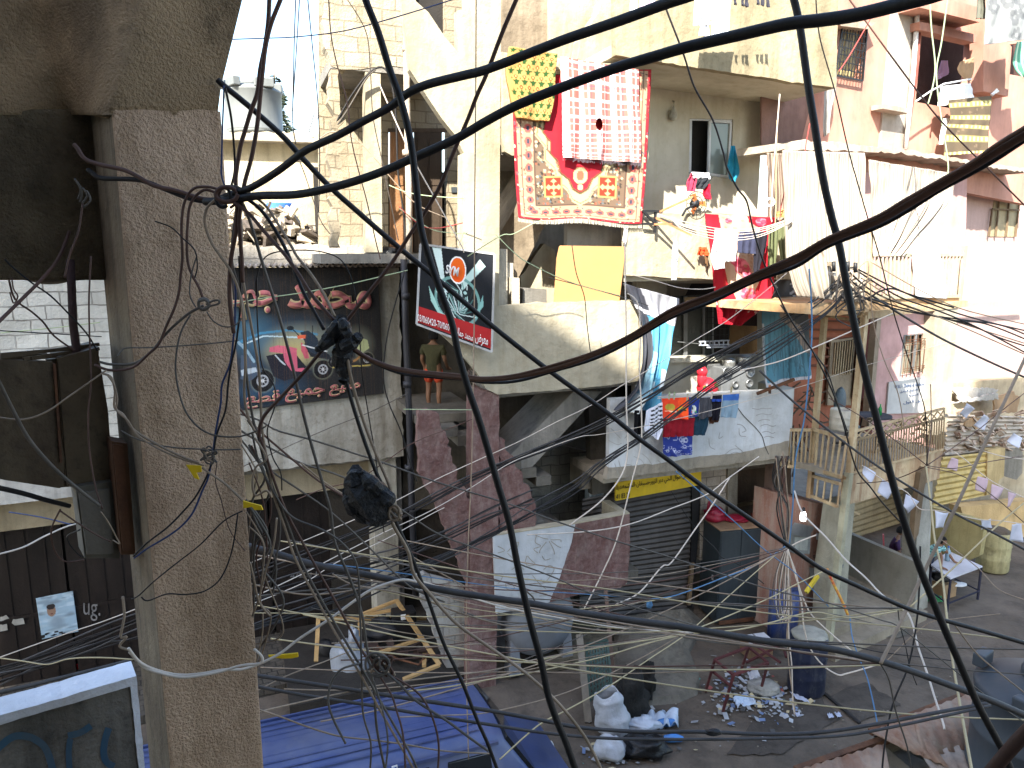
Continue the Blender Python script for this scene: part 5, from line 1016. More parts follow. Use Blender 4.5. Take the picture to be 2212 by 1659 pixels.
for lab,cl_,L_,R_,ct in (('white shirt hanging left on the top balcony line',K('f2f2f4'),T4([(660,-60),(650,60),(640,210)]),T4([(750,-60),(760,80),(790,200)]),'shirt'),('long white trousers hanging on the top balcony line',K('e8ecf2'),T4([(800,-60),(790,140),(780,290)]),T4([(960,-60),(940,60),(920,260)]),'trousers'),
  ('small white cloth below the white shirt on the top balcony',K('eaeaee'),T4([(700,200),(685,290)]),T4([(760,200),(770,290)]),'cloth'),('mauve garment at the left end of the top balcony line',K('c9b2c4'),T4([(205,-60),(200,70)]),T4([(330,-60),(330,90)]),'garment'),('white cloth left of the mauve garment on the top balcony',K('e9e9ea'),T4([(130,-60),(120,90)]),T4([(190,-60),(180,85)]),'cloth'),
  ('grey blue garment between the white shirt and trousers',K('a9b4c4'),T4([(680,-60),(700,150)]),T4([(800,-60),(800,160)]),'garment')):
    garment(lab,cl_,L_,R_,k=.85,cat=ct)
SG='dark socks pegged on the top balcony line'
for i,q in enumerate((980,1040,1068,1165,1200,1240)):garment('dark sock pegged on the top balcony line',K('3a3a44'),T4([(q-12,-30),(q-10,30+(i%3)*10)]),T4([(q+14,-30),(q+12,45+(i%3)*8)]),k=.85,cat='sock',group=SG,nx=6,ny=8)
garment('small white shred hanging under the carpet',K('d0cfc8'),[(1348,490),(1345,520)],[(1358,488),(1350,528)],k=.02,cat='rag')
W,H=150,190;c=Cv(W,H,K('191c22'))
for i in range(60):c.rect(0,80+i,W,81+i,(0.004,.005,.007),i/80)
c.poly([(24,4),(42,2),(50,60),(58,110),(46,80)],K('c9dcd8'));c.poly([(120,14),(132,26),(96,70),(80,100),(88,60)],K('b8d2cc'))
c.ell(78,108,46,52,K('6f9a94'),1,ring=.12)
for i in range(26):
    a=i*.24;c.line([(78+42*math.cos(a)*(.5+.5*(i%3)/2),110+46*math.sin(a)),(78+20*math.cos(a+.8),112+24*math.sin(a+.8)),(78+6*math.cos(a+1.5),130)],2,K(['a9ccc6','4f7a76','dcebe8','23383a'][i%4]),.8)
c.poly([(20,90),(30,110),(44,140),(60,150),(40,146),(26,124)],K('9cc6bc'));c.poly([(128,84),(120,110),(108,132),(118,124),(130,104)],K('7fb0aa'))
for x,r,cc_ in ((60,6,'1c2a2c'),(92,7,'1c2a2c')):c.ell(x,88,r,r*1.1,K(cc_));c.ell(x,88,r*.5,r*.5,K('a8c8c4'))
c.ell(76,44,17,29,K('f2f2ee'));c.ell(76,44,14.5,26,K('e8641c'));c.ell(76,62,12,7,K('d03018'),.5,soft=.8)
c.rect(0,146,W,184,K('a8282a'));c.rect(0,184,W,H,K('24262a'))
sgn=thing('hanging_signboard','black hanging signboard with orange oval and red band of white Arabic','sign',FM.p(985,650,.2))
sq=[FM.p(*p,kk) for p,kk in (((908,527),-.02),((1068,549),.22),((1062,760),.22),((900,700),-.02))]
gridmesh('face',painted('sign_vinyl',rough=.4,dirt=.06),150,190,lambda a,b:sq[0].lerp(sq[1],a).lerp(sq[3].lerp(sq[2],a),b),sgn,c.a,thick=.03)
m_=MB(FM.t)
for i in range(4):m_.bar(sq[i]+FM.n*.004,sq[(i+1)%4]+FM.n*.004,.018,.03)
m_.build('rim',surf('pale_sign_rim',(.5,.5,.5)),sgn)
ea=(sq[1]-sq[0]);FSg=Fr(sq[0].x,sq[0].y,math.degrees(math.atan2(ea.y,ea.x)))
WI=surf('white_sign_letter',(.75,.75,.73),dirt=.05,bump=0)
text('lettering','03/060420-70/060420',WI,FSg,*M3([(50,540),(300,622),(50,585)]),.045,sgn,bold=.01)
text('lettering','محمد جمال',WI,FSg,*M3([(302,625),(412,668),(298,690)]),.045,sgn,rtl=True,bold=.015)
text('lettering','معرض',WI,FSg,*M3([(428,660),(510,692),(425,735)]),.045,sgn,rtl=True,bold=.015)
text('lettering','SYM',WI,FSg,*M3([(232,218),(322,240),(232,280)]),.045,sgn,bold=.03,shear=.25)
Z=Vector((0,0,1))
FV=Fr(-3.0,7.9,21)           # far long edge of the roof, roof height 1.95
BLV=surf('dusty_blue_paint',(.045,.070,.190),(.038,.058,.16),sc=1.5,dirt=.35,dcol=(.14,.15,.2),rough=.38,bump=.04,streak=(1,1,1),spec=.5)
GLV=glass('van_window_glass',(.012,.014,.016),.08)
van=thing('van','dusty blue van with ribbed roof parked below the near pillar','van',FV.w(1,0,.7))
L0,L1,W0=-1.6,2.62,1.42
def vsec(s,sc_=1,top=1.95):
    pr=[(0,.35),(-.06,.9),(-.03,1.35),(.06,top-.12),(.14,top-.03),(.3,top),(W0/2,top+.035),(W0-.3,top),(W0-.14,top-.03),(W0-.06,top-.12),(W0+.05,1.35),(W0+.08,.9),(W0,.35)]
    return [FV.w(s,z,k) for k,z in pr]
m_=MB(FV.t);secs=[vsec(L0),vsec(L1-.25),vsec(L1-.02,top=1.90)]
def nose(s,top):pr=vsec(s);return [FV.w(s,min((p.z),top),(p-FV.w(s,0,0)).dot(FV.n)) for p in pr]
secs += [nose(L1+.42,1.22),nose(L1+.95,1.02),nose(L1+1.05,.8)]
n=13;vs=[p for q in secs for p in q];fs=[(i*n+j,i*n+j+1,(i+1)*n+j+1,(i+1)*n+j) for i in range(len(secs)-1) for j in range(n-1)]+[tuple(range(n)),tuple(range((len(secs)-1)*n,len(secs)*n))[::-1]]
m_.add(vs,fs);bo_=m_.build('body',BLV,van,True,bevel=0)
for p_ in bo_.data.polygons:p_.use_smooth=len(p_.vertices) == 4
m_=MB(FV.t)
for i in range(9):
    k=.24+i*.118;m_.bar(FV.w(L0+.1,1.977-abs(i-4)*.003,k),FV.w(L1-.25,1.977-abs(i-4)*.003,k),.03,.003)
m_.build('roof_ribs',BLV,van,bevel=.005)
m_=MB(FV.t);m_.bar(FV.w(L0,1.87,W0-.05),FV.w(L1-.1,1.87,W0-.05),.03,.04);m_.bar(FV.w(L0,1.87,.03),FV.w(L1-.1,1.87,.03),.03,.04);m_.build('gutter',BLV,van)
for a,b in ((-1.3,-.3),(-.15,.9),(1.05,1.75),(1.9,2.45)):
    m_=MB(FV.t);m_.add([FV.w(a,1.37,W0+.062),FV.w(b,1.37,W0+.062),FV.w(b-.03,1.78,W0-.03),FV.w(a+.03,1.78,W0-.03),FV.w(a,1.37,W0+.02),FV.w(b,1.37,W0+.02),FV.w(b-.03,1.78,W0-.07),FV.w(a+.03,1.78,W0-.07)],[(0,1,2,3),(7,6,5,4),(0,4,5,1),(1,5,6,2),(2,6,7,3),(3,7,4,0)])
    m_.build('window',GLV,van,bevel=.01)
m_=MB(FV.t);q_=[FV.w(L1+.41,1.27,.06),FV.w(L1+.41,1.27,W0-.06),FV.w(L1+.03,1.84,W0-.14),FV.w(L1+.03,1.84,.14)];off=FV.e*.02+Z*.015
m_.add([p+off for p in q_]+[p-off for p in q_],[(0,1,2,3),(7,6,5,4),(0,4,5,1),(1,5,6,2),(2,6,7,3),(3,7,4,0)]);m_.build('windscreen',GLV,van)
for k in (.25,W0-.25):
    m_=MB();m_.lathe(FV.w(L1+1.03,.72,k),[(.11,0),(.1,.05),(.001,.07)],16,FV.e);m_.build('headlight',plain('lamp_glass',(.6,.6,.58),rough=.15),van,True)
for s in (-.9,2.3):
    for k in (.06,W0-.06):
        m_=MB();m_.lathe(FV.w(s,.31,k),[(.001,-.1),(.3,-.1),(.31,-.05),(.31,.05),(.3,.1),(.001,.1)],24,FV.n);wl=m_.build('wheel',surf('tyre_rubber',(.02,.02,.02),bump=.3),van,True)
        m_=MB();m_.lathe(FV.w(s,.31,k+.01),[(.001,.105),(.16,.11),(.18,.08)],20,FV.n);m_.build('rim',GREYM,wl,True)
m_=MB(FV.t);m_.bar(FV.w(1.2,1.985,.35),FV.w(1.2,1.99,.6),.005);
stick=thing('window_sticker','small white and blue sticker inside the blue van window','sticker',FV.w(-1.0,1.6,W0))
panel('paper',WHITEPL,FV,B2([(1045,1650),(1082,1638),(1086,1680),(1050,1690)]),W0+.075,.004,parent=stick);panel('blue_mark',surf('sticker_blue',(.05,.12,.45)),FV,B2([(1055,1658),(1076,1652),(1078,1664),(1056,1670)]),W0+.08,.003,parent=stick)
def at(u,v,z=0):return PZ(u,v,z)
def tank(name,label,c,r,h,mat,ribs=3,lugs=4,lid=.25,axis=None,parts=True):
    t=thing(name,label,'water tank',c);ax=Vector(axis).normalized() if axis else Z
    pr=[(.001,0),(r*.9,0),(r,.06)]
    for i in range(ribs+1):
        y=.06+(h*.86-.06)*i/max(1,ribs);pr += [(r,y),(r*1.025,y+.02),(r*1.025,y+.05),(r,y+.07)]
    pr += [(r*.97,h*.94),(r*.8,h*1.0),(r*.45,h*1.045),(lid,h*1.055)]
    m_=MB();m_.lathe(c,pr,40,ax);m_.build('tank_body',mat,t,True)
    m_=MB();m_.lathe(Vector(c)+ax*h*1.05,[(lid,0),(lid,.06),(lid*.9,.09),(.001,.1)],24,ax);m_.build('lid',mat,t,True)
    return t
GT=surf('matt_grey_plastic',(.22,.24,.265),(.19,.205,.23),dirt=.2,dcol=(.12,.12,.12),rough=.55,bump=.04,sc=1)
tc_=at(1178,1420,.55)
gt=thing('water_tank','grey plastic water tank lying on its moulded feet under the stairs','water tank',at(1178,1450))
A_=FM.p(1100,1385,-.15);B_=FM.p(1260,1400,-.15)
m_=MB();c0=Vector((FM.p(1110,1400,-.7).x,FM.p(1110,1400,-.7).y,.78));
ts_=FM.sz(1165,1400,-.2)[0];m_.lathe(FM.w(ts_,.95,-1.3),[(.001,0),(.48,.01),(.62,.07),(.67,.2),(.675,.9),(.67,1.08),(.6,1.22),(.42,1.3),(.001,1.33)],40,FM.n);m_.build('tank_body',GT,gt,True)
for s,k in ((ts_-.5,-1.0),(ts_+.5,-1.0),(ts_-.5,-.2),(ts_+.5,-.2)):
    m_=MB(FM.t);a=FM.w(s-.06,.0,k-.12);m_.add([FM.w(s-.12,.05,k-.14),FM.w(s+.12,.05,k-.14),FM.w(s+.12,.05,k+.14),FM.w(s-.12,.05,k+.14),FM.w(s-.07,.75,k-.1),FM.w(s+.07,.75,k-.1),FM.w(s+.07,.75,k+.1),FM.w(s-.07,.75,k+.1)],[(3,2,1,0),(4,5,6,7),(0,1,5,4),(1,2,6,5),(2,3,7,6),(3,0,4,7)]);m_.build('foot',GT,gt,bevel=.02)
m_=MB();m_.lathe(FM.w(ts_,1.6,-.7),[(.2,0),(.2,.07),(.15,.1),(.001,.1)],20);m_.build('lid',GT,gt,True)
m_=MB(FM.t);m_.fbox(FM,-1.15,.35,0,.22,-1.7,-.05);tag(m_.build('plinth',surf('earthy_concrete',(.16,.14,.10),dirt=.5,bump=.8)),kind='structure')
pl=thing('timber_post','leaning grey timber post tied with cord beside the grey tank','post',at(*B5([(370,1340)])[0]))
m_=MB();m_.bar(at(*B5([(365,1330)])[0]),PY(*B5([(300,700)])[0],11.6),.11,.06);m_.build('post',surf('grey_timber',(.22,.19,.15),dirt=.4,bump=.4),pl)
m_=MB()
for q in range(5):m_.tube([PY(*B5([(310+8*math.cos(q*1.3+j),690+12*math.sin(j*1.1+q))])[0],11.5) for j in range(6)],.012,5)
m_.build('cord',surf('pale_cord',(.38,.34,.28)),pl)
gp=thing('green_crate_panel','dark green slotted plastic panel leaning beside the grey tank','panel',at(*B5([(430,1340)])[0]))
q_=[PY(*p,y) for p,y in zip(B5([(345,800),(520,740),(560,1020),(420,1380),(370,1300)]),(11.5,11.7,11.4,11.0,11.0))]
a,b,c_,d=PY(*B5([(350,770)])[0],11.6),PY(*B5([(500,740)])[0],11.75),PY(*B5([(545,1190)])[0],11.2),PY(*B5([(385,1330)])[0],11.05)
def slot(x,y):return not ((x*7%1 > .45) and (y*14%1 > .35) and .08 < x < .95 and .05 < y < .95)
gridmesh('slotted_sheet',surf('dark_green_plastic',(.05,.085,.07),(.04,.07,.06),dirt=.3,rough=.5,bump=.1),42,84,lambda x,y:a.lerp(b,x).lerp(d.lerp(c_,x),y),gp,thick=.02,smooth=False,keep=slot)
m_=MB()
for p,q in ((a,b),(b,c_),(c_,d),(d,a)):m_.bar(p,q,.04)
m_.build('rim',MATS['dark_green_plastic'],gp)
m_=MB();m_.bar(at(*B5([(550,1050)])[0]),PY(*B5([(490,380)])[0],12.3),.06);tag(m_.build('timber_post',surf('brown_timber',(.17,.11,.085),dirt=.3)),'thin brown upright post between the slotted panel and roller shutter','post')
cbt=thing('steel_cabinet','tall black steel cabinet with brown top beside the roller shutter','cabinet',at(1546,1351))
FC=Fr(*at(1546,1351).xy,13)
f_=[FC.sz(*p,0) for p in B4([(950,690),(1250,620),(1195,1310),(915,1370)])];wd=f_[1][0];ht=f_[0][1]
bkm=surf('cabinet_black_paint',(.030,.040,.048),(.022,.030,.036),dirt=.35,dcol=(.05,.06,.065),rough=.45,bump=.05)
m_=MB(FC.t);m_.fbox(FC,0,wd,.04,ht,-.75,0);m_.build('carcass',bkm,cbt,bevel=.01)
m_=MB(FC.t);m_.fbox(FC,-.02,wd+.02,ht+.002,ht+.03,-.78,.02);m_.build('top',surf('brown_ply_top',(.32,.21,.13),dirt=.3),cbt)
for s0_,s1_ in ((.02,wd/2-.005),(wd/2+.005,wd-.02)):
    m_=MB(FC.t);m_.fbox(FC,s0_,s1_,.1,ht-.03,.002,.02);dd_=m_.build('door',bkm,cbt,bevel=.006)
m_=MB(FC.t);m_.fbox(FC,-.035,-.015,ht*.45,ht*.5,-.2,-.15);m_.build('lock',plain('steel_lock',(.4,.4,.4),metal=.6),cbt)
m_=MB(FC.t);m_.fbox(FC,.05,wd*.9,.02,.1,.02,.04);m_.build('kick_strip',RUST,cbt)
def lump(name,label,cat,c,r,mat,seed=0,sq=(1,1,1),rough_=.35,n=20,parent=None,group=None,rz=0):
    """crumpled bag-like closed body"""
    m_=MB();vs=[];N=n;cc_=Vector(c)
    for i in range(N+1):
        th_=math.pi*i/N
        for j in range(N):
            ph_=2*math.pi*j/N;d=Vector((math.sin(th_)*math.cos(ph_),math.sin(th_)*math.sin(ph_),math.cos(th_)))
            nz=mnoise.noise(d*1.8+Vector((seed,0,0)))*rough_+abs(mnoise.noise(d*5+Vector((0,seed,0))))*rough_*.6
            x,y,z=d.x*sq[0],d.y*sq[1],d.z*sq[2];p=Vector((x*math.cos(rz)-y*math.sin(rz),x*math.sin(rz)+y*math.cos(rz),z))*r*(1+nz)
            vs.append(cc_+p)
    for i in range(N):
        for j in range(N):k=(j+1)%N;m_.f.append((i*N+j,(i+1)*N+j,(i+1)*N+k,i*N+k))
    m_.v=[tuple(v) for v in vs];zmin=cc_.z-r*sq[2]*.75;m_.v=[(x,y,max(z,zmin)) for x,y,z in m_.v]
    o=m_.build(name,mat,parent,True);
    if cat:tag(o,label,cat,group)
    return o
redb=surf('crimson_bag',(.26,.012,.03),(.2,.01,.03),dirt=.1,rough=.35,bump=.3)
bp=FC.w(.1,ht+.16,-.45)
rb=thing('carrier_bag','crimson carrier bag with knotted handles on the black cabinet','bag',bp)
lump('bag_body',None,None,bp,.2,redb,3,(1.1,.8,.75),parent=rb);lump('handles',None,None,bp+Vector((-.12,0,.18)),.07,redb,6,(.5,.5,1.5),parent=rb)
lump('carrier_bag','flat crimson bag lying behind on the black cabinet top','bag',FC.w(.55,ht+.09,-.35),.2,redb,9,(1.2,.8,.35))
def barrel(name,label,c,r,h,mat,tilt=None,extra=None):
    t=thing(name,label,'barrel',c)
    pr=[(.001,0),(r*.93,0),(r,.04),(r,h*.3),(r*1.03,h*.33),(r,h*.36),(r,h*.62),(r*1.03,h*.65),(r,h*.68),(r,h*.95),(r*.95,h),(r*.9,h*1.0),(r*.88,h*.96),(.001,h*.96)]
    m_=MB();m_.lathe(c,pr,36);m_.build('drum',mat,t,True);return t
bb_=surf('dark_blue_plastic',(.012,.016,.036),(.013,.018,.040),dirt=.5,dcol=(.12,.12,.12),rough=.45,bump=.05,sc=2)
b1_=barrel('blue_barrel','dark blue barrel with dusty white cover standing in the street litter',at(1740,1490),.3,1.02,bb_)
lump('cloth_cover',None,None,at(1740,1490)+Vector((0,0,1.02)),.27,surf('dusty_cover',(.34,.33,.28),dirt=.4),4,(1.05,1.0,.28),.12,parent=b1_)
pb_=at(1692,1385);FZ=Fr(pb_.x-.25,pb_.y,12);b2_=thing('blue_board','dull blue rounded plastic board standing against the terracotta wall','board',pb_)
m_=MB(FZ.t);m_.add([FZ.w(.26-.30*math.cos(a),z,.12*math.sin(a)) for z in (0.02,.5,1.02) for a in [i*math.pi/10 for i in range(11)]]+[FZ.w(.26-.30*math.cos(a),z,-.05) for z in (0.02,1.02) for a in (0,math.pi)],[(r*11+i,r*11+i+1,(r+1)*11+i+1,(r+1)*11+i) for r in range(2) for i in range(10)]+[(33,34,36,35)]);m_.build('board_sheet',surf('dull_blue_plastic',(.02,.042,.17),(.022,.04,.13),dirt=.6,dcol=(.16,.16,.17),rough=.5),b2_,True).modifiers.new('t','SOLIDIFY').thickness=.02
m_=MB(FZ.t);m_.fbox(FZ,-.04,.56,0,.05,-.05,.13);m_.build('foot',WOODD,b2_)
mt=thing('meter_box','grey meter box with sloping cap on the terracotta wall below the lit bulb','box',FR.p(1722,1170,-.7))
panel('housing',surf('grey_meter_paint',(.22,.23,.22),dirt=.3),FR,B4([(1470,700),(1600,690),(1590,855),(1475,850)]),-.6,.22,parent=mt)
mp=MB(FR.t);c4=[FR.p(*q,-.52) for q in B4([(1440,690),(1580,720),(1620,660),(1480,628)])];mp.add(c4+[p-Z*.05 for p in c4],[(0,1,2,3),(7,6,5,4),(0,4,5,1),(1,5,6,2),(2,6,7,3),(3,7,4,0)]);mp.build('cap',GREYM,mt)
panel('dial_window',surf('dial_pale',(.35,.36,.33),dirt=.3),FR,B4([(1485,735),(1580,735),(1575,830),(1485,825)]),-.59,.01,parent=mt)
bu=thing('light_bulb','lit white bulb hanging above the grey meter box','lamp',FR.p(1735,1115,-.4))
em=bpy.data.materials.new('lit_bulb');em.use_nodes=True;e_=em.node_tree.nodes['Principled BSDF'];e_.inputs['Emission Color'].default_value=(1,.97,.9,1);e_.inputs['Emission Strength'].default_value=6;e_.inputs['Base Color'].default_value=(.9,.9,.9,1)
m_=MB();m_.lathe(FR.p(1735,1115,-.4),[(.001,-.1),(.045,-.08),(.055,-.02),(.045,.05),(.025,.09)],16);m_.build('glass',em,bu,True)
m_=MB();m_.lathe(FR.p(1735,1115,-.4)+Z*.09,[(.026,0),(.026,.07),(.001,.08)],12);m_.build('socket',BLACKP,bu,True)
ink2=surf('wall_stencil_black',(.03,.025,.025),bump=0,dirt=.2)
wt=thing('wall_lettering','black stencilled Arabic with number 03720169 on the terracotta wall','lettering',FR.p(1775,1190,-.84))
text('lettering','حبيب للانترنت',ink2,FR,*B6([(145,1195),(270,1225),(145,1222)]),-.845,wt,rtl=True)
text('lettering','03720169',ink2,FR,*B6([(140,1228),(268,1262),(140,1255)]),-.845,wt,bold=.02)
wt2=thing('wall_mark','small blue scribble on the grey green porch column','lettering',FR.p(1817,1210,-.3))
text('lettering','بيع ٢٢',surf('scribble_blue',(.08,.12,.25),bump=0),FR,*B6([(320,1275),(358,1285),(320,1320)]),-.296,wt2,rtl=True)
for i,q in enumerate(([(165,1070),(220,1080),(215,1130),(165,1120)],[(115,1320),(200,1330),(205,1410),(120,1400)])):
    tag(panel('wall_paper',surf('torn_pale_paper',(.45,.48,.5),dirt=.4),FR,B6(q),-.84,.006,jagged=.012,step=.05),('small torn paper stuck above the black stencilled number','larger torn paper stuck below the black stencilled number')[i],'paper')
m_=MB();p0=FR.p(*B6([(175,1380)])[0],-.5);m_.bar(p0,FR.p(*B6([(90,1500)])[0],-.5),.06);tag(m_.build('yellow_tube',plain('yellow_plastic',(.65,.5,.05))),'yellow plastic tube hanging on the wires by the terracotta wall','tube')
rp_=Cv(6,80,K('b03040'));
for i in range(0,80,8):rp_.rect(0,i,6,i+3,K('c8a040'))
pts=[PY(*p,11.0) for p in B7([(425,225),(470,330),(520,430),(575,555)])]
cc_=catmull(pts,6)
m_=MB();m_.tube(cc_,.022,8);tag(m_.build('striped_ribbon',surf('red_yellow_ribbon',(.45,.03,.05),(.6,.4,.06),sc=16,dirt=0),None,True),'red and yellow ribbon wrapped stick dangling from a thick black cable','ribbon')
sk=surf('woven_sack_white',(.50,.52,.56),(.42,.44,.48),dirt=.2,dcol=(.3,.32,.3),bump=.5,bsc=14,rough=.7)
def sack(label,base,top,r,mat,seed,group=None):
    b0,t0=Vector(base),Vector(top);m_=MB();N=26;pts=[];rs_=[]
    ax=t0-b0;s_=ax.cross(Vector((0,1,0))).normalized();f_=ax.cross(s_).normalized();vs=[]
    for i in range(N+1):
        t=i/N;rr_=r*(.55+.5*math.sin(min(1,t*1.25+.18)*math.pi*.72))*(1 if t < .86 else 1-(t-.86)*1.5);rr_ *= 1 if i else .3
        for j in range(24):
            a=j*math.pi/12;nz=1+.035*math.sin(t*26+a*1.5+seed)*(.4+.6*abs(mnoise.noise(Vector((a,t*3,seed)))))+.10*abs(mnoise.noise(Vector((a*2.5,t*11,seed))))+.20*mnoise.noise(Vector((math.cos(a)*1.8,math.sin(a)*1.3,t*4+seed)))
            vs.append(b0+ax*(t+(.04*math.sin(a*3+seed) if i > N-3 else 0))+(s_*math.cos(a)+f_*math.sin(a)*.85)*rr_*nz)
    fs=[(i*24+j,i*24+(j+1)%24,(i+1)*24+(j+1)%24,(i+1)*24+j) for i in range(N) for j in range(24)]
    m_.add(vs,fs);o=m_.build('sack',mat,None,True);o.modifiers.new('thickness','SOLIDIFY').thickness=.01;return tag(o,label,'sack',group)
b_=at(*B5([(560,1420)])[0]);sack('full white woven sack standing open beside the slotted green panel',b_,PY(*B5([(500,1110)])[0],b_.y+.05),.24,sk,1)
b_=at(*B5([(520,1590)])[0]);lump('sack','small white sack slumped below the tall white sack','sack',b_+Z*.16,.2,sk,5,(1.1,.8,.9),.3)
lump('litter_bag','white plastic bag flattened right of the tall white sack','bag',at(*B5([(740,1380)])[0])+Z*.1,.2,surf('thin_white_plastic',(.55,.6,.68),dirt=.1,rough=.4),8,(1.3,.8,.5),.5)
lump('rubbish_bag','shiny black rubbish bag at the foot of the white sacks','bag',at(*B5([(770,1560)])[0])+Z*.13,.27,surf('black_bag_plastic',(.012,.013,.014),dirt=.05,rough=.3,bump=.5,bsc=20),2,(1.2,.8,.6),.4)
lump('rubbish_bag','charred black heap leaning behind the tall white sack','bag',at(*B5([(670,1330)])[0])+Z*.4,.27,surf('charred_black',(.018,.017,.015),dirt=.2,bump=.8,bsc=12,rough=.8),12,(.9,.7,1.7),.55)
lump('rubbish_bag','charred black bundle on the ramp edge behind the litter','bag',at(*B5([(790,1180)])[0])+Z*.35,.16,MATS['charred_black'],14,(.7,.7,2.2),.6)
def sheet(label,quad,mat,amp=.05,seed=0,z=.03,name='paper_sheet',cat='sheet',group=None,nx=14,ny=10,kind=None):
    P_=[at(*p,z) for p in quad]
    o=gridmesh(name,mat,nx,ny,lambda a,b:P_[0].lerp(P_[1],a).lerp(P_[3].lerp(P_[2],a),b)+Z*(amp*abs(mnoise.noise(Vector((a*3+seed,b*3,0))))*2),None,thick=.004)
    return tag(o,label,cat,group)
pw=surf('crumpled_white_plastic',(.52,.58,.66),(.40,.50,.62),sc=3,dirt=.1,rough=.5)
sheet('crumpled white plastic sheet with blue print on the street near the sacks',B5([(785,1280),(1010,1265),(1015,1370),(830,1385)]),pw,.12,3)
sheet('pale blue and white plastic sheet among the rubbish by the red frames',B5([(1400,1170),(1545,1145),(1570,1200),(1440,1230)]),pw,.08,5)
sheet('white paper leaning on the brown carton by the red frames',B5([(1505,975),(1580,950),(1610,1010),(1530,1030)]),surf('plain_white_paper',(.58,.58,.6),dirt=.1),.07,7)
for i,(x,y,cc_) in enumerate(((930,1360,(.08,.25,.6)),(975,1475,(.1,.3,.55)))):lump('water_bottle',('blue plastic bottle on the crumpled white sheet','blue plastic bottle below the crumpled white sheet')[i],'bottle',at(*B5([(x,y)])[0])+Z*.07,.09,surf('blue_bottle_plastic',cc_,rough=.15,dirt=0,bump=.1),i,(1.8,.7,.7),.15)
def frame_thing(label,segs,w_=.035,mat=None,name='upturned_table',cat='table frame',group=None):
    t=thing(name,label,cat,segs[0][0]);
    for a,b,nm in segs:
        m_=MB();m_.bar(a,b,w_);m_.build(nm,mat,t)
    return t
RDM=surf('dark_red_steel',(.13,.035,.035),(.09,.03,.03),dirt=.4,rough=.6)
g_=lambda x,y,h=0:(lambda p:Vector((p.x,p.y,h)))(at(*B5([(x,y)])[0],h))
A1,A2,A3,A4=g_(1275,880,.75),g_(1410,990,.75),g_(1659,900,.75),g_(1520,790,.75)
frame_thing('upright dark red steel table frame standing in the litter',[(A1,A2,'rail'),(A2,A3,'rail'),(A3,A4,'rail'),(A4,A1,'rail'),(A1,g_(1210,1110),'leg'),(A2,g_(1330,1265),'leg'),(A3,g_(1600,1120),'leg'),(A4,g_(1450,1000),'leg'),(g_(1255,960,.45),g_(1380,1060,.45),'brace')],mat=RDM)
A1,A2,A3=g_(1430,600+230,.6),g_(1640,850,.6),g_(1550,740,.6)
frame_thing('second dark red table frame lying behind the upright one',[(g_(1330,860,.4),g_(1560,770,.5),'rail'),(g_(1560,770,.5),g_(1750,900,.4),'rail'),(g_(1500,900,.05),g_(1760,770,.3),'leg'),(g_(1760,770,.3),g_(1790,860,.3),'rail')],mat=RDM)
cb=thing('carton','open brown carton with two white sheets on it by the red frames','box',at(*B5([(1600,880)])[0]))
FB2=Fr(*at(*B5([(1520,880)])[0]).xy,15);m_=MB(FB2.t);m_.fbox(FB2,0,.5,.0,.3,-.3,0);m_.build('box_body',surf('brown_card',(.26,.16,.09),dirt=.3),cb)
for i in range(2):
    m_=MB(FB2.t);m_.fbox(FB2,.02+.25*i,.24+.25*i,.304,.318,-.3,-.01);m_.build('white_sheet',surf('plain_white_paper',(.6,.6,.6)),cb)
lump('rubble_stone','pale broken concrete lump right of the plastic sheets','rubble',at(*B5([(1620,1110)])[0])+Z*.08,.22,surf('pale_rubble',(.33,.32,.29),dirt=.4,bump=.8),3,(1.3,.8,.5),.25)
rsd=random.Random(21);sc_m=[]
pal=[(.42,.44,.47),(.34,.34,.33),(.18,.25,.42),(.6,.5,.3),(.4,.12,.1),(.1,.1,.1),(.12,.35,.3)]
scr_t=[]
for ci,cc_ in enumerate(pal):
    m_=MB();nn=(150,90,40,30,14,50,8)[ci]
    for i in range(nn):
        r_=rsd.random()
        if r_ < .55:x,y=rsd.gauss(1500,130),rsd.gauss(1130,90)
        elif r_ < .75:x,y=rsd.gauss(1760,90) ,rsd.gauss(1190,60)
        elif r_ < .9:x,y=rsd.gauss(600,200),rsd.gauss(1560,60)
        else:x,y=rsd.uniform(300,2100),rsd.uniform(850,1550)
        s_=rsd.uniform(.015,.075)*(1.6 if rsd.random() < .12 else 1);p=at(*B5([(x,y)])[0],0);ti=(rsd.uniform(-.4,.4),rsd.uniform(-.4,.4));m_.box((p.x,p.y,.012+s_*.22),s_*rsd.uniform(.6,2),s_,.004,rsd.random()*3,ti)
    tag(m_.build('litter',surf('litter_%d'%ci,cc_,dirt=.2,bump=0)),kind='stuff')
m_=MB()
for i in range(60):
    p=at(rsd.uniform(1200,2100),rsd.uniform(1290,1640));m_.box((p.x,p.y,.008),rsd.uniform(.01,.05),.02,.015,rsd.random()*3)
tag(m_.build('gravel',surf('street_gravel',(.25,.22,.18))),kind='stuff')
for i,q in enumerate(([(425,1275),(460,1268),(475,1295),(440,1302)],[(475,1265),(515,1262),(535,1290),(500,1295)],[(155,1110),(270,1160),(300,1195),(200,1160)],[(195,1265),(225,1265),(235,1290),(205,1292)])):
    sheet(('white and blue leaflet on the street, left of a matching one','white and blue leaflet on the street, right of a matching one','long crumpled printed paper below the dark blue barrel','small leaflet on the dark street patch below the printed paper')[i],B7(q),surf('leaflet_paper',(.5,.54,.66),dirt=.1),.03,i,cat='paper')
wf=thing('broken_lattice','large pale timber frame leaning over junk in front of the black shutters','frame',at(*B2([(1350,1000)])[0]))
gB=lambda x,y,yy:PY(*B2([(x,y)])[0],yy)
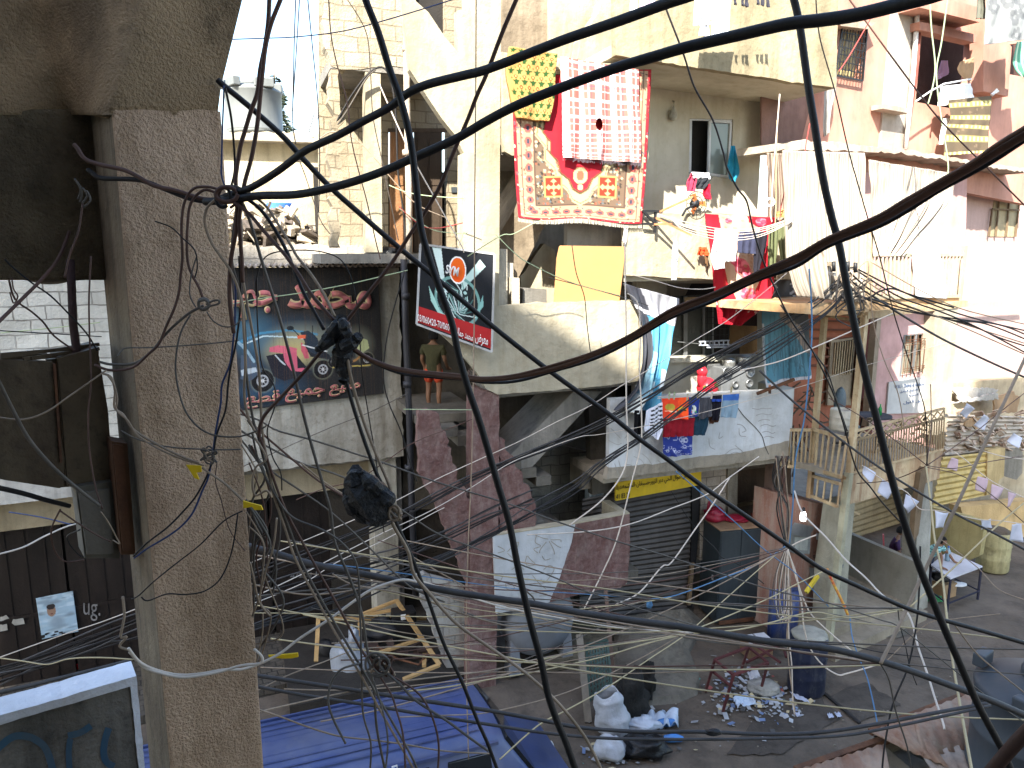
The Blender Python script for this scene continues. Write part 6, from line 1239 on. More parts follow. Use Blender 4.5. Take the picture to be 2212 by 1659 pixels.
for a,b in (((1075,570,12.6),(1355,990,11.4)),((570,690,12.3),(1270,690,12.7)),((570,690,12.3),(555,970,11.7)),((840,700,12.4),(835,860,12.2)),((1260,870,12.2),(1255,1000,11.6)),((860,660,12.4),(1075,575,12.6)),((840,670,12.4),(1120,625,12.5)),((955,915,11.7),(1240,820,11.9)),((1120,1085,11.1),(1355,990,11.4))):
    m_=MB();m_.bar(gB(*a),gB(*b),.07,.04);m_.build('batten',WOOD,wf)
lump('plastic_bag','pale translucent plastic bag of rubbish on the left pavement','bag',gB(770,960,11.9),.30,surf('pale_bag_plastic',(.32,.35,.40),(.25,.28,.33),dirt=.2,rough=.35),7,(1,.7,1.15),.35)
lump('bag_neck','knotted neck of the pale plastic bag with brown paper','bag',gB(800,830,11.85),.14,MATS['pale_bag_plastic'],9,(.7,.6,1.7),.5)
lump('dark_bundle','dark round bundle left of the pale plastic bag','bundle',gB(620,890,12.3),.17,BLACKP,5,(1,.8,1.1),.15)
mo=thing('monitor','old black monitor with a white label under the timber frame','monitor',gB(1105,790,12.2))
FMo=Fr(gB(1060,800,12.2).x,12.2,20);m_=MB(FMo.t);z0_=gB(1060,830,12.2).z;m_.fbox(FMo,0,.42,z0_,z0_+.48,-.3,0);m_.build('casing',BLACKP,mo,bevel=.03)
m_=MB(FMo.t);m_.fbox(FMo,.13,.22,z0_+.36,z0_+.46,.001,.006);m_.build('label_sticker',WHITEPL,mo)
lump('dark_bundle','black crumpled bundle left of the old monitor','bundle',gB(980,770,12.3),.27,plain('sooty_black',(.02,.02,.022)),15,(1.1,.8,.8),.4)
m_=MB()
for i in range(14):m_.box(gB(900+i*28,860+(i*37)%90,12.0),.3,.12,.03,i,(.3,.2))
tag(m_.build('debris',surf('dark_brown_debris',(.08,.05,.04),dirt=.3)),kind='stuff')
m_=MB();m_.tube([gB(950,870,11.8),gB(1080,950,11.8),gB(1220,990,11.7),gB(1310,880,11.9)],.02);tag(m_.build('rusty_rod',RUST,None,True),'bent rusty rod under the timber frame','rod')
lump('red_helmet','shiny red helmet shape lying before the left black shutters','helmet',PY(*B1([(490,990)])[0],12.0),.16,RD,4,(1.3,.8,.8),.12)
TB=[PZ(*p,.76) for p in B7([(1300,95),(1545,205),(1315,292),(1170,195)])]
tb=thing('table','white topped table on dark steel legs where a boy leans','table',Vector((TB[2].x,TB[2].y,0)))
m_=MB(R(32));m_.add([p+Z*0 for p in TB]+[p-Z*.03 for p in TB],[(0,1,2,3),(7,6,5,4),(0,4,5,1),(1,5,6,2),(2,6,7,3),(3,7,4,0)]);m_.build('tabletop',surf('white_laminate',(.58,.58,.62),dirt=.08,rough=.4,bump=0),tb)
LGm=plain('dark_blue_steel',(.02,.02,.04))
for i,p in enumerate(TB):
    m_=MB();q=p.lerp(sum(TB,Vector())/4,.04);m_.bar(q-Z*.03,Vector((q.x,q.y,0)),.035);m_.build('leg',LGm,tb)
for i in range(4):
    a,b=TB[i],TB[(i+1)%4];m_=MB();m_.bar(Vector((a.x,a.y,.2)),Vector((b.x,b.y,.2)),.025);m_.build('rail',LGm,tb)
FT=Fr(TB[3].x+.15,TB[3].y,25)
m_=MB(FT.t);m_.fbox(FT,.1,.5,.0,.32,-.15,.15);tag(m_.build('carton',surf('tan_card',(.40,.27,.15),dirt=.2),bevel=.01),'brown carton under the white topped table','box')
lump('black_bag','black bag on the shelf under the white topped table','bag',FT.w(.2,.47,.0),.2,BLACKP,3,(1.2,.7,.7),.25)
lump('green_bag','green plastic bag by the foot of the porch pier','bag',PZ(*B7([(1200,440)])[0],.06),.13,surf('green_plastic',(.04,.22,.08),dirt=.1),6,(1.2,.8,.5),.5)
lump('paper_roll','white cloth on the cross rail under the table','cloth',PZ(*B7([(1355,335)])[0],.25),.14,WHITEPL,5,(1.6,.7,.3),.2)
bt_=thing('water_bottle','clear blue water bottle on the white table beside the boy','bottle',PZ(*B7([(1290,160)])[0],.76));m_=MB();bp=PZ(*B7([(1290,165)])[0],.765)
m_.lathe(bp,[(.001,0),(.05,0),(.052,.05),(.047,.1),(.052,.15),(.05,.22),(.02,.28),(.018,.3)],14);m_.build('bottle_body',surf('bottle_blue_clear',(.3,.42,.5),rough=.1,dirt=0),bt_,True);m_=MB();m_.lathe(bp+Z*.3,[(.02,0),(.02,.025),(.001,.026)],10);m_.build('cap',plain('blue_cap',(.05,.15,.5)),bt_)
yb_=barrel('oil_drum','battered pale yellow oil drum behind the white table',PZ(*B7([(1610,225)])[0],0),.34,.95,surf('peeling_yellow_paint',(.42,.38,.20),(.36,.33,.18),dirt=.5,dcol=(.12,.1,.06),bump=.5,bsc=8))
lump('drum_rubbish',None,None,PZ(*B7([(1610,225)])[0],0)+Z*.93,.28,surf('brown_rubbish',(.14,.11,.08),bump=.8),2,(1,1,.35),.3,parent=yb_)
SKIN=surf('brown_skin',(.20,.105,.06),(.18,.09,.05),dirt=0,bump=.02,rough=.6)
HAIR=surf('black_hair',(.010,.009,.008),dirt=0,bump=.4,bsc=90)
def skinned(name,verts,edges,mat,parent,sub=2,root=0):
    me=bpy.data.meshes.new(name);me.from_pydata([tuple(v[0]) for v in verts],edges,[]);o=bpy.data.objects.new(name,me);COL.objects.link(o)
    s=o.modifiers.new('skin','SKIN');s.use_smooth_shade=True
    for i,v in enumerate(verts):
        r=v[1];me.skin_vertices[0].data[i].radius=(r,r) if not isinstance(r,tuple) else r
    me.skin_vertices[0].data[root].use_root=True
    o.modifiers.new('sub','SUBSURF').levels=sub;o.modifiers['sub'].render_levels=sub
    dg=bpy.context.evaluated_depsgraph_get();me2=bpy.data.meshes.new_from_object(o.evaluated_get(dg));bpy.data.objects.remove(o)
    return link(name,me2,mat,parent,True)
def head(c,fwd,r,parent,hair=True,tilt=0):
    """head with brow, nose, mouth, ears and a cap of hair; c centre, fwd facing"""
    f=Vector(fwd).normalized();s=f.cross(Z).normalized();u=s.cross(f);m_=MB();vs=[];N=28
    for i in range(N+1):
        th_=math.pi*i/N
        for j in range(N):
            a=2*math.pi*j/N;d=Vector((math.sin(th_)*math.cos(a),math.sin(th_)*math.sin(a),math.cos(th_)))
            x,y,z=d.x*.92,d.y*.78,d.z*1.12          # x forward, y side
            if z <-.2:x *= 1+.12*z*(1 if x > 0 else 2.2);y *= 1+.32*(z+.2)
            if x > 0:
                x += .20*math.exp(-((y/.13) ** 2))*math.exp(-(((z+.18)/.16) ** 2))+.05*math.exp(-((y/.16) ** 2))*math.exp(-(((z-.08)/.2) ** 2))
                x -= .07*math.exp(-(((abs(y)-.3)/.13) ** 2))*math.exp(-(((z-.02)/.11) ** 2));x += .05*math.exp(-((y/.22) ** 2))*math.exp(-(((z+.50)/.07) ** 2));x -= .03*math.exp(-((y/.22) ** 2))*math.exp(-(((z+.55)/.03) ** 2))
            vs.append(Vector(c)+(f*x+s*y+u*z)*r)
    fs=[(i*N+j,(i+1)*N+j,(i+1)*N+(j+1)%N,i*N+(j+1)%N) for i in range(N) for j in range(N)]
    return vs,fs,(f,s,u)
def person_head(c,fwd,r,parent):
    vs,fs,(f,s,u)=head(c,fwd,r,parent)
    m_=MB();m_.add(vs,fs)
    for sg_ in (-1,1):m_.lathe(Vector(c)+s*.77*r*sg_+f*-.05*r,[(.001,-.02*r),(.2*r,.0),(.16*r,.06*r),(.001,.03*r)],10,s*sg_)
    h=m_.build('head',SKIN,parent,True)
    m_=MB()
    for sg_ in (-1,1):m_.lathe(Vector(c)+f*.82*r+s*.29*r*sg_+u*.03*r,[(.001,-.02*r),(.07*r,.0),(.001,.03*r)],8,f)
    m_.build('eyes',HAIR,h,True)
    m_=MB();N=24;hv=[]
    for i in range(15):
        th_=math.pi*.62*i/14
        for j in range(N):
            a=2*math.pi*j/N;lim=.62 if math.cos(a) < .3 else .36;t2=th_*(lim/.62)
            d=Vector((math.sin(t2)*math.cos(a),math.sin(t2)*math.sin(a),math.cos(t2)));nz=1.09+.05*mnoise.noise(d*6)
            hv.append(Vector(c)+(f*d.x*.93+s*d.y*.82+u*d.z*1.14)*r*nz)
    m_.add(hv,[(i*N+j,(i+1)*N+j,(i+1)*N+(j+1)%N,i*N+(j+1)%N) for i in range(14) for j in range(N)]);ho=m_.build('hair',HAIR,h,True);ho.modifiers.new('t','SOLIDIFY').thickness=.012
    return h
def hand(wrist,dirn,up,size,parent,curl=.25,mirror=1):
    """palm and five separate fingers"""
    d=Vector(dirn).normalized();s=d.cross(Vector(up)).normalized()*mirror;n=s.cross(d)*mirror;w=Vector(wrist)
    V=[(w,.024*size),(w+d*.03*size,(.032*size,.018*size)),(w+d*.075*size,(.036*size,.015*size))];E=[(0,1),(1,2)]
    for i in range(4):
        b=w+d*.082*size+s*(.027-.018*i)*size;ln=(.062,.072,.068,.052)[i]*size;k=len(V)
        V += [(b,.0088*size),(b+d*ln*.5-n*curl*ln*.2,.008*size),(b+d*ln*.92-n*curl*ln*.9,.006*size)];E += [(2,k),(k,k+1),(k+1,k+2)]
    b=w+d*.03*size+s*.03*size;k=len(V);V += [(b+s*.012*size,.011*size),(b+s*.035*size+d*.025*size,.009*size),(b+s*.04*size+d*.05*size,.007*size)];E += [(1,k),(k,k+1),(k+1,k+2)]
    return V,E
def body_with(Vb,Eb,hands,mat,parent):
    V=list(Vb);E=list(Eb)
    for idx,(hv,he) in hands:
        o=len(V)-1;V += hv[1:];E += [((idx if a == 0 else a+o),b+o) for a,b in he]
    return skinned('body',V,E,mat,parent)
F0=FM.p(935,879,-1.9);sc_=1.0
gz=FM.p(938,882,-1.75);ms=thing('person','person in olive T-shirt and orange shorts standing with back turned on the stair landing','person',gz)
hh=1.36
fw=Vector((.25,.97,0)).normalized();sd_=fw.cross(Z);P=lambda x,y,z:gz+sd_*x+fw*y+Z*z*hh/1.7
Vb=[(P(0,0,.93),(.13,.10)),(P(0,0,1.15),(.115,.085)),(P(0,-.01,1.36),(.15,.09)),(P(0,0,1.47),.055),(P(0,.01,1.55),.05)]
Eb=[(0,1),(1,2),(2,3),(3,4)]
for sg_ in (-1,1):
    k=len(Vb);Vb += [(P(.16*sg_,-.01,1.38),.05),(P(.22*sg_,0,1.12),.038),(P(.2*sg_,.16 if sg_ > 0 else .08,.93),.028)];Eb += [(2,k),(k,k+1),(k+1,k+2)]
    k=len(Vb);Vb += [(P(.09*sg_,0,.86),.085),(P(.10*sg_,.01,.48),.052),(P(.10*sg_,-.03,.28),.048),(P(.10*sg_,-.01,.07),.032),(P(.11*sg_,.12,.03),.03)];Eb += [(0,k),(k,k+1),(k+1,k+2),(k+2,k+3),(k+3,k+4)]
body_with(Vb,Eb,[(7,hand(P(-.2,.08,.93),fw*.3-Z,fw,1,.3)),(15,hand(P(.2,.16,.93),fw*.6-Z*.6,fw,1,.4,-1))],SKIN,ms)
person_head(P(0,.03,1.62),fw+sd_*.3,.098,ms)
tee=[(P(0,0,.80),(.15,.118)),(P(0,0,.90),(.15,.115)),(P(0,0,1.15),(.14,.105)),(P(0,-.01,1.36),(.17,.105)),(P(0,0,1.44),.085)];te=[(0,1),(1,2),(2,3),(3,4)]
for sg_ in (-1,1):k=len(tee);tee += [(P(.17*sg_,-.01,1.38),.07),(P(.21*sg_,0,1.2),.06)];te += [(3,k),(k,k+1)]
skinned('t_shirt',tee,te,surf('olive_cotton',(.055,.052,.022),dirt=.1),ms)
sh_=[(P(0,0,.98),(.14,.11)),(P(0,0,.90),(.15,.115))];se=[(0,1)]
for sg_ in (-1,1):k=len(sh_);sh_ += [(P(.09*sg_,0,.80),.105),(P(.105*sg_,0,.56),.10)];se += [(1,k),(k,k+1)]
skinned('shorts',sh_,se,surf('orange_shorts',(.50,.06,.02),dirt=.1),ms)
sp_=PZ(*B6([(740,1230)])[0],.85);cx0=Vector((sp_.x-.05,sp_.y+.35,.32));
b1=thing('person','boy in dark purple shirt sitting on a red chair behind the porch wall','person',cx0)
fw=Vector((.75,-.35,0)).normalized();sd_=fw.cross(Z);top_=PY(*B6([(755,1030)])[0],cx0.y)
P=lambda x,y,z:Vector((top_.x,top_.y,top_.z-1.16))+sd_*x+fw*y+Z*z
Vb=[(P(0,-.05,.46),(.11,.10)),(P(0,-.06,.66),.09),(P(0,-.02,.84),(.12,.085)),(P(0,.01,.93),.045),(P(0,.03,.98),.042)];Eb=[(0,1),(1,2),(2,3),(3,4)]
for sg_ in (-1,1):
    k=len(Vb);Vb += [(P(.13*sg_,-.01,.84),.042),(P(.17*sg_,.06,.62),.034),(P(.13*sg_,.26,.56),.025)];Eb += [(2,k),(k,k+1),(k+1,k+2)]
    k=len(Vb);Vb += [(P(.08*sg_,.05,.46),.075),(P(.10*sg_,.40,.50),.055),(P(.10*sg_,.42,.28),.045),(P(.10*sg_,.40,.06),.03),(P(.10*sg_,.50,.03),.028)];Eb += [(0,k),(k,k+1),(k+1,k+2),(k+2,k+3),(k+3,k+4)]
body_with(Vb,Eb,[(7,hand(P(-.13,.26,.56),fw,Z,.85,.5)),(15,hand(P(.13,.26,.56),fw,Z,.85,.5,-1))],SKIN,b1)
person_head(P(0,.05,1.08),fw,.088,b1)
tee=[(P(0,-.05,.46),(.13,.12)),(P(0,-.06,.66),.115),(P(0,-.02,.84),(.14,.10)),(P(0,.0,.9),.075)];te=[(0,1),(1,2),(2,3)]
for sg_ in (-1,1):k=len(tee);tee += [(P(.14*sg_,-.01,.84),.058),(P(.17*sg_,.04,.68),.052)];te += [(2,k),(k,k+1)]
skinned('shirt',tee,te,surf('purple_cotton',(.055,.025,.075),dirt=.1),b1)
tr_=[(P(0,-.02,.45),(.13,.11))];te=[]
for sg_ in (-1,1):k=len(tr_);tr_ += [(P(.08*sg_,.08,.46),.092),(P(.10*sg_,.40,.50),.072),(P(.10*sg_,.42,.22),.06)];te += [(0,k),(k,k+1),(k+1,k+2)]
skinned('trousers',tr_,te,surf('dark_denim',(.03,.035,.05)),b1)
ch=thing('chair','red plastic chair with rounded back holding the boy in purple','chair',P(0,-.1,0));RC=plain('faded_red_plastic',(.50,.09,.09),rough=.45)
m_=MB();N=14;m_.add([P(.2*math.cos(a),-.24-.03*math.sin(a),.68+.27*math.sin(a)) for a in [i*2*math.pi/N for i in range(N)]]+[P(.2*math.cos(a),-.27-.03*math.sin(a),.68+.27*math.sin(a)) for a in [i*2*math.pi/N for i in range(N)]],[tuple(range(N)),tuple(range(2*N-1,N-1,-1))]+[(i,(i+1)%N,N+(i+1)%N,N+i) for i in range(N)]);m_.build('backrest',RC,ch)
m_=MB(math.atan2(fw.y,fw.x));m_.obox(P(-.21,-.24,.36),sd_*.42,fw*.42,Z*.03);m_.build('seat',RC,ch)
for a in (-.18,.18):
    for b in (-.21,.15):m_=MB();m_.bar(P(a,b,.36),P(a*1.1,b*1.1,0),.035);m_.build('leg',RC,ch)
c_=PZ(*B6([(1060,1345)])[0],.77);b2=thing('person','boy in turquoise striped T-shirt leaning with one arm on the white table','person',TB[3])
hd=PY(*B6([(1070,1130)])[0],TB[3].y+.02)
fw=Vector((.55,-.55,0)).normalized();sd_=fw.cross(Z)
base=Vector((TB[3].x-.12,TB[3].y+.05,0));hip=PY(*B6([(955,1240)])[0],TB[3].y+.12)
sh_c=PY(*B6([(1045,1180)])[0],TB[3].y+.02)
Vb=[(hip,(.12,.11)),(hip.lerp(sh_c,.5)+Z*.03,.10),(sh_c,(.12,.09)),(sh_c.lerp(hd,.5),.046),(sh_c.lerp(hd,.75),.042)];Eb=[(0,1),(1,2),(2,3),(3,4)]
el=PY(*B6([(1065,1240)])[0],TB[3].y-.12);wr=PZ(*B6([(1062,1318)])[0],.80)
k=len(Vb);Vb += [(sh_c+sd_*.12,.045),(el,.034),(wr,.025)];Eb += [(2,k),(k,k+1),(k+1,k+2)]
k=len(Vb);el2=PY(*B6([(1110,1215)])[0],TB[3].y+.2);Vb += [(sh_c-sd_*.12,.045),(el2,.034),(el2+Vector((.1,-.1,-.16)),.025)];Eb += [(2,k),(k,k+1),(k+1,k+2)]
for sg_ in (-1,1):
    k=len(Vb);Vb += [(hip+sd_*.08*sg_-Z*.05,.085),(hip+sd_*.1*sg_+Vector((-.02,0,-.42)),.055),(Vector((hip.x+.1*sg_,hip.y+.05,.38)) ,.045),(Vector((hip.x+.1*sg_,hip.y+.1,.06)),.032),(Vector((hip.x+.1*sg_+.06,hip.y,.03)),.03)];Eb += [(0,k),(k,k+1),(k+1,k+2),(k+2,k+3),(k+3,k+4)]
body_with(Vb,Eb,[(7,hand(wr,Vector((.7,-.6,-.15)),Z,.95,.2)),(10,hand(el2+Vector((.1,-.1,-.16)),Vector((.7,-.6,-.1)),Z,.9,.3,-1))],SKIN,b2)
person_head(hd,fw+Vector((.3,-.1,-.15)),.09,b2)
tee=[(hip,(.135,.125)),(hip.lerp(sh_c,.5)+Z*.03,.12),(sh_c,(.14,.105)),(sh_c.lerp(hd,.3),.075)];te=[(0,1),(1,2),(2,3)]
for sg_,e2 in ((1,el),(-1,el2)):k=len(tee);tee += [(sh_c+sd_*.13*sg_,.06),((sh_c+sd_*.13*sg_).lerp(e2,.6),.055)];te += [(2,k),(k,k+1)]
tq,nt_,bs_=newmat('turquoise_stripes');tcn=nt_.nodes.new('ShaderNodeTexCoord');wv=nt_.nodes.new('ShaderNodeTexWave');wv.bands_direction='Z';wv.inputs['Scale'].default_value=5.5;wv.inputs['Distortion'].default_value=.6
nt_.links.new(tcn.outputs['Object'],wv.inputs[0]);nt_.links.new(mix(nt_,(.22,.46,.44),(.03,.07,.09),ramp(nt_,wv.outputs['Fac'],.8,.9)),bs_.inputs['Base Color']);bs_.inputs['Roughness'].default_value=.9
skinned('t_shirt',tee,te,tq,b2)
tr_=[(hip-Z*.02,(.13,.115))];te=[]
for sg_ in (-1,1):k=len(tr_);tr_ += [(hip+sd_*.08*sg_-Z*.06,.1),(hip+sd_*.1*sg_+Vector((-.02,0,-.42)),.075),(Vector((hip.x+.1*sg_,hip.y+.06,.3)),.065)];te += [(0,k),(k,k+1),(k+1,k+2)]
skinned('trousers',tr_,te,surf('navy_cloth',(.02,.025,.05)),b2)
oc=thing('office_chair','tall blue grey office chair standing on the terrace by the corner post','chair',FR.p(1815,950,-1.3));OCM=surf('blue_grey_vinyl',(.10,.14,.17),dirt=.2,rough=.5)
oc_=FR.w(*[FR.sz(1815,1000,-1.2)[0],zd+.02,-1.2]);m_=MB();cb_=PY(*B6([(340,130)])[0],oc_.y)
m_.lathe(cb_-FR.n*.02,[(.001,-.05),(.13,-.05),(.15,0),(.13,.05),(.001,.06)],20,FR.n);bk=m_.build('backrest',OCM,oc,True);bk.data.transform(__import__('mathutils').Matrix.Translation(cb_) @ __import__('mathutils').Matrix.Diagonal((1,1,2.1,1)) @ __import__('mathutils').Matrix.Translation(-cb_))
m_=MB();sc0=cb_-Z*.45+FR.n*.18;m_.lathe(sc0,[(.001,-.05),(.22,-.04),(.24,0),(.2,.04),(.001,.05)],20);m_.build('seat',OCM,oc,True)
m_=MB();m_.bar(sc0,sc0-Z*.35,.05);m_.build('stem',BLACKP,oc)
for i in range(5):m_=MB();a=i*1.257;m_.bar(sc0-Z*.35,sc0-Z*.4+Vector((math.cos(a)*.25,math.sin(a)*.25,0)),.035);m_.build('foot',BLACKP,oc)
tb2=thing('terrace_table','dark round topped table with a green bottle on the terrace','table',FR.p(1890,930,-.9))
c5=FR.p(*B6([(575,228)])[0],-.9);m_=MB();m_.lathe(c5,[(.001,-.02),(.34,-.02),(.35,0),(.34,.02),(.001,.02)],24);m_.build('tabletop',surf('dark_table_top',(.07,.08,.10)),tb2)
for a in (.6,2.7,4.6):m_=MB();m_.bar(c5+Vector((math.cos(a)*.2,math.sin(a)*.2,0)),c5+Vector((math.cos(a)*.28,math.sin(a)*.28,-.7)),.025);m_.build('leg',BLACKP,tb2)
m_=MB();m_.lathe(c5+Z*.02+Vector((.1,-.05,0)),[(.001,0),(.035,0),(.035,.14),(.012,.19),(.012,.23),(.001,.23)],12);tag(m_.build('bottle',plain('green_bottle',(.03,.3,.08),rough=.2),None,True),'small green bottle on the dark terrace table','bottle')
bn=barrel('white_tub','cream plastic tub on the terrace behind the railing corner',FR.p(*B6([(335,330)])[0],-.55),.2,.4,surf('cream_tub',(.5,.47,.4)))
m_=MB()
for i in range(60):
    u,v=rsd.uniform(1870,2010),rsd.uniform(900,990);p=FR.p(u,v,-.3-rsd.random()*.8);m_.box(p,rsd.uniform(.05,.3),.04,.03,rsd.random()*3,(rsd.random(),rsd.random()))
tag(m_.build('debris',surf('terrace_junk',(.34,.27,.18),(.12,.10,.08),sc=9)),kind='stuff')
m_=MB()
for i in range(40):
    u,v=rsd.uniform(1705,1790),rsd.uniform(840,1000);p=FR.p(u,v,-1.6-rsd.random()*.4);m_.bar(p,p+Vector((rsd.gauss(0,.25),rsd.gauss(0,.1),rsd.gauss(0,.25))),.025)
tag(m_.build('scrap',surf('terrace_scrap',(.11,.08,.06),(.2,.13,.08),sc=9)),kind='stuff')
ins=thing('cable_rack','steel arm with insulator pins where the cable bundles are tied','rack',FR.p(1845,590,.3))
m_=MB();m_.bar(FM.p(*D3([(195,210)])[0],.3),FR.p(*D3([(520,190)])[0],.3),.09,.06);m_.build('timber_arm',surf('pale_timber',(.45,.38,.28)),ins)
m_=MB();m_.bar(FM.p(*D3([(270,235)])[0],.28),FR.p(*D3([(500,290)])[0],.3),.04);m_.build('steel_arm',GREYM,ins)
for q in ((490,200),(620,200),(690,210)):
    m_=MB();m_.tube([FR.p(*D3([(q[0],q[1]-30)])[0],.3),FR.p(*D3([(q[0],q[1]+60)])[0],.3)],.03,8);m_.build('insulator_pin',BLACKP,ins,True)
for i,(q,y,rd) in enumerate(([[(510,590),(595,640),(545,712),(505,650)],12.3,0],[[(650,695),(715,730),(670,832),(605,780)],12.1,0],[[(820,798),(893,840),(830,938),(782,875)],11.9,0],[[(1018,912),(1112,928),(1090,1043),(1010,1030)],11.6,0],[[(1340,975),(1430,975),(1435,1040),(1345,1050)],12.5,0],[[(1560,1005),(1655,1010),(1650,1138),(1562,1135)],12.3,0],
      [[(1135,530),(1190,545),(1165,625),(1115,610)],14,1],[[(1335,670),(1393,680),(1370,778),(1312,765)],13.6,1],[[(1440,725),(1500,745),(1470,840),(1410,820)],13.4,1],[[(1548,775),(1600,790),(1570,890),(1525,880)],13.2,1],[[(1240,135),(1310,180),(1250,250),(1190,210)],14.5,2],[[(1360,215),(1420,250),(1370,335),(1300,300)],14.5,2],[[(1580,350),(1655,390),(1610,460),(1545,420)],14.5,2])):
    P_=[PY(*p,y) for p in B6(q)];m_2=surf(('white_flag_paper','pinkish_flag_paper','white_flag_paper')[rd],((.55,.57,.66),(.55,.42,.47),(.6,.6,.6))[rd],dirt=.05,bump=0)
    o_=gridmesh('paper_flag',m_2,8,8,lambda a,b:P_[0].lerp(P_[1],a).lerp(P_[3].lerp(P_[2],a),b)+Vector((0,.05*math.sin(a*3+b*2+i),0)),None,thick=.003)
    tag(o_,('white paper flag fluttering on a string over the lane','pink edged paper flag hanging before the ochre shutters','sunlit white paper flag over the tin roofs')[rd],'flag',('white paper flags strung over the lane','pink edged paper flags by the ochre shutters','sunlit paper flags over the tin roofs')[rd])
nr=thing('tin_roof_shed','rusty corrugated tin roof in the lower right corner','roof',PZ(1950,1600,3))
RT=[PZ(*p,z) for p,z in zip(B7([(735,1400),(1480,1115),(2300,1290),(900,1800)]),(3.0,3.05,2.75,2.7))]
RTM=surf('rusted_tin',(.33,.27,.21),(.27,.14,.08),sc=1.6,dirt=.5,dcol=(.20,.08,.045),rough=.8,bump=.3)
def rcor(name,P_,n_,amp,mat,par,jag_=0):
    m_=MB();vs=[];N=n_*4
    for i in range(N+1):
        t=i/N;h=amp*math.sin(i*math.pi/2)
        a,b=P_[0].lerp(P_[1],t),P_[3].lerp(P_[2],t);vs += [a+Z*h,a.lerp(b,.5)+Z*h,b+Z*h]
    fs=[(i*3+j,i*3+3+j,i*3+4+j,i*3+1+j) for i in range(N) for j in range(2)]
    m_.add(vs,fs);o=m_.build(name,mat,par,True);o.modifiers.new('t','SOLIDIFY').thickness=.01;return o
q=lambda p,z:PZ(*B7([p])[0],z)
rcor('roof_sheet',[q((735,1400),3.0),q((1050,1275),3.0),q((1300,1650),2.85),q((950,1510),2.9)],5,.009,RTM,nr)
rcor('roof_sheet',[q((1040,1270),3.03),q((1480,1110),3.03),q((1640,1500),2.85),q((1110,1570),2.88)],6,.009,RTM,nr)
rcor('roof_sheet',[q((1100,1555),2.88),q((1660,1440),2.88),q((1800,1800),2.75),q((1230,1750),2.78)],7,.009,surf('pale_rusted_tin',(.38,.35,.31),(.3,.2,.14),sc=2,dirt=.5,rough=.8,bump=.3),nr)
rcor('roof_sheet',[q((250,1660),2.9),q((840,1480),2.9),q((900,1800),2.8),q((300,1850),2.8)],8,.009,RTM,nr)
panel_=MB();panel_.bar(q((735,1400),2.95),q((1480,1110),2.98),.05);panel_.bar(q((200,1680),2.85),q((860,1450),2.85),.06);panel_.build('edge_beam',RUST,nr)
m_=MB();P_=[q(p,2.6) for p in ((640,1660),(900,1500),(1200,1640),(1300,1800),(640,1800))];m_.add(P_,[(0,1,2,3,4)]);m_.build('concrete_edge',CONC,nr)
m_=MB();P_=[Vector((p.x,p.y,p.z)) for p in (q((760,1430),2.85),q((1480,1150),2.9),q((2300,1320),2.6),q((1300,1900),2.6))];P2_=[Vector((p.x,p.y,-.1)) for p in P_];m_.add(P_+P2_,[(0,1,5,4),(1,2,6,5),(2,3,7,6),(3,0,4,7)]);m_.build('shed_wall',surf('shed_wall_grey',(.2,.18,.15),dirt=.4),nr)
P_=[q((1470,1100),3.0),q((1843,930),3.0),q((2300,1300),3.0),q((1640,1300),3.0)]
m_=MB();m_.add([p for p in P_]+[p-Z*.1 for p in P_],[(0,1,2,3),(7,6,5,4),(0,4,5,1),(1,5,6,2),(2,6,7,3),(3,7,4,0)]);m_.build('roof_slab',surf('grey_roof_slab',(.26,.27,.27),dirt=.3),nr)
dtm=surf('dark_grey_tank_plastic',(.055,.065,.075),(.045,.052,.06),dirt=.25,dcol=(.1,.1,.1),rough=.5,bump=.03)
dc=PZ(*B7([(1790,1500)])[0],3.0);dt_=tank('water_tank','dark grey plastic water tank on the roof in the lower right corner',Vector((4.55,5.75,2.78)),.52,.92,dtm,ribs=2,lid=.2)
for i,(a0,h0) in enumerate(((2.2,.98),(3.6,.9))):
    m_=MB();c6=Vector((4.55,5.75,2.78))+Vector((math.cos(a0)*.42,math.sin(a0)*.42,h0-.06));m_.obox(c6,Vector((math.cos(a0),math.sin(a0),0))*.1,Vector((-math.sin(a0),math.cos(a0),0))*.2,Z*.12);m_.build('lug',dtm,dt_,bevel=.015)
GTK=surf('pale_grey_tank',(.15,.16,.155),(.13,.14,.135),dirt=.15,rough=.5,bump=.02)
tkc=FB.p(552,292,-1.2);rT=(FB.p(613,250,-1.2)-FB.p(491,250,-1.2)).length/2;hT=FB.sz(550,188,-1.2)[1]-FB.sz(550,290,-1.2)[1]
tk=tank('water_tank','large pale grey water tank on the flat roof at upper left',tkc,rT,hT,GTK,ribs=1,lid=.35)
for a0 in (-2.4,-1.2,.2,1.6,3.0):
    m_=MB();c6=tkc+Vector((math.cos(a0)*rT*.75,math.sin(a0)*rT*.75,hT*.93));m_.obox(c6,Vector((math.cos(a0),math.sin(a0),0))*.2,Vector((-math.sin(a0),math.cos(a0),0))*.5,Z*.22);m_.build('lug',GTK,tk,bevel=.02)
lb=FL.p(605,470,-3.5);barrel('blue_barrel','bright blue barrel among the rubble on the shop roof',lb-Z*.45,.27,.75,surf('bright_blue_barrel',(.05,.15,.5),dirt=.2))
rbm=[surf('sunlit_rubble',(.50,.44,.34),(.3,.25,.2),sc=9,dirt=.3),surf('dark_rubble',(.07,.06,.05),(.15,.12,.1),sc=9,dirt=.3)]
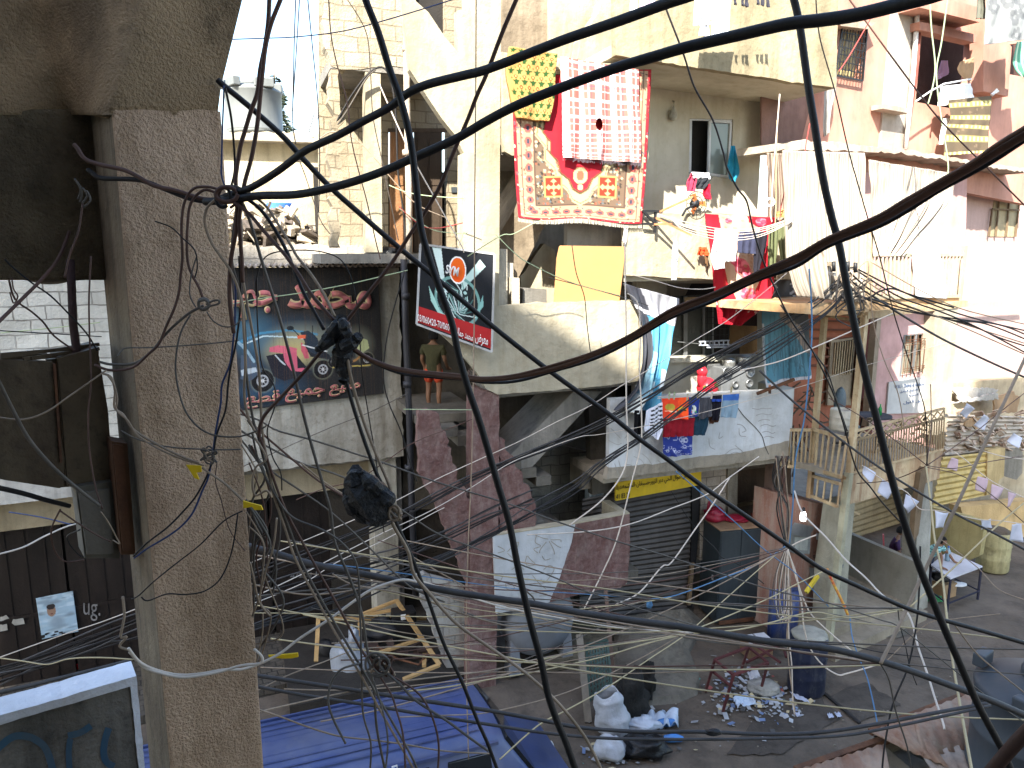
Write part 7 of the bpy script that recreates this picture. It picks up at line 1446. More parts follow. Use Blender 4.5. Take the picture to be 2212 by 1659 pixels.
for ci in range(2):
    m_=MB()
    for i in range((150,110)[ci]):
        u=rsd.uniform(470,730);v=rsd.uniform(455,535) if u < 640 else rsd.uniform(490,540);p=FL.p(u,v,-rsd.uniform(.6,1.8));m_.box(p,rsd.uniform(.05,.4),rsd.uniform(.05,.3),rsd.uniform(.01,.09),rsd.random()*3,(rsd.gauss(0,.6),rsd.gauss(0,.6)))
    tag(m_.build('rubble',rbm[ci]),kind='stuff')
m_=MB(FL.t);m_.fbox(FL,sm-2,FL.sz(740,500,-.6)[0],zr,zr+.35,-2.4,-.6);tag(m_.build('rubble_bed',surf('dusty_rubble_bed',(.34,.30,.24),(.2,.17,.14),sc=6,bump=.8)),kind='stuff')
lump('black_bag','crumpled black plastic bag on the roof edge over the painted board','bag',FL.p(822,552,.0),.27,MATS['black_bag_plastic'],21,(1.1,.6,.5),.5)
tr=thing('conifer_tree','dark conifer rising behind the pale grey water tank','tree',Vector((-9.6,34,0)))
tp=PY(592,158,34);m_=MB();tb_=Vector((tp.x+.2,34,0));m_.tube([tb_,tb_.lerp(tp,.5),tp],[.3,.18,.03],8);m_.build('trunk',WOODD,tr,True)
m_=MB();LFm=surf('conifer_needles',(.022,.034,.02),(.04,.05,.03),sc=3,dirt=0)
for i in range(8000):
    t=rsd.random() ** .6;z=tp.z-t*6;rad=.06+t*1.5*(.65+.5*math.sin(z*5));a=rsd.random()*6.283;rr_=rad*rsd.random() ** .45
    if mnoise.noise(Vector((math.cos(a)*1.2,math.sin(a)*1.2,z*.9))) <-.12:continue
    p=Vector((tp.x+math.cos(a)*rr_,34+math.sin(a)*rr_,z-rr_*.3));d=Vector((math.cos(a),math.sin(a),-.2))*.26;s_=Vector((rsd.gauss(0,.05),rsd.gauss(0,.05),rsd.gauss(0,.06)))
    m_.v += [tuple(p),tuple(p+d+s_),tuple(p+d*.3+s_.cross(d.normalized())+s_)];k=len(m_.v);m_.f.append((k-3,k-2,k-1))
m_.build('crown',LFm,tr)
ld=thing('ladder','thin steel ladder standing on the flat roof beyond the tank','ladder',FB.p(675,292,-1))
for a,b in (((703,730),(668,860)),((735,730),(700,870))):m_=MB();m_.bar(FB.p(*T2([a])[0],-1),FB.p(*T2([b])[0],-1),.05);m_.build('side_rail',GREYM,ld)
for i in range(8):t=i/8+.05;m_=MB();m_.bar(FB.p(*T2([(703-35*t,730+130*t)])[0],-1),FB.p(*T2([(735-35*t,730+140*t)])[0],-1),.035);m_.build('rung',GREYM,ld)
for nm,q_,c_ in (('tar_patch',[(430,1150),(640,1330),(960,1200),(700,1040)],(.085,.070,.057)),('tar_patch',[(0,1200),(380,1120),(520,1300),(100,1560),(-300,1560)],(.080,.066,.054)),('concrete_patch',[(660,560),(1060,590),(1000,700),(640,760),(480,740)],(.14,.125,.1))):
    P_=[PZ(*p,.006) for p in B7(jag(q_,60,8,3))];m_=MB();m_.add(P_,[tuple(range(len(P_)))]);tag(m_.build(nm,surf(nm+str(int(c_[0]*1000)),c_,dirt=.5,bump=.6,bsc=20)),kind='structure')
m_=MB();m_.bar(PZ(*B7([(405,1120)])[0],.0),PZ(*B7([(660,1335)])[0],.0),.05,.03);tag(m_.build('drain_joint',BLACKP),kind='structure')
WC={'k':plain('black_cable',(.016,.014,.014),rough=.55,var=.3),'n':plain('brown_cable',(.105,.055,.042),rough=.6,var=.3),'m':plain('warm_brown_cable',(.17,.085,.055),rough=.6,var=.3),'g':plain('grey_cable',(.12,.105,.09),rough=.65,var=.3),
      't':plain('dusty_tan_cable',(.33,.25,.18),rough=.7,var=.3),'w':plain('white_cable',(.56,.48,.40),rough=.6,var=.15),'b':plain('blue_cable',(.03,.055,.16),rough=.5,var=.2),
      'c':plain('light_blue_rope',(.07,.17,.30),rough=.7),'y':plain('yellow_cord',(.40,.33,.19),rough=.7),'e':plain('pale_green_cord',(.33,.40,.24),rough=.7),'r':plain('dull_red_cord',(.42,.07,.06),rough=.7),'s':plain('slate_cable',(.055,.052,.052),rough=.55,var=.3)}
NW=0
def cable(label,w,d0,d1,c_,pts,cat='cable',group=None,name=None,wob=.5,parent=None):
    global NW;NW += 1
    rnd=random.Random(NW)
    L=[0]
    for a,b in zip(pts[:-1],pts[1:]):L.append(L[-1]+math.hypot(b[0]-a[0],b[1]-a[1]))
    r=w*d0/2/FPX
    P_=[(p[0]+rnd.gauss(0,wob)*min(1,3/w) ,p[1]+rnd.gauss(0,wob)*min(1,3/w),d0+(d1-d0)*l/L[-1]) for p,l in zip(pts,L)]
    c=catmull([Vector(q) for q in P_],5 if L[-1]/len(pts) < 60 else 8)
    m_=MB();m_.tube([PY(q.x,q.y,q.z) for q in c],r,8 if w > 5 else 6)
    o=m_.build(name or {'rope':'rope','cord':'cord','string':'string'}.get(cat,'cable'),WC[c_],parent,True)
    if parent is None:tag(o,label,cat,group)
    return o
def X(f,*p):return f(p)
G1='pair of heavy cables crossing the top'
cable('thick black cable curving from the pillar knot up across the quilt to the top edge',15,2.35,1.35,'k',[(470,432),(505,418),(545,404),(600,370),(650,332),(676,317),(729,293),(785,262),(842,231),(885,199),(928,181),(1001,163),(1051,150),(1151,112),(1218,86),(1285,63),(1351,40),(1438,8),(1520,-20),(1640,-70)])
cable('thickest black cable sweeping from the pillar knot across the carpet',16,2.35,1.15,'k',[(442,436),(500,432),(559,423),(642,420),(726,403),(809,377),(885,345),(985,300),(1050,262),(1118,227),(1218,187),(1327,148),(1420,120),(1487,101),(1594,76),(1700,52),(1770,44),(1850,32),(1930,13),(2030,-14),(2160,-60)])
BR=[(740,735),(768,757),(809,781),(876,801),(995,815),(1051,819),(1118,813),(1201,794),(1285,764),(1362,728),(1452,676),(1542,638),(1632,598),(1722,560),(1789,520),(1894,477),(1956,442),(2030,399),(2103,356),(2156,323),(2230,278),(2330,215)]
cable('thick brown cable sagging from the taped joint and rising to the right edge',11,2.2,.95,'m',BR)
cable('black strand lying along the underside of the thick brown cable',6,2.24,.97,'k',[(u,v+5+(u-740)*.007+2.5*math.sin(u*.03)) for u,v in BR])
cable('reddish strand lying on top of the thick brown cable',5,2.2,.93,'m',[(u,v-3-(u-740)*.005+2*math.sin(u*.025)) for u,v in BR])
cable('long black cable running down from the top past the black signboard to the bottom',15,1.7,1.5,'k',[(768,-80),(790,0),(816,67),(842,150),(866,217),(886,300),(899,400),(909,490),(929,564),(952,630),(976,698),(990,764),(1011,838),(1035,908),(1058,985),(1077,1051),(1099,1126),(1120,1231),(1144,1336),(1168,1426),(1184,1501),(1204,1560),(1221,1600),(1250,1680),(1280,1750)])
cable('straight black cable slanting from the arch down across the roller shutter',12,2.7,3.2,'k',[(470,172),(486,187),(542,233),(609,293),(659,348),(716,407),(776,460),(842,518),(885,554),(951,608),(1051,694),(1151,774),(1218,824),(1318,896),(1385,951),(1440,991),(1527,1057),(1602,1108),(1692,1171),(1774,1228),(1849,1264),(1959,1314),(2034,1338),(2109,1359),(2230,1394)])
cable('black cable dropping down the right side past the terrace corner',15,2.4,2.1,'k',[(1710,-20),(1727,53),(1746,187),(1759,267),(1777,380),(1795,462),(1813,531),(1831,627),(1852,732),(1876,837),(1894,905),(1924,1025),(1954,1130),(1984,1218),(2032,1338),(2079,1446),(2115,1527),(2165,1620),(2190,1680)])
cable('thick dark cable crossing low from the pillar past the white parapet to the right edge',16,3.4,3.3,'s',[(500,1168),(534,1179),(598,1196),(664,1216),(764,1236),(831,1249),(898,1263),(964,1276),(1060,1291),(1150,1304),(1240,1321),(1360,1339),(1452,1351),(1542,1366),(1662,1386),(1779,1399),(1869,1419),(1959,1446),(2049,1479),(2139,1512),(2230,1552)])
cable('upper one of two dark cables running low over the blue van roof',10,3.6,4.2,'s',[(520,1454),(553,1459),(664,1476),(798,1496),(931,1516),(1060,1535),(1161,1554),(1251,1571),(1371,1580),(1521,1581),(1659,1586),(1779,1581),(1899,1563),(2019,1540),(2140,1518)])
cable('lower one of two dark cables running low over the blue van roof',8,3.5,4.1,'s',[(520,1478),(553,1483),(664,1503),(798,1523),(931,1546),(1051,1564),(1161,1581),(1281,1593),(1401,1597),(1551,1597),(1659,1595),(1809,1590),(1929,1570),(2140,1524)])
lump('tape_splice','lumpy taped splice on the upper low cable near the sacks','splice',PY(1540,1582,3.85),.022,BLACKP,3,(2.2,.8,.9),.3)
cable('dark cable slanting from the stairs top through the taped joint to the pillar',9,2.0,2.25,'n',[(1122,-20),(1115,0),(1085,70),(1051,160),(1031,205),(1011,257),(978,333),(951,400),(918,458),(885,507),(842,574),(776,658),(732,714),(692,761),(656,804),(616,848),(576,891),(562,918),(560,944)])
cable('dark cable hanging straight at the top left beside the arch, left of its neighbour',9,2.3,2.35,'n',[(583,-20),(582,0),(579,50),(572,100),(562,150),(556,200),(542,240),(529,283),(519,317),(511,367),(509,393),(512,440),(509,500),(499,560),(496,640),(505,720)])
cable('dark cable hanging at the top left beside the arch, right of its neighbour',9,2.25,2.35,'n',[(612,-20),(606,0),(586,50),(574,100),(568,150),(563,200),(558,250),(551,300),(541,350),(529,393),(521,440),(517,483),(522,560),(524,610)])
cable('thin blue wire hanging along the arch edge at upper left',4,2.3,2.35,'b',[(484,185),(481,267),(479,333),(478,377),(484,402)])
cable('thin black wire hanging beside the blue one at the arch edge',5,2.3,2.35,'k',[(487,190),(499,250),(506,317),(507,367),(500,400)])
cable('upper brown cable coming from behind the pillar edge to the knot',9,2.42,2.38,'n',[(160,312),(167,320),(183,343),(213,355),(267,367),(300,383),(333,401),(383,413),(433,428),(473,433)])
cable('lower brown cable coming from behind the pillar edge to the knot',10,2.42,2.38,'k',[(190,366),(200,374),(220,385),(283,387),(317,393),(367,413),(417,431),(473,437),(520,428)])
kn=thing('cable_knot','knot of dark cables looped together against the pillar edge','knot',PY(486,424,2.3))
for i,(rx,ry,ox,oy,w_) in enumerate(((24,16,4,-4,9),(16,22,-4,2,8),(20,24,6,2,6),(30,14,10,-8,6))):
    cable('',w_,2.26+.02*i,2.26+.02*i,'nkng'[i],[(486+ox+rx*math.cos(a*.7+i),424+oy+ry*math.sin(a*.7+i)) for a in range(9)],parent=kn,name='loop')
cable('brown loop falling from the knot down the pillar face, outer strand',6,2.36,2.36,'n',[(473,410),(450,404),(420,407),(400,433),(392,483),(394,553),(390,596),(387,630),(377,666),(360,703),(343,743),(320,766),(293,790),(267,799),(233,799),(205,788)])
cable('brown loop falling from the knot down the pillar face, inner strand',6,2.36,2.36,'n',[(470,418),(440,410),(413,437),(405,483),(404,553),(413,590),(430,620),(440,650)])
cable('grey cable from the small pillar knot down to the meter cabinet',6,2.36,2.38,'g',[(440,660),(410,676),(377,703),(350,730),(330,756),(293,784),(243,787),(215,782)])
kn2=thing('cable_knot','small grey knot with a sideways loop on the pillar face','knot',PY(440,657,2.34))
cable('',7,2.33,2.33,'g',[(440+11*math.cos(a*.8),657+12*math.sin(a*.8)) for a in range(10)],parent=kn2,name='loop');cable('',5,2.32,2.32,'g',[(446,658),(460,650),(472,649),(472,656),(455,661),(443,664)],parent=kn2,name='loop');cable('',7,2.32,2.32,'g',[(430,650),(444,648),(452,660),(440,668)],parent=kn2,name='loop')
cable('tan cable looping from the knot down the right pillar edge',6,2.32,2.36,'t',[(467,430),(447,450),(443,483),(457,523),(476,553),(497,583),(513,620),(523,663),(527,720),(530,786),(528,850),(537,903),(553,935)])
cable('thin grey wire curving below the small pillar knot',3,2.34,2.34,'g',[(447,673),(460,693),(483,705),(507,703),(523,686)])
cable('thin grey wire above the small pillar knot',3,2.34,2.34,'g',[(425,553),(414,593),(410,636),(423,663)])
cable('thin dark loop at the pillar edge below the knot',3,2.34,2.34,'k',[(335,478),(370,490),(396,515),(420,540),(426,575),(420,600)])
cable('large grey loop bowing across the pillar face',4,2.34,2.34,'g',[(412,680),(390,720),(380,780),(383,830),(400,886),(430,923),(467,941),(517,943),(560,928),(575,920)])
cable('blue wire running down the right pillar edge',4.5,2.38,2.36,'b',[(499,553),(508,620),(507,690),(503,740),(497,786),(480,830),(477,870),(467,926),(460,976),(450,1030),(437,1060),(417,1106),(393,1136),(360,1160),(317,1186),(290,1206)])
cable('black wire twisted beside the blue wire on the pillar',4.5,2.38,2.36,'k',[(517,553),(520,653),(510,740),(500,786),(493,830),(487,886),(467,943),(457,1003),(427,1066),(395,1106),(360,1140),(317,1173),(288,1202)])
cable('pair of pale wires bending over the pillar corner, upper',5,2.38,2.34,'t',[(222,806),(240,816),(248,846),(247,880),(267,896),(287,926),(327,953),(383,983),(430,1000)])
cable('pair of pale wires bending over the pillar corner, lower',4,2.36,2.34,'t',[(232,810),(247,832),(253,862),(252,886),(276,908),(295,938),(333,964),(388,990),(440,1006)])
cable('pale wire drooping across the meter cabinet door',4,2.3,2.2,'t',[(230,800),(187,830),(150,856),(100,890),(50,906),(-10,900)])
cable('grey cord tied round the pillar at mid height',3,2.4,2.6,'g',[(253,770),(262,758),(275,752),(333,750),(433,743),(503,736),(515,735)],cat='cord')
cable('grey cord tied round the pillar below the blue and black wires',3.5,2.4,2.55,'g',[(262,930),(300,950),(367,966),(467,971),(520,971)],cat='cord')
kn3=thing('cable_knot','untidy knot of pale wires and cord low on the pillar edge','knot',PY(455,985,2.34))
for i in range(7):cable('',4,2.32,2.33,'gtg'[i%3],[(452+(10+4*(i%3))*math.cos(a*.9+i),984+(18-2*i)*math.sin(a*.9+i*2)) for a in range(7)],parent=kn3,name='loop',wob=2)
cable('pale wire descending from the low pillar knot to the yellow tape',5,2.34,2.3,'t',[(437,1010),(450,1020),(487,1046),(523,1080),(545,1095)])
cable('thin brown wire wandering down the pillar from the low knot',2.5,2.36,2.4,'n',[(468,1000),(465,1040),(478,1080),(490,1130),(505,1160),(530,1190)])
cable('heavy grey cable slanting down over the meter cabinet',9,1.9,2.3,'g',[(-20,790),(0,830),(27,883),(57,940),(93,986),(133,1026),(177,1063),(215,1092)])
cable('brown cable rising across the white blocks to the spandrel',8,2.3,2.7,'n',[(-15,706),(0,692),(50,643),(97,596),(127,556),(150,500)])
cable('dark wire sloping over the white blocks, upper one',4,2.5,2.6,'k',[(10,560),(30,580),(67,610),(110,640),(150,680),(187,720),(210,758)])
cable('dark wire sloping over the white blocks, lower one',4.5,2.5,2.6,'n',[(20,605),(33,646),(67,673),(93,696),(117,726),(160,756)])
cable('dark twisted wire hanging from the spandrel at the left edge',3,2.5,2.5,'n',[(25,600),(30,625),(38,640),(30,655),(22,630)])
cable('purple brown wire hanging down along the pillar shadow side',4,2.45,2.4,'n',[(196,553),(192,640),(193,720),(197,820),(191,890),(193,970),(207,1053),(222,1100)])
cable('grey wire hanging inside the dark recess beside the pillar',4,2.45,2.4,'n',[(178,440),(170,500),(150,553),(140,600)])
for i in range(4):cable('short frayed wire end at the pillar recess',4,2.45,2.45,'g',[(158+i*10,385+i*8),(172+i*8,410+i*6),(166+i*5,430+i*6)],group='frayed wire ends at the pillar recess',wob=3)
cable('black pipe-like cable with a grey band at the lower left',12,2.3,2.6,'k',[(-10,1052),(50,1066),(100,1080),(150,1093)])
cable('thin black line above the meter cabinet across the white blocks',3,6,7,'k',[(-10,714),(100,720),(220,727)]);cable('thin yellow green cord across the white blocks',2.5,8,8,'e',[(-10,720),(110,709),(215,696)],cat='cord')
cable('white wire crossing the beige lintel at the left',4,5,6,'w',[(-10,1199),(50,1182),(100,1156),(165,1132),(260,1120)]);cable('blue wire crossing the pale band at the left',3,6,6,'b',[(20,1106),(90,1118),(157,1134)])
cable('brown loop hanging under the fuse box',4,2.3,2.4,'n',[(130,1100),(112,1139),(113,1173),(127,1203),(147,1214),(182,1209)])
cable('small dark wire crook left of the fuse box',3.5,2.3,2.4,'k',[(172,1144),(145,1158),(150,1176),(167,1196),(180,1204)])
cable('brown wire crossing behind the small crook to the fuse box',4,2.3,2.4,'n',[(130,1104),(170,1132),(210,1156),(240,1170)])
cable('pale wire hanging before the fuse box',3,2.2,2.3,'t',[(218,1106),(235,1130),(252,1160),(258,1176),(245,1166)])
cable('thin black arc on the pillar, upper of two near the bottom',3.5,2.36,2.4,'k',[(523,1104),(483,1126),(433,1176),(383,1216),(333,1256),(300,1286),(284,1294)])
cable('thin black arc on the pillar, lower of two near the bottom',3.5,2.36,2.4,'k',[(514,1110),(500,1189),(477,1249),(443,1276),(400,1284),(360,1283),(320,1297),(305,1290)])
cable('thick white cable wrapped round the pillar bottom and rising to the right, front strand',7,2.3,2.7,'w',[(277,1400),(300,1429),(333,1446),(383,1458),(433,1456),(483,1447),(531,1444),(598,1416),(648,1379),(714,1336),(764,1299),(804,1273),(864,1253),(900,1257)])
cable('thick white cable wrapped round the pillar bottom ending in a hook',7,2.32,2.4,'w',[(280,1408),(310,1440),(350,1455),(400,1463),(467,1453),(520,1438),(561,1433),(566,1419),(548,1402)])
cable('white cord tied in knots at the pillar corner above the white cables',6,2.4,2.4,'t',[(264,1290),(268,1330),(262,1372),(272,1376),(260,1395),(275,1404)],wob=3)
cable('thin pale yellow cord crossing the black shutters at lower left',3,3.5,3.2,'y',[(-10,1420),(50,1428),(103,1436),(150,1423),(217,1421),(290,1424)],cat='cord')
for lab,q,yw_ in (('yellow tape scrap stuck on the pillar face',M1([(1205,1355),(1300,1360),(1305,1400),(1270,1405),(1290,1450),(1260,1440),(1235,1400)]),2.34),('yellow tape scrap at the right pillar edge',D1([(235,1555),(300,1575),(400,1600),(418,1640),(340,1640),(320,1610),(238,1625)]),2.28),('yellow tape end on the white cable by the pavement',B2([(245,930),(340,925),(435,915),(438,940),(400,948),(330,950),(250,942)]),2.6)):
    F1=Fr(0,yw_,0);tag(panel('yellow_tape',plain('yellow_tape',(.72,.48,.01)),F1,q,0,.006),lab,'tape')
TP=surf('black_tape',(.012,.012,.013),(.02,.02,.02),sc=20,dirt=.1,rough=.5,bump=.6,bsc=40)
def tape(t_,pts,ws,d,name='wrap',n=9,seed=0):
    c=catmull([Vector((p[0],p[1],w_)) for p,w_ in zip(pts,ws)],6);m_=MB();rnd=random.Random(seed)
    m_.tube([PY(q.x,q.y,d+.01*math.sin(i)) for i,q in enumerate(c)],[q.z*d/2/FPX*(1+.07*math.sin(i*1.9+seed)+rnd.gauss(0,.03)) for i,q in enumerate(c)],n);return m_.build(name,TP,t_)
tj=thing('taped_joint','crumpled black tape joint where several cables meet before the scooter board','joint',PY(733,740,2.15))
tape(tj,[(738,690),(722,716),(702,742),(684,756)],[24,34,28,12],2.14,seed=1);tape(tj,[(735,706),(744,738),(738,775),(744,806),(742,822)],[26,40,46,30,22],2.16,seed=2);tape(tj,[(740,752),(760,740),(774,728)],[34,30,22],2.12,seed=3);tape(tj,[(736,690),(744,704),(752,722)],[16,26,20],2.1,seed=4)
tj2=thing('taped_joint','bulky black wrapped cable end hanging below the scooter board','joint',PY(795,1075,2.1))
tape(tj2,[(768,1014),(772,1040),(790,1068),(812,1096),(806,1132)],[30,64,84,86,40],2.12,n=6,seed=5);tape(tj2,[(776,1016),(810,1052),(843,1082)],[14,40,34],2.09,seed=6);tape(tj2,[(752,1060),(764,1090),(790,1122)],[26,44,30],2.13,seed=7)
cl_=thing('cable_coil','small coil of tan cable beside the bulky black wrapped end','coil',PY(855,1110,2.1))
for i in range(4):cable('',6,2.08+i*.01,2.08,'t',[(852+(12+i)*math.cos(a*.8),1108+(16-i)*math.sin(a*.8+i)) for a in range(9)],parent=cl_,name='turn',wob=1)
cable('black cable falling from the taped joint to the wrapped end',9,2.16,2.12,'k',[(744,806),(752,840),(770,900),(790,960),(812,1020),(838,1075),(858,1133),(891,1206),(924,1293),(958,1389),(998,1473),(1031,1556),(1055,1610),(1080,1680)])
cable('tan cable falling beside the black one from the taped joint',7,2.14,2.1,'t',[(749,764),(758,814),(776,881),(797,941),(820,998),(843,1055),(850,1100)])
cable('tan cable running from the coil down past the grey water tank',8,2.1,2.2,'t',[(846,1128),(856,1145),(882,1193),(894,1240),(931,1286),(960,1320),(994,1353),(1060,1400),(1120,1442),(1180,1493),(1221,1536),(1266,1596),(1305,1675)])
cable('reddish cable from the pillar knot to the taped joint',8,2.3,2.16,'n',[(505,436),(539,463),(562,490),(590,522),(616,551),(642,588),(669,631),(696,664),(722,692)])
cable('tan cable from the pillar knot to the taped joint above the reddish one',6,2.3,2.14,'t',[(525,408),(569,440),(596,477),(629,531),(642,554),(676,598),(702,641),(724,684)])
cable('black cable from the pillar knot to the taped joint between the reddish and tan ones',8,2.32,2.18,'k',[(520,420),(560,450),(590,490),(620,545),(642,600),(660,640),(680,676),(700,712)])
cable('grey cable hanging from the knot, crossing the scooter board to the van, third from pillar',7,2.3,2.6,'g',[(520,430),(535,465),(546,498),(569,574),(602,681),(629,781),(656,898),(676,971),(699,1051),(714,1106),(724,1173),(758,1256),(781,1323),(791,1389),(808,1489),(814,1573),(833,1670)])
cable('tan cable hanging close to the pillar over the pink letters',6,2.35,2.5,'t',[(515,450),(522,498),(522,581),(542,698),(559,798),(567,931),(582,1014),(589,1060),(615,1140),(638,1206),(681,1289),(731,1379),(784,1466),(818,1529),(881,1639),(900,1675)])
cable('grey cable hanging tightly beside the tan one over the pink letters',6,2.36,2.5,'g',[(511,450),(500,558),(519,631),(529,714),(531,798),(545,898),(557,941),(575,1010),(600,1080),(628,1150),(650,1212),(692,1292),(740,1376),(794,1466),(830,1530),(888,1632),(905,1675)])
cable('brown cable through the taped junction to the knot near the van',6,2.4,2.5,'n',[(562,944),(575,985),(600,1060),(624,1116),(658,1179),(698,1253),(738,1323),(774,1393),(792,1420)])
cable('grey cable bending sharply left of the pavement junk',5,2.4,2.5,'g',[(545,935),(560,1000),(595,1070),(631,1116),(690,1142),(731,1166),(761,1199),(774,1239),(778,1339),(781,1439),(784,1539),(801,1606),(799,1675)])
kn4=thing('cable_knot','large tangled knot of grey cables hanging above the blue van','knot',PY(818,1430,2.45))
for i in range(9):cable('',5.5,2.4+.02*(i%4),2.42,'gntg'[i%4],[(815+8*(i%3)+(26-2*i)*math.cos(a*.75+i*.9),1436+(26-1.5*i)*math.sin(a*.75+i*1.7)) for a in range(9)],parent=kn4,name='loop',wob=2)
cable('grey tail curling left from the large knot over the van roof',5.5,2.42,2.35,'g',[(778,1433),(738,1446),(716,1474),(709,1516),(721,1556),(746,1606)])
cable('grey tail running right from the large knot over the van windows',6,2.42,2.3,'g',[(825,1445),(864,1479),(898,1513),(964,1556),(1010,1590),(1055,1622)])
cable('brown tail falling from the large knot, left one',5,2.42,2.3,'n',[(820,1460),(845,1500),(858,1539),(871,1589),(876,1670)]);cable('brown tail falling from the large knot, right one',5,2.42,2.3,'n',[(835,1455),(880,1480),(911,1506),(934,1549),(948,1606),(945,1675)])
cable('grey tail falling from the large knot in the middle',5,2.42,2.3,'g',[(806,1470),(828,1540),(838,1600),(832,1670)])
cable('tan wire forming a long loop left of the pavement junk',5,2.6,2.7,'t',[(540,1215),(548,1250),(560,1300),(583,1330)])
cable('tan wire dropping from the tape and crossing behind the pillar edge',5,2.6,2.7,'t',[(598,1120),(590,1180),(575,1230),(560,1290),(545,1330)]);cable('thin tan wire hanging below the yellow tape to the pavement',3.5,2.6,2.7,'t',[(568,1325),(566,1370),(560,1405),(553,1428)])
cable('twisted pale wire end under the pillar wires',5,2.3,2.3,'t',[(550,945),(575,990),(552,1010),(545,1045),(552,1070),(575,1060),(585,1072)])
for i,q in enumerate(([(519,894),(560,908),(600,930),(676,951),(760,978),(842,1004),(940,1040),(1093,1087),(1210,1129),(1330,1168),(1438,1201),(1542,1234),(1662,1273),(1779,1300),(1899,1338),(1944,1356),(2049,1437),(2139,1509),(2230,1572)],)):cable('long tan wire from the pillar crossing the whole street to the grey roof tank',4.5,3.0,4.5,'g',q)
cable('brown wire from the pillar crossing below the white parapet to the ramp',5,3.0,5,'g',[(516,928),(576,964),(650,1000),(742,1031),(850,1090),(940,1150),(1015,1180),(1090,1207),(1195,1246),(1270,1279),(1392,1318),(1542,1362),(1700,1400)])
cable('tan wire dropping from the pillar through the shutters to the white cable hook',5,3.0,3.4,'g',[(516,945),(576,1010),(650,1060),(718,1109),(798,1183),(864,1249),(900,1275),(960,1300)])
cable('brown wire descending steeply from the pillar to the black wrapped end',5,2.9,3.2,'n',[(516,880),(560,930),(640,1000),(690,1040),(735,1068),(770,1090)])
cable('tan rope stretched from the pillar bottom over the van to the ramp',4,3.2,5.5,'t',[(552,1540),(600,1528),(731,1499),(864,1473),(1051,1449),(1150,1426),(1300,1396),(1438,1372),(1480,1366)],cat='rope')
cable('tan rope from the pillar bottom sagging across the van roof',4,3.2,3.6,'t',[(558,1532),(610,1550),(664,1570),(731,1590),(800,1598),(870,1608),(960,1622),(1060,1628)],cat='rope')
cable('pale cord rising from the lower middle to the wire fan on the right',4,4.5,8,'y',[(1080,1640),(1161,1568),(1221,1536),(1311,1485),(1401,1425),(1485,1368),(1560,1300),(1660,1212),(1690,1188)],cat='cord')
cable('thin arc of black wire over the scooter board',3,2.8,2.9,'k',[(553,640),(555,598),(576,554),(629,541),(692,543),(736,561),(759,601),(770,650),(776,698),(782,798),(796,898),(812,991),(820,1060),(830,1150)])
cable('thin black wire bowing beside the right edge of the scooter board',3,4,4,'k',[(873,585),(871,600),(856,648),(836,731),(829,814),(839,871),(866,931),(886,998),(900,1040)])
cable('thin black wire hanging left of the scooter seat',3,2.8,2.8,'k',[(555,600),(556,700),(566,790),(590,830),(596,870),(580,920),(578,945),(590,990),(606,1020),(608,1060)])
cable('pale green twisted cord across the pink letters',2.5,9,10,'e',[(496,658),(560,646),(642,634),(742,616),(820,598),(880,584)],cat='cord');cable('pale green cord in front of the stairs',2,10,10,'e',[(872,884),(940,885),(1020,886)],cat='cord')
cable('light blue rope stretched past the white parapet to a bow',3,6,9,'c',[(640,1206),(664,1213),(798,1229),(940,1249),(1120,1273),(1270,1285),(1405,1294)],cat='rope')
lump('rope_bow','light blue rope bow hanging before the roller shutter','knot',PY(1403,1305,9),.05,WC['c'],2,(.7,.6,1.4),.4)
cable('light blue rope from the bow up to the wire fan',3,9,10,'c',[(1405,1294),(1460,1285),(1560,1250),(1640,1218),(1697,1180)],cat='rope')
cable('yellow cord crossing the timber frame and the white parapet foot',2.6,6,8,'y',[(540,1324),(650,1325),(764,1329),(900,1332),(998,1333),(1090,1328),(1180,1322),(1279,1313),(1380,1302),(1450,1290)],cat='cord')
cable('tan vertical rope hanging before the white column and stairs',3,7,7,'t',[(1028,-20),(1027,200),(1026,467),(1024,700),(1018,1000),(1010,1200),(1007,1400),(1012,1640)],cat='rope')
cable('thin tan wire crossing low over the blue van from the left',3,4,5,'t',[(553,1493),(620,1460),(700,1430),(764,1406),(830,1398),(940,1396),(1060,1390)])
for i,q in enumerate(([(538,1260),(600,1275),(660,1284),(730,1280),(798,1268),(864,1262),(940,1270)],[(540,1290),(640,1278),(731,1272),(800,1273),(840,1270)],[(718,1240),(760,1262),(830,1275),(900,1290),(980,1320),(1040,1338),(1100,1352),(1150,1349),(1240,1336)],[(650,1000),(700,1040),(760,1080)])):
    cable(('pale wire crossing the black shutters below the dark cable','brownish wire crossing the black shutters beside the pale one','pale kinked wire drooping past the maroon column','short tan wire under the plaster wall')[i],4,3.2,3.6,'tgtt'[i],q)
cable('white cable from the hook sweeping right below the dark cable to the ramp',5,3.4,6,'w',[(898,1252),(960,1272),(1060,1304),(1140,1322),(1240,1340),(1330,1355),(1450,1364),(1500,1366)])
cable('grey wire tied round the leaning post beside the tank',3.5,8,9,'g',[(1000,1320),(1060,1340),(1161,1348),(1261,1366),(1360,1370),(1440,1372),(1560,1390),(1660,1394),(1720,1392)])
cable('dark wire hooking over the thick low cable by the white parapet',4,3.3,3.4,'g',[(1136,1276),(1150,1290),(1158,1304)])
def bundle(base,n,spread,w,d0,d1,c_,label,group,seed=0,cat='cable'):
    rnd=random.Random(seed)
    for i in range(n):
        o=(i-(n-1)/2)*spread;a,b=rnd.uniform(-1,1)*spread,rnd.uniform(0,6)
        cable(label,w*rnd.uniform(.8,1.2),d0,d1,c_ if i%4 else 's',[(u,v+o*(.6+.6*math.sin(j*1.1+b))+a*math.sin(j*.8+b)) for j,(u,v) in enumerate(base)],cat,group)
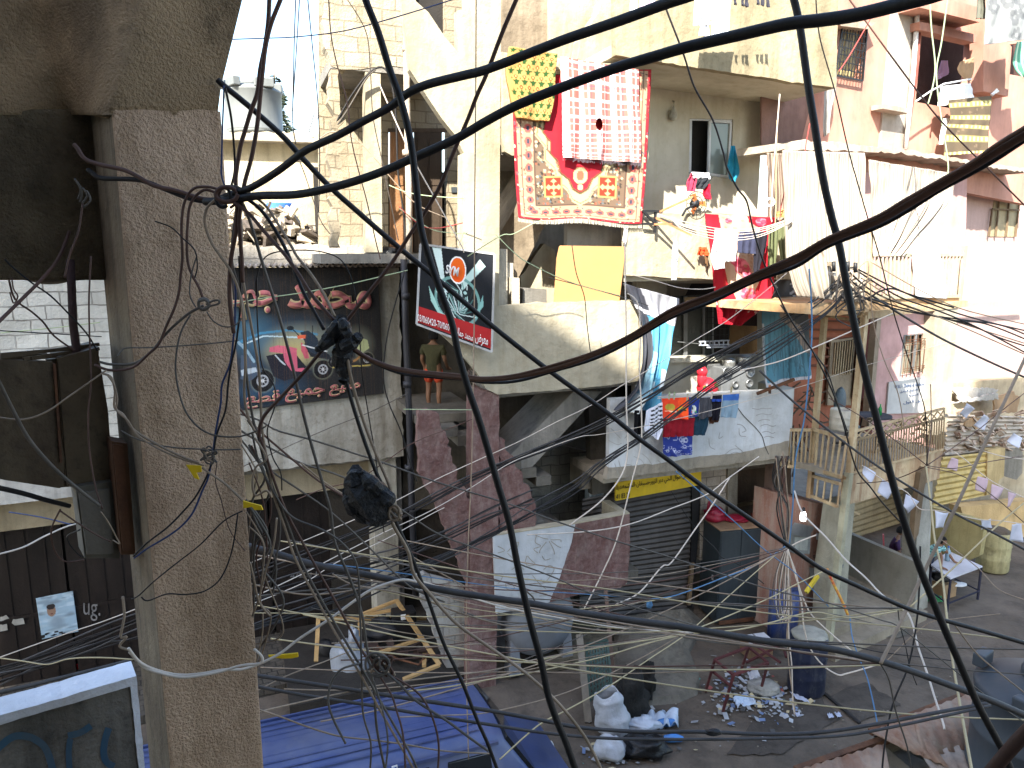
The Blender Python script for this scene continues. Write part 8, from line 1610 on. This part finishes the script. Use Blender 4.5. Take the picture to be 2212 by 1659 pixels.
UB=[(-20,1452),(90,1415),(200,1375),(270,1350),(400,1300),(541,1243),(698,1180),(850,1118),(940,1075),(1001,1044),(1118,991),(1218,948),(1318,902),(1408,852),(1495,800),(1581,752),(1668,706),(1740,662),(1800,620),(1835,596)]
bundle(UB,6,4.5,4.2,8,12.3,'k','black service cable in the upper bundle climbing to the pinned arm','upper bundle of black service cables',1)
LB=[(541,1356),(640,1325),(731,1296),(820,1262),(898,1229),(998,1183),(1070,1150),(1150,1105),(1240,1055),(1301,1000),(1386,945),(1451,897),(1538,832),(1625,782),(1700,735),(1780,680),(1830,625)]
bundle(LB,6,5,4.2,7,12.3,'k','black service cable in the lower bundle climbing past the maroon column','lower bundle of black service cables',2)
L2=[(-20,1470),(100,1430),(200,1400),(300,1372),(541,1300),(698,1250),(850,1200),(960,1150),(1060,1105),(1150,1075)]
bundle(L2,5,12,4.6,7,9,'k','black service cable slung in front of the black shutters','black service cables before the shutters',3)
cable('thick black cable lying behind the white parapet cap at lower left',10,4.2,5,'s',[(-20,1500),(60,1482),(140,1462),(220,1442),(285,1425)])
cable('white wire climbing from the black shutters past the parapet corner',2.6,7,11,'w',[(-20,1428),(140,1370),(263,1326),(541,1216),(640,1175),(774,1119),(860,1080),(945,1035),(1018,1000),(1118,954),(1200,912),(1275,876),(1346,830),(1419,787),(1500,735),(1568,694),(1640,640),(1700,590)])
cable('white wire climbing below it across the striped towel to the pink window',2.6,7,15,'w',[(541,1293),(650,1240),(731,1200),(830,1150),(924,1106),(1018,1054),(1100,1000),(1168,974),(1251,944),(1300,937),(1430,912),(1581,875),(1742,832),(1864,792),(2044,741),(2100,728)])
cable('second white wire crossing the black shutters to the white door jamb',2.4,7,9,'w',[(541,1216+90),(600,1282),(664,1255),(731,1214),(830,1166),(930,1112),(960,1096)])
for i,q in enumerate(([(1837,580),(1849,579),(1924,618),(2014,657),(2104,687),(2230,718)],[(1837,590),(1884,630),(1954,660),(2050,690),(2130,700),(2230,738)],[(1830,600),(1900,648),(1990,676),(2090,700),(2160,730),(2230,752)],[(1826,615),(1880,650),(1960,672),(2060,688),(2160,702),(2230,730)],[(1850,585),(1940,640),(2030,672),(2110,706),(2230,770)])):
    cable('black service cable running from the pinned arm to the right edge under the upper slab',3.6,12.3,14,'k',q,'cable','service cables running right from the pinned arm')
cable('dark blue cable sloping from the slab down across the pink window to the right edge',5,12.3,13,'s',[(1850,640),(1900,650),(1939,675),(2029,729),(2134,780),(2230,822)]);cable('black cable humped over the slab edge beside the rusty post',4,12.3,12.5,'k',[(1858,652),(1882,640),(1900,630),(1930,624),(1970,638),(2060,664)])
for i,q in enumerate(([(1860,600),(1960,660),(2080,700),(2212,742)],[(1880,565),(1990,628),(2080,668),(2212,700)],[(1905,640),(2040,690),(2212,765)])):cable('pale wire running right above the pink window wall',2.6,12.5,14,'t',q,'cable','pale wires running right above the pink window')
rnd_=random.Random(5)
for i in range(12):
    u0,v0=rnd_.uniform(1815,1860),rnd_.uniform(585,640);cable('short tangled wire at the pinned cable arm',3,12.2,12.2,'sgkt'[i%4],[(u0,v0),(u0+rnd_.uniform(-20,30),v0+rnd_.uniform(-25,30)),(u0+rnd_.uniform(-40,40),v0+rnd_.uniform(-20,50)),(u0+rnd_.uniform(-30,30),v0+rnd_.uniform(20,70))],'wire','tangled wires at the pinned cable arm',name='wire')
fan0=(1699,1184)
F_=[('slate wire rising from the fan to the balcony corner',3,'s',[(1699,1184),(1690,1120),(1684,1060),(1680,1000),(1678,985)]),('tan wire rising from the fan beside the slate wire',3,'t',[(1702,1182),(1692,1110),(1682,1040),(1676,990)]),
 ('second tan wire rising from the fan to the balcony underside',3,'t',[(1701,1180),(1706,1120),(1700,1060),(1696,1010),(1690,975)]),('long blue wire from the fan up past the banner to the pale timber arm',3.4,'c',[(1704,1180),(1712,1100),(1718,1000),(1729,940),(1736,912),(1744,852),(1754,735),(1752,650),(1748,581)]),
 ('white wire falling straight from the fan past the dark blue barrel',3.4,'w',[(1701,1190),(1704,1280),(1704,1370),(1710,1440),(1713,1520),(1722,1580),(1712,1620),(1670,1665)]),('tan wire falling straight beside the white one from the fan',3,'t',[(1704,1190),(1708,1290),(1700,1370),(1706,1450),(1716,1530),(1718,1590),(1700,1635),(1680,1670)]),
 ('white wire bending from the fan over the barrel to the thick low cable',3.6,'w',[(1702,1186),(1720,1250),(1737,1296),(1755,1330),(1800,1372),(1845,1410)]),('white wire from the fan falling behind the barrel into the street',3.6,'w',[(1700,1188),(1719,1240),(1732,1310),(1737,1355),(1750,1400),(1775,1435),(1809,1458),(1830,1455),(1902,1434)]),
 ('tan wire from the fan sloping left to the light blue bow',3,'t',[(1696,1186),(1640,1215),(1560,1248),(1470,1284),(1405,1299),(1300,1310),(1180,1304)]),('short white wire from the fan to the meter box',3,'w',[(1704,1182),(1730,1168),(1764,1156)])]
for lab,w_,c_,q in F_:cable(lab,w_,10.8,10.8,c_,q)
for i in range(9):cable('thin hanging loop of wire below the fan',2.2,10.8,10.8,'gwt'[i%3],[(1694+i,1190),(1676+i*3,1240),(1668+i*3+(i%3)*5,1290+(i%4)*14),(1682+i*3,1325+(i%3)*10),(1696+i*2,1300+(i%4)*8),(1700,1240)],'wire','hanging wire loops below the fan',name='wire')
for i in range(9):cable('dark tangled wire hanging under the balcony corner',3,12,12,'nkg'[i%3],[(1675+i*4,985),(1680+rnd_.uniform(-12,20),1040),(1690+rnd_.uniform(-15,15),1100),(1700+rnd_.uniform(-8,8),1180)],'wire','tangled wires under the balcony corner',name='wire')
cable('pale cord across the roller shutter from the balcony to the ramp',3,9,8,'w',[(1350,522),(1351,620),(1353,700),(1353,867),(1356,960),(1345,1020),(1300,1080),(1230,1135)],cat='cord')
cable('white cord hanging before the crumpled banner down to the tank',3.2,8.5,8,'w',[(1356,633),(1378,655),(1383,717),(1381,800),(1385,885),(1384,960),(1362,1051),(1332,1165),(1300,1240),(1262,1315)],cat='cord')
cable('white cord slanting from the balcony end over the shutter to the ramp',3,9,8,'w',[(1575,1033),(1540,1090),(1500,1145),(1450,1215),(1430,1225),(1380,1280),(1330,1305)],cat='cord');cable('white cord slanting from the maroon parapet up to the balcony underside',3,8,10,'w',[(1140,1155),(1272,1148),(1362,1131),(1450,1098),(1527,1068),(1572,1034),(1640,985)],cat='cord')
cable('thin black wire wandering down in front of the cabinet',2.2,10,10,'k',[(1450,1060),(1480,1110),(1510,1150),(1545,1185),(1560,1205),(1600,1222),(1650,1260)]);cable('blue wire slanting before the black cabinet',2.6,10,10,'c',[(1460,1018),(1530,1078),(1590,1130),(1650,1185),(1720,1240),(1790,1310)])
cable('tan wire slanting from the ramp up to the ribbon stick',4,6,9,'y',[(1161,1426),(1300,1398),(1450,1374),(1520,1352),(1659,1293),(1719,1263),(1785,1231)]);cable('pale yellow wire from the low cable to the right steps',4,6,8,'y',[(1500,1368),(1580,1362),(1659,1347),(1755,1323),(1839,1335),(1953,1317)])
cable('thin grey wire from the timber frame across to the fan',3,7,10,'g',[(1060,1288),(1200,1296),(1350,1298),(1440,1297),(1540,1305),(1640,1312),(1790,1325),(1900,1350)])
cable('white violet wire zigzagging from the meter box down over the steps to the tin roof',4,7,5,'w',[(1716,1060),(1735,1110),(1785,1161),(1827,1209),(1870,1248),(1908,1287),(1953,1317),(1971,1347),(1983,1395),(2004,1458),(2019,1506),(2037,1560),(2040,1575)])
cable('pale yellow wire falling from the pier top past the table to the tin roof',4,9,4.5,'y',[(2001,1008),(2010,1080),(2019,1161),(2034,1236),(2049,1371),(2067,1482),(2085,1581),(2102,1680)]);cable('pale yellow wire from the steps rising past the oil drum to the right edge',4,8,9,'y',[(1966,1310),(2049,1236),(2110,1178),(2160,1130),(2230,1072)])
cable('thick tan rope slanting from the right edge down to the low cable',7,4.2,3.3,'t',[(2230,740),(2188,830),(2134,944),(2074,1076),(2029,1169),(1992,1245),(1944,1347),(1902,1434)],cat='rope')
cable('black wire wandering from the middle balcony down the terrace to the boy',4,8,9,'k',[(1430,-10),(1442,27),(1476,115),(1500,187),(1540,259),(1562,328),(1570,363),(1594,408),(1614,436),(1626,492),(1650,567),(1686,648),(1714,699),(1753,756),(1795,837),(1819,904),(1849,1010),(1880,1052),(1909,1090),(1952,1135)])
cable('dark blue cable sloping across the terrace railing to the flags',5,8,7,'s',[(1640,800),(1714,868),(1804,940),(1894,1006),(1984,1063),(2074,1115),(2140,1148),(2230,1196)])
cable('thin dark wire hanging from the top over the striped curtains',3,9,10,'k',[(1762,-10),(1770,80),(1804,200),(1834,325),(1866,442),(1876,477),(1900,555),(1930,675),(1960,771),(1984,837),(2000,900),(2003,1005)]);cable('brown wire slanting over the pink house to the right edge',3.2,9,9,'n',[(1826,-20),(1836,0),(1876,53),(1930,128),(2010,235),(2063,293),(2130,360),(2230,460)])
cable('pale green cord hanging on the pink house, left strand',3,12,12,'e',[(2008,-10),(2012,60),(2020,141),(2015,187),(2004,227)],cat='cord');cable('pale green cord hanging on the pink house, right strand',3,12,12,'e',[(2048,-10),(2034,90),(2023,147),(2026,203),(2036,280),(2047,347),(2048,380)],cat='cord')
cable('orange cord hanging before the grilled window',2.4,12,12,'r',[(1880,40),(1874,53),(1836,120),(1812,155)],cat='cord');cable('white string with a ring hanging beside the white house corner',3,12,12,'w',[(1684,203),(1676,300),(1670,368),(1667,427),(1664,460),(1668,480)],cat='string')
m_=MB();rc_=PY(1664,437,12);m_.tube([rc_+Vector((.06*math.cos(a*.5),0,.06*math.sin(a*.5))) for a in range(14)],.02,6);tag(m_.build('ring',WHITEPL,None,True),'small white ring on the white string','ring')
cable('yellowish string hanging beside the white string',2.4,12,12,'y',[(1679,260),(1677,350),(1676,442),(1674,490)],cat='string');cable('red string hanging before the dark ribbed curtain',2.2,12,12,'r',[(1750,267),(1742,310),(1734,347),(1700,400),(1686,450),(1684,480)],cat='string')
cable('thin dark wire crossing from the banner down over the side railing',3,10,10,'k',[(1687,658),(1743,742),(1785,801),(1808,864),(1830,930)]);cable('pale thin wire hanging before the pink wall',2.2,11,11,'t',[(1878,600),(1887,698),(1911,777),(1940,850),(1955,940)]);cable('pale blue wire crossing the terracotta wall',3,11,12,'w',[(1600,800),(1687,780),(1780,742),(1838,717),(1929,677)])
NP_=(2001,1006)
for lab,q in (('thin dark wire rising straight from the pier top',[(2001,1006),(2010,930),(2011,830)]),('thin wire from the pier top across the railing to the corner post',[(2001,1006),(1930,950),(1860,900),(1790,860)]),('thin wire from the pier top rising over the tin roofs',[(2001,1006),(2060,965),(2116,926),(2160,890),(2212,850)]),('thin wire from the pier top sagging to the right edge',[(2001,1006),(2060,1012),(2120,1000),(2212,985)]),('thin lower wire from the pier top dipping behind the flags',[(2001,1008),(2080,1030),(2150,1075),(2212,1130)]),('thin wire from the pier top to the porch beam',[(2001,1006),(1930,1036),(1850,1044)])):cable(lab,2.2,10.5,12,'n' ,q)
cable('pale flag string from the terrace beam to the oil drum',2,12.4,11.4,'w',[(1862,1005),(1905,1035),(1960,1065),(1985,1098),(2020,1103),(2050,1108)],cat='string');cable('pale flag string over the lane end',2,12.6,12.2,'w',[(2050,1108),(2110,1122),(2150,1124),(2190,1130),(2230,1135)],cat='string')
cable('shiny tinsel string before the ochre shutters',2.4,13.5,13,'w',[(2040,965),(2080,990),(2115,1018),(2150,1042),(2212,1075)],cat='string',wob=2.5);cable('shiny tinsel string near the grey hatch',2.4,13.5,13.5,'w',[(2090,960),(2130,975),(2170,986),(2230,994)],cat='string',wob=2.5)
cable('black wire slanting from the table down to the tin roof',4,5,4.5,'k',[(1988,1180),(1986,1260),(1980,1347),(1962,1440),(1929,1521),(1911,1611),(1905,1670)]);cable('dark wire falling from the rope joint to the tin roof',4,3.4,3.4,'g',[(1902,1434),(1915,1455),(1923,1479),(1935,1536),(1959,1611),(1970,1670)])
cable('pale blue wire hanging over the street below the ribbon',2.6,9,6,'c',[(1836,1330),(1840,1375),(1856,1420),(1872,1461),(1887,1521),(1905,1611),(1908,1645)]);cable('tan wire sloping from the low black cable to the grey roof slab',4,4,4,'t',[(2058,1344),(2109,1410),(2169,1461),(2230,1510)])
cable('thin dark wire dangling over the street',2.2,6,6,'k',[(1938,1308),(1944,1350),(1955,1390),(1965,1440),(1980,1480)]);cable('long thin pale wire across the open street',2,9,9,'t',[(1902,1440),(2000,1350),(2060,1337),(2160,1326)]);cable('thin dark wire across the open street from the barrel',2.4,7,7,'k',[(1760,1392),(1830,1394),(1900,1408),(2000,1420),(2060,1428)])
cable('thin pale wire from the boy table to the right edge',2,9,8,'t',[(2034,1166),(2110,1226),(2160,1275),(2230,1300)])
cable('very thick dark brown cable blurred in the lower right corner',34,.75,.8,'n',[(2240,1560),(2190,1610),(2130,1680)])
for lab,w_,d,c_,q in (('thin blue wire crossing the sky to the stair house',2.4,6,'b',[(500,84),(570,82),(642,80),(742,67),(842,40),(976,0),(1000,-10)]),('thin grey wire hanging in the sky, left one',2.4,5,'g',[(640,-10),(636,80),(634,150),(632,260),(640,310)]),('thin grey wire hanging in the sky, second',2.2,5,'g',[(648,-10),(640,120),(632,240)]),('thin grey wire hanging in the sky, third',2.4,5,'g',[(664,-10),(675,100),(686,217),(691,333),(688,460)]),
  ('thin dark wire falling down the sunlit upper wall',2.6,8,'n',[(710,-10),(714,70),(726,133),(749,217),(759,300),(775,370),(792,433),(812,520),(822,560)]),('thin tan wire falling from the upper wall over the column',2.4,8,'t',[(745,-10),(790,67),(800,150),(806,250),(826,350),(846,450),(860,520)]),
  ('black wire hooked over the broken slab edge',4.5,12,'k',[(720,274),(740,240),(760,205),(790,165),(816,146),(835,152),(848,190),(856,260),(860,370),(872,467),(878,560)]),('grey wire bent over the broken slab edge',3.5,12,'g',[(724,278),(752,235),(790,172),(812,150)]),
  ('white wire falling from the column to the signboard',3,10,'w',[(819,180),(850,250),(890,340),(940,430),(995,527),(1002,545)]),('pale wire crossing from the tank roof to the door',2.6,11,'t',[(642,350),(690,300),(724,285),(780,310),(850,390),(900,440),(960,470)]),
  ('pale green wire sagging before the brown door',2.4,11,'e',[(840,400),(880,415),(930,424),(1000,428)]),('red wire sagging before the brown door',2.6,11,'r',[(862,445),(885,468),(915,490),(950,492),(1000,480)]),('pale green wire sagging lower before the door',2.2,11,'e',[(865,450),(905,480),(945,500),(1000,505),(1010,500)]),
  ('thin tan loop hanging over the ochre house wall',2.4,9,'t',[(640,330),(660,380),(690,470),(712,505)]),('yellow green cord slanting under the carpet',2.4,10.5,'e',[(1010,555),(1080,510),(1110,505),(1160,480),(1195,476)]),('yellow green cord crossing the sign to the cream parapet',2.4,10.5,'e',[(1070,505),(1110,545),(1144,568),(1230,610),(1340,640)]),
  ('thin wire drooping over the plywood board',2,10.5,'g',[(1185,600),(1260,618),(1340,640),(1400,660)]),('thin dark wire drooping down the plywood board',2.2,10.5,'k',[(1235,530),(1245,590),(1262,640),(1268,700),(1275,760)]),('thin white cord sagging under the middle balcony',2,10.5,'w',[(1353,590),(1410,605),(1470,622),(1520,625),(1545,620)]),
  ('pink wires bundled at the top of the maroon column',3,11,'n',[(1012,800),(1020,822),(1036,840),(1055,846)]),('red brown wire crossing the broken maroon parapet',2.2,9,'n',[(885,960),(920,945),(980,922),(1020,905)]),('pinkish wire crossing the plaster wall foot',2.4,8,'n',[(640,1080),(700,1055),(760,1040),(800,1020),(885,960)]),('thin grey wire across the stained plaster wall',2,10,'g',[(520,1010),(600,975),(700,930),(800,890),(880,850)])):
    cable(lab,w_,d,d,c_,q)
lines=[[(500,590),(860,245),1.1],[(440,1060),(560,900),1]]
for i in range(5):cable('clothes line stretched from the orange bracket along the middle balcony',1.8,11.2,11.6,'w',[(1420+i*8,462+i*3),(1480,480+i*5),(1560,494+i*6),(1640,492+i*5),(1712,470+i*2)],'line','clothes lines of the middle balcony',name='clothes_line')
for i in range(2):cable('clothes line along the white balcony laundry',1.8,11.6,11.9,'w',[(1420,858+i*3),(1500,853+i*3),(1600,848+i*2)],'line','clothes lines of the white balcony',name='clothes_line')
PG={'y':'yellow','e':'green','w':'white'}
for i,(q,c_) in enumerate(((D2([(672,750)]),'e'),(D2([(722,750)]),'e'),(D2([(852,770)]),'y'),(D2([(960,740)]),'y'),(D2([(1095,745)]),'w'),(D2([(1290,700)]),'y'),(M4([(1285,360)]),'y'),(M4([(1325,350)]),'y'),(M4([(1412,310)]),'e'))):
    m_=MB(FM.t);p=FM.p(q[0][0],q[0][1],.42);m_.bar(p-Vector((0,0,.07)),p+Vector((.01,0,.06)),.022);tag(m_.build('clothes_peg',WC[c_]),PG[c_]+' clothes peg on the balcony lines','peg',PG[c_]+' clothes pegs')
ra_=random.Random(31)
for i in range(30):
    u0,v0=ra_.uniform(545,900),ra_.uniform(1150,1560);u1,v1=ra_.choice([(1700,1186),(1480,1366),(1950,1316),(1404,1296),(2225,ra_.uniform(1350,1640)),(1903,1434)]);sg=ra_.uniform(10,60);n_=7
    cable('thin dusty wire strung low across the street',ra_.uniform(2.2,3.6),ra_.uniform(4,7),ra_.uniform(6,10) if u1 < 1800 else 4.5,'tgtny'[i%5],[(u0+(u1-u0)*t/n_,v0+(v1-v0)*t/n_+sg*4*(t/n_)*(1-t/n_)) for t in range(n_+1)],'wire','thin dusty wires strung low across the street',name='wire',wob=2)
for i in range(10):
    u0=ra_.uniform(520,545);v0=ra_.uniform(860,1180);cable('loose wire hanging in loops just right of the near pillar',ra_.uniform(3.5,5.5),2.7,2.8,'tgng'[i%4],[(u0,v0),(u0+ra_.uniform(20,50),v0+ra_.uniform(30,80)),(u0+ra_.uniform(0,60),v0+ra_.uniform(90,160)),(u0+ra_.uniform(10,90),v0+ra_.uniform(170,260)),(u0+ra_.uniform(-5,60),v0+ra_.uniform(280,360))],'wire','loose wires just right of the near pillar',name='wire',wob=2)
SUN_EL,SUN_TR=R(40),R(20)   # height of the sun; direction the light travels, east of straight ahead
sd=bpy.data.lights.new('sun','SUN');so=bpy.data.objects.new('sun',sd);COL.objects.link(so)
sd.energy=4.8;sd.angle=R(.6);sd.color=(1,.95,.86)
dirv=Vector((math.sin(SUN_TR)*math.cos(SUN_EL),math.cos(SUN_TR)*math.cos(SUN_EL),-math.sin(SUN_EL)))
so.rotation_euler=dirv.to_track_quat('-Z','Y').to_euler()
w=bpy.data.worlds.new('World');SC.world=w;w.use_nodes=True;nt=w.node_tree
sky=nt.nodes.new('ShaderNodeTexSky');sky.sky_type='NISHITA';sky.sun_disc=False;sky.sun_elevation=SUN_EL;sky.sun_rotation=R(180)+SUN_TR
sky.air_density=1.2;sky.dust_density=1.5
nt.links.new(sky.outputs[0],nt.nodes['Background'].inputs[0]);nt.nodes['Background'].inputs[1].default_value=.15
SC.view_settings.view_transform='Standard';SC.view_settings.look='None';SC.view_settings.gamma=1;SC.view_settings.exposure=2.02
SC.render.film_transparent=False
SC.cycles.max_bounces=6;SC.cycles.diffuse_bounces=4
try:SC.cycles.use_denoising=True
except Exception:pass
